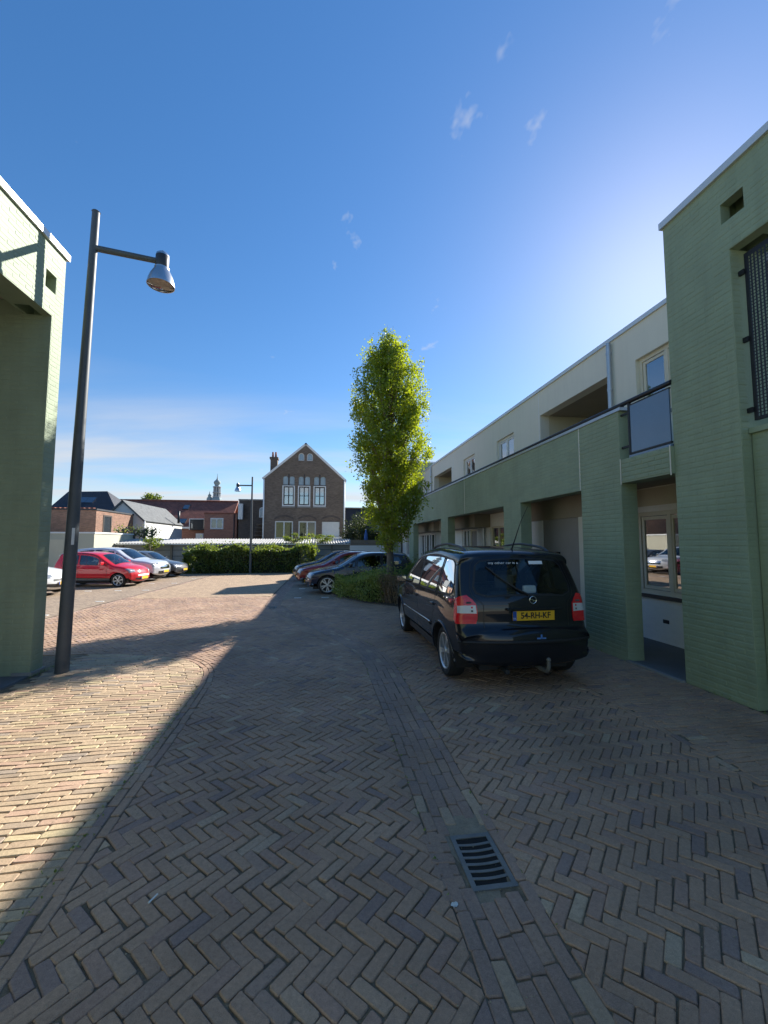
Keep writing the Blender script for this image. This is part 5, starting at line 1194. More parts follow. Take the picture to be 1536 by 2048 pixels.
# ---- the other parked cars
def hatchback(label, loc, rz, prof, W, belt, wins, wheels, wr, paint_m, spoke, ws, rear_w, scale=0.95, tumble=0.2, face=None, roof_rail=False, glass='car_glass', r=0.11, bow=(0.05, 0.16), taper=(0.10, 0.16), handles=(), gaps=(), lamp=None, grille=None, plate_z=0.42, seats=(), arch_m=None, mirr=None, cargroup='cars parked in the court', name='parked_car', step=0.075, tail=None, rim_m='rim'):
    t = thing(name, label, 'car', loc, rz, cargroup); t.scale = (scale,) * 3
    c = Car(prof, W, belt, tumble=tumble, bulge=0.03, taper=taper, r=r, bow=bow, step=step, sill=0.2)
    a0, a1 = c.a_z(ws[0], False), c.a_z(ws[1], False); y0, y1 = ws[2], ws[3]
    wsp = [(a0, c.q_of(a0, -y0)), (a0, 0.0), (a0, c.q_of(a0, y0)), (a1, c.q_of(a1, y1)), (a1, 0.0), (a1, c.q_of(a1, -y1))]
    c.build(t, paint_m, glass, wins, [c.poly_rear(rear_w), wsp], wheels, wr)
    for sg in (1, -1):
        for (x, _) in wheels: wheel(t, x, sg * (W - 0.115), wr, 0.2, sg, spoke, rim_m)
        for g in gaps: c.ribbon(densify(g, 0.06, False), 0.009, 0.0025, 'ink', t, 'door_gap', 'side', sg, inner=0.5)
        for h in handles: handle(t, c, h[0], h[1], paint_m, sg)
        if mirr: mirror(t, c, mirr[0], mirr[1], mirr[2] if len(mirr) > 2 else paint_m, sg)
        if arch_m:
            for (x, z) in wheels: c.ribbon([(x + (wr + 0.075) * math.cos(a), z + (wr + 0.075) * math.sin(a)) for a in np.linspace(-0.2, math.pi + 0.2, 24)], 0.06, 0.010, arch_m, t, 'arch_trim', 'side', sg, thick=0.01, inner=0.5)
        if lamp:   # (y_in, y_out as q, z0, z1) on the nose
            zi0, zi1, zo0, zo1, yin, qo = lamp; f = lambda z, y: (c.a_z(z, False), c.q_of(c.a_z(z, False), y))
            c.patch([f(zi0, yin), f(zi1, yin), (c.a_z(zo1, False), qo), (c.a_z(zo0, False), qo)], 'sheet', sg, 0.008, 'lens_head', t, 'headlamp', 0.04)
        if tail: c.patch([(c.a_z(tail[0]), 0.80), (c.a_z(tail[1]), 0.84), (c.a_z(tail[1]), 0.98), (c.a_z(tail[0]), 0.98)], 'sheet', sg, 0.008, 'lens_red', t, 'tail_lamp', 0.04)
        c.ribbon(densify([(wheels[0][0] + wr + 0.08, 0.27), (wheels[1][0] - wr - 0.08, 0.27)], 0.1, False), 0.06, 0.006, 'plastic_black', t, 'sill_trim', 'side', sg, thick=0.01, inner=0.5)
    if grille:
        for (z0, z1, yh, m) in grille:
            f = lambda z, y: (c.a_z(z, False), c.q_of(c.a_z(z, False), y)); c.patch([f(z0, -yh), f(z1, -yh), f(z1, yh), f(z0, yh)], 'sheet', 1, 0.005, m, t, 'grille', 0.06)
    xf = c._at(c.a_z(plate_z, False))[0].x; plate(t, xf + 0.004, plate_z, False)
    MB().box((0.3, -W + 0.3, 0.16), (c.L - 0.3, W - 0.3, 0.26)).build('underbody', 'plastic_black', t); arch_liners(t, c, wheels, wr)
    xw = c._at(a1)[0].x; interior(t, c, 0.4, xw - 0.02, [(1.15, (-0.34, 0.34)), (xw - 1.15, (-0.34, 0.34))], zf=0.3, zb=belt(1.5) - 0.06)
    return t, c
# small red hatchback
P_RED = [(0.14, 0.24), (0.03, 0.30), (0.0, 0.48), (0.03, 0.66), (0.07, 0.86), (0.14, 1.06), (0.27, 1.31), (0.37, 1.42), (0.55, 1.455), (1.1, 1.475), (1.7, 1.455), (2.1, 1.37), (2.5, 1.14), (2.80, 0.97), (2.95, 0.925), (3.25, 0.86), (3.48, 0.74), (3.58, 0.58), (3.61, 0.42), (3.56, 0.27), (3.48, 0.2)]
hatchback('small bright red hatchback parked at the left behind the lamp post', (-10.75, 19.15, -0.12), R(-7), P_RED, 0.815, lambda x: 0.93 - 0.02 * x / 3, [[(0.62, 0.99), (0.66, 1.36), (1.22, 1.40), (1.24, 0.95)], [(1.34, 0.95), (1.32, 1.40), (1.75, 1.38), (2.1, 1.24), (2.08, 0.93)], [(2.15, 0.93), (2.16, 1.20), (2.5, 0.98), (2.48, 0.93)]], [(0.50, 0.285), (2.93, 0.285)], 0.285, 'paint_red', SP6, (1.37, 1.00, 0.50, 0.62), [(-0.5, 1.05), (-0.45, 1.34), (0.45, 1.34), (0.5, 1.05)], scale=0.955,
          handles=((1.42, 0.80), (0.72, 0.84)), gaps=([(1.28, 0.94), (1.30, 0.3)], [(2.5, 0.92), (2.45, 0.3)], [(0.55, 0.98), (0.72, 0.66), (0.85, 0.5)]), lamp=(0.66, 0.77, 0.70, 0.87, 0.50, 0.94), grille=[(0.44, 0.52, 0.42, 'frame_white'), (0.27, 0.36, 0.5, 'plastic_black')], plate_z=0.36, mirr=(2.32, 0.93))
# silver crossover
P_SUV = [(0.16, 0.34), (0.04, 0.40), (0.0, 0.60), (0.03, 0.82), (0.08, 1.0), (0.20, 1.22), (0.36, 1.48), (0.42, 1.58), (0.62, 1.61), (1.3, 1.655), (2.0, 1.64), (2.5, 1.56), (2.95, 1.30), (3.3, 1.12), (3.5, 1.07), (4.0, 1.0), (4.25, 0.92), (4.38, 0.76), (4.42, 0.58), (4.38, 0.36), (4.28, 0.27)]
hatchback('silver grey crossover parked between the red hatchback and a dark car', (-11.6, 21.85, -0.14), R(-7), P_SUV, 0.92, lambda x: 1.05 - 0.02 * x / 4, [[(0.62, 1.16), (0.68, 1.46), (1.35, 1.52), (1.37, 1.07)], [(1.45, 1.07), (1.43, 1.52), (2.0, 1.53), (2.3, 1.46), (2.36, 1.05)], [(2.44, 1.05), (2.42, 1.42), (2.92, 1.13), (2.9, 1.05)]], [(0.82, 0.35), (3.52, 0.35)], 0.35, 'paint_silver', SP5, (1.56, 1.15, 0.58, 0.72), [(-0.55, 1.12), (-0.5, 1.45), (0.5, 1.45), (0.55, 1.12)], scale=0.955, arch_m='plastic_black',
          handles=((1.6, 0.92), (0.85, 0.95)), gaps=([(1.41, 1.06), (1.42, 0.36)], [(2.6, 1.04), (2.62, 0.36)]), lamp=(0.82, 0.92, 0.80, 0.97, 0.46, 0.93), grille=[(0.60, 0.80, 0.45, 'chrome'), (0.34, 0.50, 0.55, 'plastic_black')], plate_z=0.47, mirr=(2.78, 1.06, 'chrome'), rim_m='zinc')
# dark hatchback profile, used for three cars of different paint
P_HAT = [(0.15, 0.26), (0.03, 0.32), (0.0, 0.52), (0.04, 0.72), (0.09, 0.88), (0.22, 1.08), (0.42, 1.33), (0.50, 1.40), (0.75, 1.435), (1.4, 1.47), (2.0, 1.455), (2.35, 1.37), (2.78, 1.12), (3.08, 0.97), (3.3, 0.92), (3.75, 0.83), (4.05, 0.72), (4.16, 0.56), (4.18, 0.42), (4.12, 0.26), (4.03, 0.2)]
W_HAT = [[(0.70, 1.05), (0.85, 1.33), (1.42, 1.385), (1.44, 0.97)], [(1.52, 0.97), (1.50, 1.385), (2.0, 1.36), (2.3, 1.24), (2.34, 0.95)], [(2.42, 0.95), (2.40, 1.18), (2.75, 1.0), (2.74, 0.95)]]
KH = dict(handles=((1.6, 0.82), (0.92, 0.85)), gaps=([(1.48, 0.96), (1.5, 0.3)], [(2.7, 0.94), (2.66, 0.3)]), lamp=(0.62, 0.73, 0.66, 0.80, 0.42, 0.93), plate_z=0.42, mirr=(2.58, 0.96))
B_HAT = lambda x: 0.96 - 0.02 * x / 4
RW = [(-0.5, 1.02), (-0.46, 1.27), (0.46, 1.27), (0.5, 1.02)]
hatchback('dark grey hatchback parked at the far end of the left row before the hedge', (-11.3, 24.45, -0.17), R(-7), P_HAT, 0.87, B_HAT, W_HAT, [(0.78, 0.31), (3.38, 0.31)], 0.31, 'paint_grey', SP7, (1.37, 1.0, 0.55, 0.68), RW, scale=0.95, grille=[(0.50, 0.58, 0.42, 'plastic_black'), (0.27, 0.36, 0.5, 'plastic_black')], **KH)
hatchback('white hatchback, only its nose showing past the left gate tower', (-12.55, 15.9, -0.07), R(-7), P_HAT, 0.87, B_HAT, W_HAT, [(0.78, 0.31), (3.38, 0.31)], 0.31, 'paint_white', SP7, (1.37, 1.0, 0.55, 0.68), RW, scale=0.97, grille=[(0.50, 0.58, 0.42, 'plastic_black'), (0.27, 0.40, 0.62, 'plastic_black')], **KH)
hatchback('navy blue hatchback with split-spoke alloy wheels parked beside the hedge', (3.42, 14.93, -0.07), R(180), P_HAT, 0.87, B_HAT, W_HAT, [(0.78, 0.325), (3.38, 0.325)], 0.325, 'paint_navy', SP5, (1.37, 1.0, 0.55, 0.68), RW, scale=0.96, glass='car_glass_dark', grille=[(0.53, 0.58, 0.42, 'chrome'), (0.27, 0.40, 0.55, 'plastic_black')], **KH)
hatchback('dark red hatchback parked between the navy car and a black one', (2.95, 17.75, -0.11), R(180), P_HAT, 0.87, B_HAT, W_HAT, [(0.78, 0.31), (3.38, 0.31)], 0.31, 'paint_darkred', SP7, (1.37, 1.0, 0.55, 0.68), RW, scale=0.965, grille=[(0.50, 0.58, 0.42, 'chrome'), (0.27, 0.36, 0.5, 'plastic_black')], **KH)
hatchback('black hatchback parked farthest off in the right-hand row', (2.65, 20.55, -0.14), R(180), P_HAT, 0.87, B_HAT, W_HAT, [(0.78, 0.31), (3.38, 0.31)], 0.31, 'paint_midnight', SP7, (1.37, 1.0, 0.55, 0.68), RW, scale=0.965, grille=[(0.50, 0.58, 0.42, 'plastic_black'), (0.27, 0.36, 0.5, 'plastic_black')], **KH)
# ------------------------------------------------------------------ the far side of the court
def at(u, v, Y):
    """point at distance Y that the photograph shows at pixel u, v -> (X, z)"""
    a = (u - 768) / FPX; b = (1024 - v) / FPX; fw = math.cos(PITCH) - b * math.sin(PITCH); up = b * math.cos(PITCH) + math.sin(PITCH)
    x = a * math.cos(YAW) + fw * math.sin(YAW); y = -a * math.sin(YAW) + fw * math.cos(YAW); t = Y / y; return (x * t, EYE + up * t)
GB = -0.3
def front(Y): return Face((0, Y, 0), (1, 0, 0), (0, -1, 0))
def gable(name, parent, x0, x1, ze, xa, za, y0, y1, m):
    return MB().prism([(x0, GB), (x1, GB), (x1, ze[1]), (xa, za), (x0, ze[0])], 1, y0, y1).build(name, m, parent)
def slab(name, parent, pts, th, m):
    """roof plane from four corner points, thickened downwards"""
    P = [Vector(p) for p in pts]; n = (P[1] - P[0]).cross(P[3] - P[0]).normalized()
    if n.z < 0: n = -n
    Q = [p - n * th for p in P]; k = len(P)
    return MB().add(P + Q, [tuple(range(k)), tuple(range(k, 2 * k))[::-1]] + [(i, k + i, k + (i + 1) % k, (i + 1) % k) for i in range(k)]).build(name, m, parent)
def skylight(parent, P, u, v, w, h, n):
    P, u, v, n = Vector(P), Vector(u).normalized(), Vector(v).normalized(), Vector(n).normalized()
    c = [P + u * a + v * b for a, b in ((-w / 2, -h / 2), (w / 2, -h / 2), (w / 2, h / 2), (-w / 2, h / 2))]
    V = [p + n * 0.08 for p in c] + list(c); f = MB().add(V, [(0, 1, 2, 3), (0, 4, 5, 1), (1, 5, 6, 2), (2, 6, 7, 3), (3, 7, 4, 0)]).build('roof_window', 'dark_metal', parent)
    c2 = [P + u * a * 0.85 + v * b * 0.85 + n * 0.09 for a, b in ((-w / 2, -h / 2), (w / 2, -h / 2), (w / 2, h / 2), (-w / 2, h / 2))]
    MB().add(c2, [(0, 1, 2, 3)]).build('pane', 'sky_glass', f)
m_, nt_, N_, L_, p_ = newmat('sky_glass'); p_.inputs['Base Color'].default_value = (0.10, 0.12, 0.14, 1); p_.inputs['Roughness'].default_value = 0.06; p_.inputs['Coat Weight'].default_value = 1.0; p_.inputs['Metallic'].default_value = 0.55

surf('pale_pane', (0.28, 0.36, 0.40), 0.25, 0.2, 1.5, 10, 0.0, coat=0.6)
# old school with a tall gable
YS = 42.0; fS2 = front(YS)
sch = thing('school_house', 'tall dark brick gable house with arched windows behind the long shed', 'house', (0, 0, 0))
xl, xr, xa = -5.76, 2.12, -1.76; zl, zr, za = 8.15, 8.1, 11.62
UW = [(-3.96, -2.83), (-2.44, -1.31), (-0.91, 0.24)]; LW = [(-4.67, -2.92), (-2.39, -0.67), (-0.07, 1.68)]
AR = [(-2.49, -1.9), (-1.65, -1.05)]
bm = MB(); ops = [(a, b, 5.33, 7.30) for a, b in UW] + [(a, b, 7.42, 8.50) for a, b in UW] + [(a, b, 0.9, 3.8) for a, b in LW] + [(a, b, 9.89, 10.68) for a, b in AR]
fb = fS2.mb(); wall_open(fb, xl, xr, GB, 8.1, 0.3, [(o[0], o[1], o[2], min(o[3], 8.1)) for o in ops if o[2] < 8.0]); 
fb.build('wall', 'school_brick', sch)
# gable top as a triangle pieced round the openings
def gable_piece(x0, x1, z0):
    def zt(x): return zl + (za - zl) * (x - xl) / (xa - xl) if x < xa else za + (zr - za) * (x - xa) / (xr - xa)
    xs = [x0] + ([xa] if x0 < xa < x1 else []) + [x1]
    if z0 >= min(zt(x) for x in xs): return None
    return [(x0, z0), (x1, z0)] + [(x, zt(x)) for x in reversed(xs)]
fb = MB()
cuts = sorted({xl, xr} | {v for o in UW + AR for v in o})
for l, r_ in zip(cuts[:-1], cuts[1:]):
    mid = (l + r_) / 2; z = 8.1
    hol = sorted([(7.42, 8.50)] * any(a <= mid <= b for a, b in UW) + [(9.89, 10.68)] * any(a <= mid <= b for a, b in AR))
    for hb, ht in hol:
        if hb > z: fb.prism([(l, z), (r_, z), (r_, hb), (l, hb)], 1, YS, YS + 0.3)
        z = max(z, ht)
    zt = lambda x: zl + (za - zl) * (x - xl) / (xa - xl) if x < xa else za + (zr - za) * (x - xa) / (xr - xa)
    top = [(r_, zt(r_))] + ([(xa, za)] if l < xa < r_ else []) + [(l, zt(l))]
    base = [(l, z), (r_, z)]
    pl = base + [p for p in top if p[1] > z + 1e-3]
    if len(pl) >= 3: fb.prism(pl, 1, YS, YS + 0.3)
fb.build('gable', 'school_brick', sch)
MB().box((xl, YS + 0.3, GB), (xl + 0.3, YS + 14, 8.1)).box((xr - 0.3, YS + 0.3, GB), (xr, YS + 14, 8.1)).box((xl + 0.3, YS + 13.7, GB), (xr - 0.3, YS + 14, 8.1)).build('side_wall', 'school_brick', sch)
for (x0, z0, sx) in ((xl - 0.25, zl - 0.13, 1), (xr + 0.25, zr - 0.13, -1)):
    slab('roof', sch, [(x0, YS + 0.08, z0), (x0, YS + 14, z0), (xa, YS + 14, za + 0.09), (xa, YS + 0.08, za + 0.09)], 0.12, 'tile_dark')
    slab('barge_board', sch, [(x0, YS - 0.06, z0 + 0.03), (x0, YS + 0.075, z0 + 0.03), (xa, YS + 0.075, za + 0.12), (xa, YS - 0.06, za + 0.12)], 0.20, 'frame_white')
for (x0) in (xl - 0.02, xr + 0.02): MB().tube([(x0, YS - 0.08, 7.9), (x0, YS - 0.08, GB)], 0.07, 8).build('drainpipe', 'frame_white', sch, smooth=True)
for i, (a, b) in enumerate(UW):
    w = window(fS2, sch, a + 0.06, b - 0.06, 5.40, 7.26, m='frame_dark', mull=(0.5,), bars=(0.5,), d=-0.10, fw=0.10, back='backing_shade', blind=(0.0, 1.0, 0.0, 1.0) if i != 1 else None)
    fS2.mb().box((a - 0.05, -0.09, 5.26), (a + 0.06, 0.04, 7.34)).box((b - 0.06, -0.09, 5.26), (b + 0.05, 0.04, 7.34)).box((a + 0.06, -0.09, 7.26), (b - 0.06, 0.039, 7.34)).box((a + 0.06, -0.09, 5.26), (b - 0.06, 0.039, 5.38)).build('casing', 'frame_white', w)
    fS2.mb().box((a - 0.1, -0.02, 5.12), (b + 0.1, 0.08, 5.22)).build('sill', 'concrete', w)
    fS2.mb().box((a - 0.03, -0.05, 7.345), (b + 0.03, 0.03, 7.42)).build('transom', 'frame_dark', w)
    for (l, r_) in ((a, (a + b) / 2 - 0.07), ((a + b) / 2 + 0.07, b)):      # paired round-headed lights
        n = 10; cx = (l + r_) / 2; hw = (r_ - l) / 2; zb, zs = 7.42, 8.10
        prof = [(l, zb), (r_, zb), (r_, zs)] + [(cx + hw * math.cos(math.pi * k / n), zs + hw * 0.75 * math.sin(math.pi * k / n)) for k in range(1, n)] + [(l, zs)]
        MB().prism(prof, 1, YS + 0.11, YS + 0.115).build('arched_pane', 'pale_pane', w)
        corner = []
    fS2.mb().box(((a + b) / 2 - 0.07, -0.2, 7.42), ((a + b) / 2 + 0.07, -0.02, 8.5)).build('mullion', 'frame_dark', w)
    for (l, r_) in ((a, (a + b) / 2 - 0.07), ((a + b) / 2 + 0.07, b)):
        n = 10; cx = (l + r_) / 2; hw = (r_ - l) / 2; zs = 8.10; arc = [(cx + hw * math.cos(math.pi * k / n), zs + hw * 0.75 * math.sin(math.pi * k / n)) for k in range(n + 1)]
        MB().prism([(r_, 8.5)] + [(l, 8.5)] + arc[::-1], 1, YS + 0.03, YS + 0.28).build('spandrel', 'school_brick', w)
for (a, b) in AR:
    n = 12; cx = (a + b) / 2; hw = (b - a) / 2; zs = 10.36; arc = [(cx + hw * math.cos(math.pi * k / n), zs + 0.32 * math.sin(math.pi * k / n)) for k in range(n + 1)]
    w = MB().prism([(a, 9.89), (b, 9.89)] + arc, 1, YS + 0.10, YS + 0.15).build('window', 'frame_white', sch)
    MB().prism([(a + 0.08, 9.97), (b - 0.08, 9.97)] + [(cx + (hw - 0.08) * math.cos(math.pi * k / n), zs + 0.25 * math.sin(math.pi * k / n)) for k in range(n + 1)], 1, YS + 0.09, YS + 0.099).build('pane', 'pale_pane', w)
    MB().prism([(b, 10.68), (a, 10.68)] + arc[::-1], 1, YS + 0.02, YS + 0.25).build('spandrel', 'school_brick', w)
for i, (a, b) in enumerate(LW):
    if i < 2: window(fS2, sch, a, b, 0.9, 3.78, m='frame_white', mull=(0.5,), bars=(0.42,), d=-0.06, fw=0.11, back='backing_shade', glass='window_dark')
    else:
        w = fS2.mb().box((a, -0.12, 2.3), (b, -0.06, 3.74)).build('roller_blind', 'curtain', sch)
        fS2.mb().box((a - 0.12, -0.06, 1.86), (b + 0.2, 0.35, 2.26)).build('awning_box', 'frame_white', w); fS2.mb().box((a, -0.2, 0.9), (b, -0.15, 1.9)).build('pane', 'sky_glass', w)
    # flat arch of darker brick over each
    n = 12; cx = (a + b) / 2; rr0 = 1.25
    pts = [(cx + (b - a) / 2 * 1.08 * (2 * k / n - 1), 3.88 + 0.34 * (1 - (2 * k / n - 1) ** 2)) for k in range(n + 1)]
    MB().prism(pts + [(p[0], p[1] + 0.2) for p in pts[::-1]], 1, YS - 0.03, YS + 0.05).build('arch', 'dark_brick', sch)
ch_ = MB().box((-5.42, YS + 1.6, 8.2), (-4.72, YS + 2.4, 10.3)).box((-5.5, YS + 1.52, 10.3), (-4.64, YS + 2.48, 10.5)).build('chimney', 'school_brick', sch)
for x in (-5.22, -4.92): MB().tube([(x, YS + 2, 10.5), (x, YS + 2, 11.1)], [0.12, 0.09], 10).build('chimney_pot', 'red_brick', ch_, smooth=True)

# long low shed with a corrugated roof behind the hedge
YSH = 29.0
sh_ = thing('shed', 'long low grey shed with a pale corrugated roof behind the hedge', 'shed', (0, 0, 0))
x0s, x1s = at(190, 1080, YSH)[0], at(702, 1080, YSH)[0]
MB().box((x0s, YSH + 0.25, GB), (x1s, YSH + 2.6, 1.50)).build('wall', 'concrete', sh_)
k = 0; x = x0s
while x < x1s - 0.2:
    MB().box((x, YSH + 0.16, GB), (x + 0.12, YSH + 0.25, 1.50)).build('post', 'timber', sh_); x += 1.5
for z in (0.35, 0.75, 1.15): MB().box((x0s, YSH + 0.235, z), (x1s, YSH + 0.25, z + 0.03)).build('panel_joint', 'dark_metal', sh_)
V, Fc = [], []; xs = np.arange(x0s - 0.1, x1s + 0.1, 0.03)
for i, x in enumerate(xs):
    zz_ = 0.022 * math.sin(x * 2 * math.pi / 0.18); V += [(x, YSH - 0.05, 1.60 + zz_), (x, YSH + 2.7, 1.93 + zz_), (x, YSH - 0.05, 1.588 + zz_), (x, YSH + 2.7, 1.918 + zz_)]
for i in range(len(xs) - 1): a = 4 * i; Fc += [(a, a + 4, a + 5, a + 1), (a + 2, a + 3, a + 7, a + 6), (a, a + 2, a + 6, a + 4)]
MB().add(V, Fc).build('corrugated_roof', 'corrugated', sh_)
MB().box((x0s - 0.05, YSH + 0.0, 1.50), (x1s + 0.05, YSH + 0.06, 1.57)).build('fascia', 'zinc', sh_)

# beige garage block
YG = 26.6; ga = thing('garage', 'beige rendered garage with a plain side door behind the red hatchback', 'garage', (0, 0, 0)); fG = front(YG)
gx1 = at(189, 1064, YG)[0]; gzt = at(189, 1064, YG)[1]; gx0 = gx1 - 7.5
fG.box('wall', (gx0, -5, GB), (gx1, 0, gzt - 0.09), 'house_beige', ga); fG.box('roof_edge', (gx0 - 0.05, -5.05, gzt - 0.09), (gx1 + 0.05, 0.05, gzt), 'frame_white', ga)
dx = at(120, 1100, YG)[0]; dd = fG.box('door', (dx - 0.75, 0.0, GB + 0.1), (dx + 0.2, 0.03, at(120, 1079, YG)[1]), 'cream_wall', ga); fG.box('handle', (dx - 0.0, 0.03, 0.88), (dx + 0.1, 0.07, 0.94), 'aluminium', dd)
fG.mb().box((dx - 0.83, 0.0, GB + 0.1), (dx - 0.75, 0.045, at(120, 1079, YG)[1] + 0.08)).box((dx + 0.2, 0.0, GB + 0.1), (dx + 0.28, 0.045, at(120, 1079, YG)[1] + 0.08)).build('door_frame', 'house_beige', dd)

# brown brick flat-roofed house
YB = 33.0; bh = thing('brick_house', 'brown brick flat-roofed house with one tall window in its sunlit side', 'house', (0, 0, 0))
bx, bz = at(193, 1017, YB); yb2 = YB + 6.8
MB().box((bx - 9, YB, GB), (bx, yb2, bz - 0.12)).build('wall', 'brown_brick', bh)
MB().box((bx - 9.05, YB - 0.06, bz - 0.12), (bx + 0.06, yb2 + 0.05, bz)).build('roof_edge', 'tile_dark', bh)
V, Fc = [], []
for i in range(28): MB().box((bx - 9 + i * 0.32, YB - 0.1, bz), (bx - 9 + i * 0.32 + 0.2, YB + 0.2, bz + 0.06)).build('ridge_tile', 'tile_red', bh)
fBs = Face((bx, 0, 0), (0, 1, 0), (1, 0, 0)); window(fBs, bh, YB + 1.0, YB + 2.25, 2.35, 3.75, m='frame_dark', d=0.03, fw=0.12, back=None, sill='concrete', glass='sky_glass')

# white gable house
YW = 39.0; wh = thing('white_house', 'white rendered gable house with grey tiled roof and dark framed window', 'house', (0, 0, 0))
ax_, az_ = at(246, 1002, YW); lx, lz = at(218, 1027, YW); rx, rz_ = at(288, 1040, YW); ywe = YW + 10
gable('wall', wh, lx, rx, (lz, rz_), ax_, az_, YW, ywe, 'house_white')
slab('roof', wh, [(rx + 0.15, YW - 0.15, rz_ - 0.08), (rx + 0.15, ywe, rz_ - 0.08), (ax_, ywe, az_ + 0.1), (ax_, YW - 0.15, az_ + 0.1)], 0.14, 'tile_grey')
slab('roof', wh, [(lx - 0.15, YW - 0.15, lz - 0.08), (lx - 0.15, ywe, lz - 0.08), (ax_, ywe, az_ + 0.1), (ax_, YW - 0.15, az_ + 0.1)], 0.14, 'tile_grey')
x0, x1 = at(228, 1040, YW)[0], at(265, 1040, YW)[0]; window(front(YW), wh, x0, x1, at(240, 1054, YW)[1], at(240, 1032, YW)[1], m='frame_dark', mull=(0.42,), d=0.03, fw=0.16, back=None, glass='sky_glass', blind=None)
front(YW).box('curtain', (x0 + 0.75, 0.0, at(240, 1052, YW)[1]), (x1 - 0.15, 0.012, at(240, 1036, YW)[1]), 'curtain', wh)
MB().tube([(rx + 0.1, YW - 0.1, rz_ - 0.1), (rx + 0.1, YW - 0.1, 0)], 0.06, 8).build('drainpipe', 'frame_white', wh, smooth=True)
MB().tube([(ax_ + 2.2, YW + 7.5, az_ - 1.6), (ax_ + 2.2, YW + 7.5, az_ - 0.3)], 0.12, 8).build('flue', 'dark_metal', wh, smooth=True)

# dark hipped roof house
YD = 47.0; dh = thing('hipped_house', 'house with a big dark tiled hip roof and two roof windows', 'house', (0, 0, 0))
a_ = at(100, 1016, YD); b_ = at(134, 983, YD + 4); c_ = at(213, 982, YD + 4); d_ = at(240, 1024, YD); ze = a_[1] - 0.9
MB().add([(a_[0] - 1, YD, ze), (d_[0], YD, ze), (d_[0], YD + 9, ze), (a_[0] - 1, YD + 9, ze), (b_[0], YD + 4.2, b_[1]), (c_[0], YD + 4.2, c_[1])], [(0, 1, 5, 4), (1, 2, 5), (2, 3, 4, 5), (3, 0, 4)]).build('roof', 'tile_dark', dh)
MB().box((a_[0] - 0.7, YD + 0.3, GB), (d_[0] - 0.3, YD + 8.7, ze)).build('wall', 'dark_brick', dh)
nrm = Vector((0, -(b_[1] - ze), 4.2)).normalized(); upv = Vector((0, 4.2, b_[1] - ze)).normalized()
for (u, v) in ((166, 992), (181, 993)):
    x = at(u, v, YD + 2.6)[0]; y = YD + 2.7; z = ze + (b_[1] - ze) * 2.7 / 4.2; skylight(dh, (x, y, z), (1, 0, 0), upv, 0.95, 1.3, nrm)

# long red-roofed house
YR = 52.0; rh = thing('red_roof_house', 'long low house with a broad red tiled roof and black dormer', 'house', (0, 0, 0))
rl = at(225, 1000, YR + 5)[0]; r1 = at(476, 1006, YR + 5)[0]; rz1 = at(300, 1001, YR + 5)[1]; ez = at(340, 1054, YR)[1]
slab('roof', rh, [(rl, YR, ez), (r1, YR, ez), (r1, YR + 5.2, rz1), (rl, YR + 5.2, rz1)], 0.2, 'tile_red')
slab('roof', rh, [(rl, YR + 10.4, ez), (r1, YR + 10.4, ez), (r1, YR + 5.2, rz1), (rl, YR + 5.2, rz1)], 0.2, 'tile_red')
MB().box((rl + 0.2, YR + 0.3, GB), (r1 - 0.2, YR + 10, ez + 0.1)).build('wall', 'red_brick', rh)
MB().tube([(rl, YR + 5.2, rz1 + 0.03), (r1, YR + 5.2, rz1 + 0.03)], 0.13, 8).build('ridge', 'tile_red', rh, smooth=True)
MB().box((at(339, 1053, YR)[0], YR - 0.12, ez - 0.18), (at(382, 1053, YR)[0], YR + 0.05, ez + 0.02)).build('gutter', 'frame_white', rh)
nr = Vector((0, -(rz1 - ez), 5.2)).normalized(); ur = Vector((0, 5.2, rz1 - ez)).normalized()
for (u, v, f, w_) in ((373, 1016, 0.74, 0.75), (350, 1043, 0.2, 0.85), (365, 1044, 0.2, 0.85)):
    x = at(u, v, YR + 5.2 * f)[0]; skylight(rh, (x, YR + 5.2 * f, ez + (rz1 - ez) * f), (1, 0, 0), ur, w_, 1.1, nr)
x0, x1 = at(382, 1040, YR)[0], at(409, 1040, YR)[0]; zt, zb = at(395, 1039, YR)[1], at(395, 1060, YR)[1]
dm = MB().box((x0, YR - 0.3, zb), (x1, YR + 3, zt)).build('dormer', 'black_metal', rh); MB().box((x0 - 0.08, YR - 0.38, zt), (x1 + 0.08, YR + 3, zt + 0.09)).box((x0 - 0.1, YR - 0.36, zb), (x0 - 0.002, YR - 0.2, zt)).build('dormer_trim', 'frame_white', dm)
front(YR - 0.3).box('pane', (x0 + 0.3, 0.002, zb + 0.2), (x1 - 1.4, 0.02, zt - 0.2), 'sky_glass', dm)
MB().box((at(394, 1068, YR)[0], YR - 0.5, GB), (at(409, 1068, YR)[0], YR - 0.1, at(395, 1067, YR)[1])).build('white_panel', 'frame_white', rh)
YQ = 49.0; rf = thing('brick_extension', 'flat-roofed red brick extension with a white two-light window', 'house', (0, 0, 0))
x0, x1 = at(409, 1030, YQ)[0], at(474, 1030, YQ)[0]; zt = at(440, 1028, YQ)[1]
MB().box((x0, YQ, GB), (x1, YQ + 2.8, zt)).build('wall', 'red_brick', rf); MB().box((x0 - 0.06, YQ - 0.06, zt), (x1 + 0.06, YQ + 2.9, zt + 0.14)).build('roof_edge', 'tile_red', rf)
window(front(YQ), rf, at(421, 1040, YQ)[0], at(447, 1040, YQ)[0], at(430, 1058, YQ)[1], at(430, 1036, YQ)[1], m='frame_white', mull=(0.48,), d=0.03, fw=0.13, back=None, glass='sky_glass', sill='concrete')
MB().tube([(at(468, 1060, YQ)[0], YQ - 0.08, zt), (at(468, 1060, YQ)[0], YQ - 0.08, 0)], 0.06, 8).build('drainpipe', 'dark_metal', rf, smooth=True)
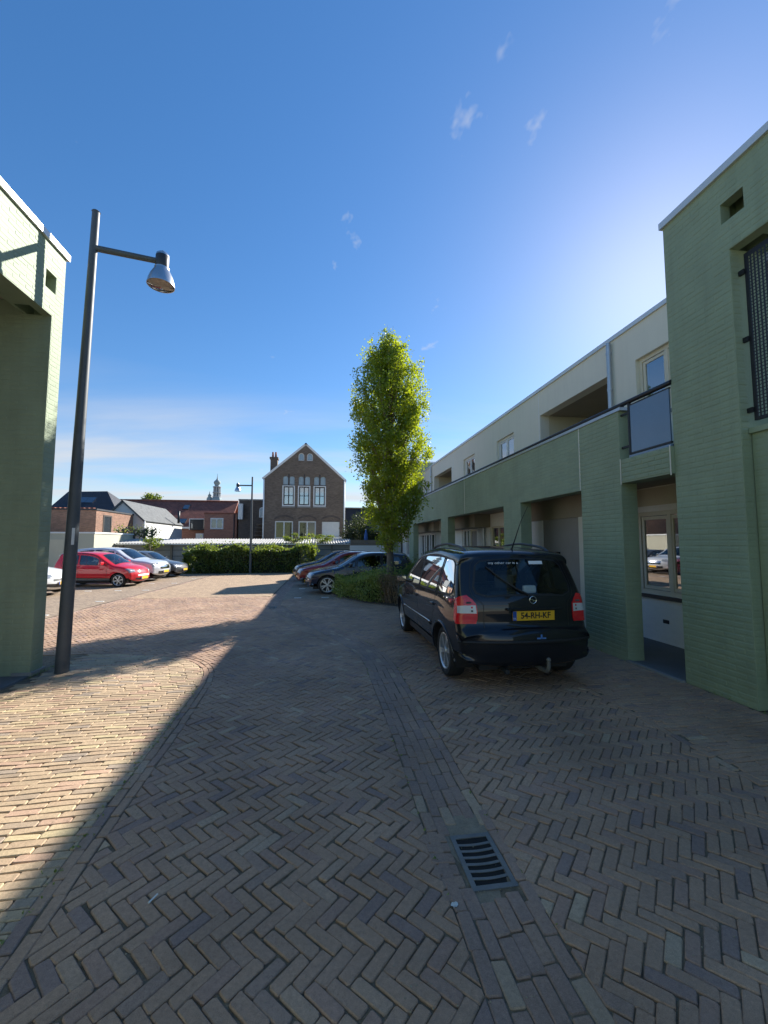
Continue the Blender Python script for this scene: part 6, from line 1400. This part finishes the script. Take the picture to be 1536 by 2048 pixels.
YK = 48.5; dk = thing('dark_annex', 'narrow dark brick annex with an arched window against the gable house', 'house', (0, 0, 0))
x0, x1 = at(478, 1005, YK)[0], at(530, 1005, YK)[0]; zt = at(500, 1001, YK)[1]
MB().box((x0, YK, GB), (x1, YK + 6, zt)).build('wall', 'dark_brick', dk); MB().box((x0 - 0.05, YK - 0.08, zt), (x1, YK + 6, zt + 0.15)).build('roof_edge', 'concrete', dk)
MB().box((at(478, 1020, YK)[0], YK - 0.5, at(480, 1039, YK)[1]), (at(487, 1020, YK)[0], YK - 0.01, at(480, 1008, YK)[1])).build('white_bay', 'frame_white', dk)
cx = at(524, 1025, YK)[0]; zb = at(524, 1035, YK)[1]; n = 10
w = MB().prism([(cx - 0.3, zb), (cx + 0.3, zb)] + [(cx + 0.3 * math.cos(math.pi * k / n), zb + 0.85 + 0.3 * math.sin(math.pi * k / n)) for k in range(n + 1)], 1, YK - 0.05, YK).build('window', 'frame_white', dk)
MB().prism([(cx - 0.22, zb + 0.08), (cx + 0.22, zb + 0.08)] + [(cx + 0.22 * math.cos(math.pi * k / n), zb + 0.85 + 0.22 * math.sin(math.pi * k / n)) for k in range(n + 1)], 1, YK - 0.06, YK - 0.051).build('pane', 'pale_pane', w)
for k in range(9):
    z = 0.3 + k * 0.42; xa_ = at(503, 1060, YK)[0] + k * 0.08; MB().box((xa_, YK - 0.9, z), (x1 - 0.15, YK - 0.02, z + 0.07)).build('stair_tread', 'timber', dk)
YT = 44.0; rt = thing('tiled_annex', 'dark tiled roof slope beside the gable house behind the shrubs', 'house', (0, 0, 0))
x0, x1 = at(690, 1020, YT)[0], at(775, 1020, YT)[0]; zt = at(700, 1017, YT + 3)[1]
slab('roof', rt, [(x0, YT, 2.6), (x1, YT, 2.6), (x1, YT + 3, zt), (x0, YT + 3, zt)], 0.2, 'tile_dark'); MB().box((x0, YT + 0.2, GB), (x1, YT + 3.5, 2.6)).build('wall', 'dark_brick', rt)
MB().box((x0, YT + 2.9, zt), (x1, YT + 3.2, zt + 0.12)).build('ridge', 'concrete', rt)
# fence of boards right of the shed
YF = 28.6; fe = thing('board_fence', 'weathered timber fence panel at the end of the corrugated shed', 'fence', (0, 0, 0))
x0, x1 = at(702, 1086, YF)[0], at(757, 1086, YF)[0]; zt = at(720, 1081, YF)[1]
for k in range(9):
    z = GB + 0.05 + k * (zt - GB) / 9.0; MB().box((x0, YF, z), (x1, YF + 0.03, z + (zt - GB) / 9.0 - 0.015)).build('board', 'timber', fe)
for x in (x0, (x0 + x1) / 2, x1): MB().box((x - 0.05, YF - 0.06, GB), (x + 0.05, YF, zt + 0.05)).build('post', 'timber', fe)
wb = thing('white_board_wall', 'low white wall in front of the timber fence beyond the parked cars', 'wall', (0, 0, 0)); x0, x1 = at(700, 1095, 27.6)[0], at(770, 1095, 27.6)[0]
MB().box((x0, 27.6, GB), (x1, 27.75, at(720, 1091, 27.6)[1])).build('wall', 'house_white', wb)
# closed blue parasol
px_, pz_ = at(732, 1058, 30.5); pa = thing('parasol', 'closed blue parasol standing among the shrubs beyond the fence', 'parasol', (px_, 30.5, GB))
MB().tube([(0, 0, 0), (0, 0, pz_ - GB)], 0.03, 8).build('pole', 'aluminium', pa); MB().lathe([(0.0, pz_ - GB), (0.05, pz_ - GB - 0.08), (0.14, pz_ - GB - 0.55), (0.16, pz_ - GB - 1.1), (0.05, pz_ - GB - 1.35)], 10).build('canopy', 'parasol', pa, smooth=True)
# church tower far off
YC = 220.0; ct = thing('church_tower', 'slender pale church tower with an onion-shaped lantern on the skyline', 'church tower', (at(433.5, 1000, YC)[0], YC, 0))
zc = lambda v: at(433, v, YC)[1]
w6 = 1.75
MB().box((-2.4, -2.4, GB), (2.4, 2.4, zc(1002))).build('shaft', 'tower_stone', ct)
MB().lathe([(3.0, zc(1003)), (2.6, zc(998)), (1.9, zc(994))], 8).build('skirt', 'tower_lead', ct)
oc = MB()
for k in range(8):
    a = 2 * math.pi * k / 8; oc.tube([(1.55 * math.cos(a), 1.55 * math.sin(a), zc(995)), (1.45 * math.cos(a), 1.45 * math.sin(a), zc(975))], 0.36, 6)
oc.build('lantern_columns', 'tower_stone', ct)
MB().lathe([(0.0, zc(996)), (1.1, zc(995)), (1.05, zc(975)), (0, zc(974))], 8).build('lantern_core', 'tower_lead', ct)
for v in (995, 986, 975): MB().lathe([(1.2, zc(v)), (2.1, zc(v)), (2.1, zc(v) + 0.45), (1.2, zc(v) + 0.45)], 16).build('gallery', 'tower_stone', ct)
MB().lathe([(1.5, zc(974)), (1.35, zc(972)), (1.05, zc(971)), (1.5, zc(968)), (1.75, zc(965.5)), (1.45, zc(962.5)), (0.7, zc(960)), (0.28, zc(957)), (0.12, zc(952)), (0.05, zc(947))], 16).build('onion_dome', 'tower_lead', ct, smooth=True)
tx_ = at(419, 1000, YC)[0] - at(433.5, 1000, YC)[0]
MB().lathe([(1.5, zc(1003)), (1.4, zc(997)), (0.7, zc(993)), (0.9, zc(991)), (0.3, zc(988)), (0.1, zc(983))], 10, mat=Matrix.Translation((tx_, 0, 0))).build('corner_turret', 'tower_lead', ct, smooth=True)
# ------------------------------------------------------------------ plants
def leaf_cloud(name, C, size, m, parent, seed=0, aspect=0.6, up=0.0, tint=None):
    """C: (n,3) leaf positions -> one mesh of small bent leaves"""
    rg = np.random.default_rng(seed); n = len(C)
    d = rg.normal(size=(n, 3)); d /= np.linalg.norm(d, axis=1)[:, None]
    nr = rg.normal(size=(n, 3)); nr[:, 2] += up; w = np.cross(d, nr); w /= np.linalg.norm(w, axis=1)[:, None] + 1e-9; nn = np.cross(w, d)
    s = size * rg.uniform(0.65, 1.35, n)[:, None]
    P0 = C - d * s * 0.5; P2 = C + d * s * 0.5; k = s * aspect * 0.5
    P1 = C + w * k + nn * s * 0.08; P3 = C - w * k + nn * s * 0.08
    V = np.stack([P0, P1, P2, P3], 1).reshape(-1, 3)
    me = bpy.data.meshes.new(name); me.vertices.add(4 * n); me.vertices.foreach_set('co', V.astype(np.float32).ravel())
    tri = (np.arange(n)[:, None] * 4 + np.array([0, 1, 2, 0, 2, 3])[None]).astype(np.int32).ravel()
    me.loops.add(6 * n); me.loops.foreach_set('vertex_index', tri); me.polygons.add(2 * n)
    me.polygons.foreach_set('loop_start', np.arange(0, 6 * n, 3, dtype=np.int32)); me.polygons.foreach_set('loop_total', np.full(2 * n, 3, np.int32))
    me.update(calc_edges=True)
    t = np.clip(rg.normal(0.45, 0.22, n) if tint is None else tint, 0, 1); at_ = me.attributes.new('tint', 'FLOAT', 'FACE'); at_.data.foreach_set('value', np.repeat(t, 2).astype(np.float32))
    return link(name, me, m, parent)
# columnar street tree
TX, TY = 1.99, 12.22; TZ = gz(TX, TY)
tree = thing('street_tree', 'upright columnar hornbeam tree with bright yellow-green leaves in the hedge bed', 'tree', (TX, TY, TZ))
rg = np.random.default_rng(11)
env_z = [1.35, 1.8, 2.3, 3.0, 4.2, 5.4, 6.3, 6.9, 7.35, 7.75, 8.0]; env_r = [0.16, 0.36, 0.62, 0.95, 1.14, 1.16, 1.06, 0.88, 0.62, 0.38, 0.12]
def env(z): return float(np.interp(z, env_z, env_r))
stem = [(0, 0, -0.1), (0.02, 0, 0.6), (0.0, 0.02, 1.6), (-0.05, 0.0, 3.2), (0.03, 0.03, 5.0), (0.0, 0, 7.6)]
tm = MB().tube(stem, [0.125, 0.105, 0.10, 0.08, 0.05, 0.012], 12); clusters = []
limbs = MB()
for i in range(84):
    z0 = 1.55 + 5.05 * (i / 84) ** 0.9; az = i * 2.39996 + rg.normal(0, 0.2); ln = rg.uniform(0.9, 2.1); z1 = min(z0 + ln, 7.9); r1 = env(z1) * rg.uniform(0.55, 1.02)
    if i % 9 == 0: r1 *= 1.12
    sx = float(np.interp(z0, [p[2] for p in stem], [p[0] for p in stem])); p0 = np.array((sx, 0, z0)); p2 = np.array((r1 * math.cos(az), r1 * math.sin(az), z1)); p1 = (p0 * 0.45 + p2 * 0.55) + np.array((math.cos(az), math.sin(az), -0.5)) * 0.18
    crv = [tuple((1 - t) ** 2 * p0 + 2 * t * (1 - t) * p1 + t * t * p2) for t in np.linspace(0, 1, 6)]
    limbs.tube(crv, [0.028, 0.024, 0.019, 0.014, 0.009, 0.005], 6)
    for t in np.linspace(0.22, 1.05, 15):
        q = (1 - t) ** 2 * p0 + 2 * t * (1 - t) * p1 + t * t * p2; clusters.append(q + rg.normal(0, 0.07 + 0.08 * t, 3))
for i in range(360):   # outer shell twigs
    z = rg.uniform(1.75, 7.6); r_ = env(z) * rg.uniform(0.72, 1.03) * (1 + 0.10 * math.sin(3.1 * z + 1) ); a = rg.uniform(0, 2 * math.pi); clusters.append(np.array((r_ * math.cos(a), r_ * math.sin(a), z)))
for i in range(26): clusters.append(np.array((rg.normal(0, 0.15), rg.normal(0, 0.15), rg.uniform(1.55, 2.3))))
clusters = np.array(clusters); tb = rg.normal(0.45, 0.16, len(clusters))
cnt = rg.integers(22, 54, len(clusters)); C = np.repeat(clusters, cnt, 0) + rg.normal(size=(cnt.sum(), 3)) * np.array((0.068, 0.068, 0.10)); T = np.repeat(tb, cnt) + rg.normal(0, 0.14, cnt.sum())
tm.build('trunk', 'trunk', tree, smooth=True); limbs.build('branches', 'twig', tree, smooth=True)
leaf_cloud('crown', C, 0.072, 'leaf_tree', tree, 5, 0.58, 0.3, T)
for (x, y, z, h) in ((-0.05, 0, 7.7, 0.75), (0.12, 0.05, 7.6, 0.85), (0.2, 0, 7.5, 0.6), (-0.2, 0.1, 7.3, 0.5), (0.98, 0.2, 6.2, 0.9), (-0.75, 0, 6.3, 0.7), (-1.05, -0.1, 4.3, 0.7)):
    MB().tube([(x, y, z - 0.3), (x + 0.03, y, z + h * 0.5), (x - 0.02 + 0.1 * x, y, z + h)], [0.008, 0.005, 0.002], 5).build('bare_twig', 'twig', tree)
# hedges
def pts_in_poly(poly, n, rg):
    xs = [p[0] for p in poly]; ys = [p[1] for p in poly]; out = []
    while len(out) < n:
        p = (rg.uniform(min(xs), max(xs)), rg.uniform(min(ys), max(ys)))
        if inside(p, poly): out.append(p)
    return out
def hedge(name, label, poly, h, n, size, leaf, seed, base=0.0, twigs=120, core=0.62, group=None, lump=0.12, cat='hedge', shoots=0):
    rg = np.random.default_rng(seed); cx = sum(p[0] for p in poly) / len(poly); cy = sum(p[1] for p in poly) / len(poly); zb = slope(cy) + base
    t = thing(name, label, cat, (cx, cy, zb), 0, group)
    top = lambda x, y: h * (1 - lump + lump * (math.sin(x * 3.1 + seed) + math.sin(y * 2.7 + x * 1.3)) * 0.5 + 0.0)
    C = []
    for p in pts_in_poly(poly, n, rg):
        # push most leaves towards the skin
        u = rg.random(); x, y = p
        if u < 0.55:
            i = rg.integers(len(poly)); a, b = poly[i], poly[(i + 1) % len(poly)]; L_ = math.hypot(b[0] - a[0], b[1] - a[1]); k = rg.random(); x, y = a[0] + (b[0] - a[0]) * k, a[1] + (b[1] - a[1]) * k
            q = abs(rg.normal(0, 0.10)); ddx, ddy = cx - x, cy - y; l = math.hypot(ddx, ddy) + 1e-6; x += ddx / l * (q - 0.04); y += ddy / l * (q - 0.04); z = rg.random() ** 0.8 * top(x, y)
        elif u < 0.9: z = top(x, y) - abs(rg.normal(0, 0.07)) + 0.03
        else: z = rg.random() * top(x, y)
        C.append((x - cx + 0.05 * math.sin(z * 9 + x * 7), y - cy + 0.04 * math.sin(z * 8 + y * 6), max(0.01, z)))
    C = np.array(C); C += rg.normal(0, 0.02, C.shape)
    if shoots:
        q = [(rg.choice(len(C))) for _ in range(shoots)]; tops = [C[k] for k in q if C[k][2] > h * 0.6]
        C = np.vstack([C] + [np.array(tp) + rg.normal(size=(26, 3)) * np.array((0.13, 0.1, 0.15)) + np.array((0, -0.03, 0.10)) for tp in tops])
    leaf_cloud('foliage', C, size, leaf, t, seed, 0.62, 0.5)
    b = MB()
    for p in pts_in_poly(poly, twigs, rg):
        x, y = p[0] - cx, p[1] - cy; hh = top(*p) * rg.uniform(0.7, 1.04); b.tube([(x * 0.85, y * 0.85, 0), (x * 0.95 + rg.normal(0, 0.05), y * 0.95 + rg.normal(0, 0.05), hh * 0.6), (x + rg.normal(0, 0.08), y + rg.normal(0, 0.08), hh)], [0.009, 0.006, 0.003], 4)
    b.build('twigs', 'twig', t)
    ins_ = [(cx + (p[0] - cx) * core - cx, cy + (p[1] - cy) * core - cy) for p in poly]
    MB().prism(ins_, 2, 0.0, h * core).build('dark_core', 'core_shade', t)  # solid near-black block in the foliage, its inner shade painted on
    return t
surf('core_shade', (0.012, 0.016, 0.006), 0.95, 0.4, 12, 60, 0.5, 0.02)  # colour of the hedge cores, dark to imitate shade among the leaves
bed_poly = [(0.32, 13.85), (0.62, 12.9), (1.25, 11.72), (2.15, 10.75), (3.45, 10.5), (3.75, 12.2), (3.7, 13.6)]
tag(MB().prism(bed_poly, 2, slope(12) - 0.3, slope(12) + 0.05).build('planting_bed', 'soil'), kind='structure')
tag(MB().prism([(bed_poly[k][0], bed_poly[k][1]) for k in range(7)], 2, slope(12) - 0.3, slope(12) + 0.03).build('kerb', 'concrete'), kind='structure').scale = (1, 1, 1)
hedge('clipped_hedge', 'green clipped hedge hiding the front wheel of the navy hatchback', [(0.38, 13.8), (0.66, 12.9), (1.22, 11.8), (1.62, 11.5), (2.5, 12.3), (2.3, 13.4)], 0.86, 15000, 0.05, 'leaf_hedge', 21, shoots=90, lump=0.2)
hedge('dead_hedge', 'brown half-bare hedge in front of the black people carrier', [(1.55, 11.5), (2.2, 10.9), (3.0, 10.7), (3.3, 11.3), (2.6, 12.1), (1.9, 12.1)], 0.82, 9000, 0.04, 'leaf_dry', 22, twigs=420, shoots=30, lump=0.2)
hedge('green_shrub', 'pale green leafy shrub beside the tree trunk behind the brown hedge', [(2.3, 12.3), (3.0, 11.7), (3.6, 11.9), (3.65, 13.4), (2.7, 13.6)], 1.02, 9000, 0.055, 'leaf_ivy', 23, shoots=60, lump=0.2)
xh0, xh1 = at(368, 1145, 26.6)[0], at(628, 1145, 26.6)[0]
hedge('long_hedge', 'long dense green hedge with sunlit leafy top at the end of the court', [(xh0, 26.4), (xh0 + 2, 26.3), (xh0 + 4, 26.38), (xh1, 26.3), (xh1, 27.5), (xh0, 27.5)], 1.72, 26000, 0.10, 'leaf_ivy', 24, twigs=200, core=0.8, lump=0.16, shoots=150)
# vines and shoots
def bush(name, label, c, r, n, size, leaf, seed, cat='shrub', trunk=True, group=None):
    rg = np.random.default_rng(seed); t = thing(name, label, cat, c, 0, group); k = max(6, n // 90); cl = rg.normal(size=(k, 3)); cl /= np.linalg.norm(cl, axis=1)[:, None]; cl *= rg.uniform(0.35, 1.0, k)[:, None] ** 0.6; cl = cl * np.array(r) + np.array((0, 0, r[2]))
    C = np.repeat(cl, 90, 0) + rg.normal(size=(k * 90, 3)) * np.array(r) * 0.17; C[:, 2] = np.maximum(C[:, 2], 0.02)
    leaf_cloud('foliage', C, size, leaf, t, seed, 0.6, 0.4)
    b = MB()
    for q in cl[:40]: b.tube([(q[0] * 0.1, q[1] * 0.1, 0), (q[0] * 0.5, q[1] * 0.5, q[2] * 0.6), tuple(q)], [0.02, 0.014, 0.006], 5)
    b.build('stems', 'twig', t); return t
for k, (u, v, Y, rx_, rz2, lab) in enumerate(((586, 1082, 29.3, 0.7, 0.35, 'vine shoots creeping over the shed roof below the first school window'), (640, 1081, 29.3, 0.9, 0.33, 'wider spread of vine leaves on the shed roof below the white blind'), (303, 1097, 28.4, 0.75, 0.45, 'leafy shoot rising behind the silver crossover against the shed'))):
    x, z = at(u, v, Y); bush('vine', lab, (x, Y, z - 0.15), (rx_, 0.5, rz2), 900, 0.10, 'leaf_ivy', 40 + k, 'vine')
x, z = at(722, 1080, 33); bush('dark_shrub', 'tall dark shrub between the gable house and the tree', (x - 0.1, 33, GB), (1.25, 1.0, 2.0), 9000, 0.13, 'leaf_dark', 51)
x, z = at(757, 1080, 34); bush('dark_shrub', 'dark bush partly hidden behind the street tree', (x, 34, GB), (1.0, 0.9, 1.75), 6000, 0.13, 'leaf_dark', 52)
x, z = at(303, 1000, 75); bush('distant_tree', 'round green tree top peeping over the red tiled roof', (x, 75, z - 2.2), (1.5, 1.5, 1.6), 3000, 0.28, 'leaf_ivy', 53, 'tree')
# pollarded espaliers above the shed
for k, (u, h) in enumerate(((245, 20), (267, 18), (287, 19), (303, 17))):
    x, z0 = at(u, 1078, 32.0); z1 = at(u, 1078 - h, 32.0)[1]
    t = thing('pollard_tree', ['pollarded stub tree nearest the brown brick house', 'bare second pollard before the white house', 'third pollard with leaf tufts before the white house', 'fourth pollard at the right end of the stub trees'][k], 'tree', (x, 32.0, GB), 0, 'pollarded trees above the shed'); b = MB().tube([(0, 0, 0), (0.05, 0, z0 - GB), (0, 0, z1 - GB)], [0.1, 0.08, 0.09], 8)
    for j in range(6):
        a = j * 1.1; zz_ = z0 - GB + (z1 - z0) * (0.2 + 0.13 * j); b.tube([(0, 0, zz_), (0.25 * math.cos(a) * (1 if j % 2 else -1), 0.1 * math.sin(a), zz_ + 0.08), (0.42 * math.cos(a) * (1 if j % 2 else -1), 0.1 * math.sin(a), zz_ + 0.25)], [0.05, 0.05, 0.06], 6)
    b.build('trunk', 'trunk', t, smooth=True); rgk = np.random.default_rng(60 + k); C = rgk.normal(size=(260 if k != 1 else 60, 3)) * np.array((0.33, 0.2, 0.26)) + np.array((0, 0, (z0 + z1) / 2 - GB + 0.1)); leaf_cloud('crown', C, 0.11, 'leaf_ivy', t, 70 + k)
# bicycle leaning in the arcade
bt = thing('bicycle', 'dark bicycle leaning in the arcade behind the black people carrier', 'bicycle', (3.75, 11.6, gz(3.75, 11.6)), R(80))
for x in (-0.52, 0.52):
    n = 28; wl_ = MB().tube([(x + 0.34 * math.cos(2 * math.pi * k / n), 0, 0.35 + 0.34 * math.sin(2 * math.pi * k / n)) for k in range(n + 1)], 0.018, 6).build('wheel', 'rubber', bt, smooth=True)
    s_ = MB()
    for k in range(12): a = 2 * math.pi * k / 12; s_.tube([(x, 0, 0.35), (x + 0.33 * math.cos(a), 0, 0.35 + 0.33 * math.sin(a))], 0.0025, 4)
    s_.build('spokes', 'aluminium', wl_)
MB().tube([(-0.52, 0, 0.35), (-0.15, 0, 0.30), (-0.25, 0, 0.85)], 0.016, 8).tube([(-0.15, 0, 0.30), (0.38, 0, 0.72), (0.42, 0, 0.95)], 0.018, 8).tube([(-0.23, 0, 0.72), (0.40, 0, 0.82)], 0.016, 8).tube([(-0.52, 0, 0.35), (-0.22, 0, 0.72)], 0.012, 8).tube([(0.40, 0, 0.85), (0.52, 0, 0.35)], 0.016, 8).build('frame', 'black_metal', bt, smooth=True)
MB().box((-0.40, -0.09, 0.86), (-0.12, 0.09, 0.93), bev=0.03).build('saddle', 'plastic_black', bt); MB().tube([(0.28, -0.28, 1.06), (0.42, -0.22, 1.08), (0.45, 0, 1.02), (0.42, 0.22, 1.08), (0.28, 0.28, 1.06)], 0.013, 8).tube([(0.42, 0, 0.9), (0.45, 0, 1.02)], 0.014, 8).build('handlebar', 'black_metal', bt, smooth=True)
MB().tube([(0.62, 0, 0.86), (0.62, 0, 1.05)], 0.06, 10).build('lamp', 'plastic_black', bt)

# weeds rooted where walls meet the paving and in a few joints
rgw = np.random.default_rng(91); Cw = []
def tuft(x, y, n, r, h):
    for _ in range(n): a = rgw.uniform(0, 6.28); q = r * rgw.random(); Cw.append((x + q * math.cos(a), y + q * math.sin(a), gz(x, y) + 0.004 + h * rgw.random()))
for _ in range(46): tuft(4.275 - abs(rgw.normal(0, 0.015)), rgw.choice([rgw.uniform(2.6, 4.5), rgw.uniform(5.3, 6.3), rgw.uniform(8.4, 9.3)]), rgw.integers(4, 16), 0.03, 0.035)
for _ in range(26): tuft(-3.56 + abs(rgw.normal(0, 0.02)), rgw.uniform(5.8, 6.4), rgw.integers(4, 12), 0.03, 0.03)
for _ in range(120):
    k = rgw.integers(10, 150); gx, gy = GUT_C[k]; tuft(gx + rgw.choice([-1, 1]) * (GUT_HW + 0.003) + rgw.normal(0, 0.006), gy, rgw.integers(2, 6), 0.012, 0.006)
for _ in range(150):
    k = rgw.integers(10, 75); gx, gy = SEAM_L[k]; tuft(gx + rgw.normal(0, 0.02), gy, rgw.integers(2, 5), 0.012, 0.006)
wo = leaf_cloud('weeds', np.array(Cw), 0.014, 'leaf_hedge', None, 92, 0.5, 0.6); tag(wo, 'tiny green weeds in paving joints and along the wall bases', 'weeds', kind='stuff')
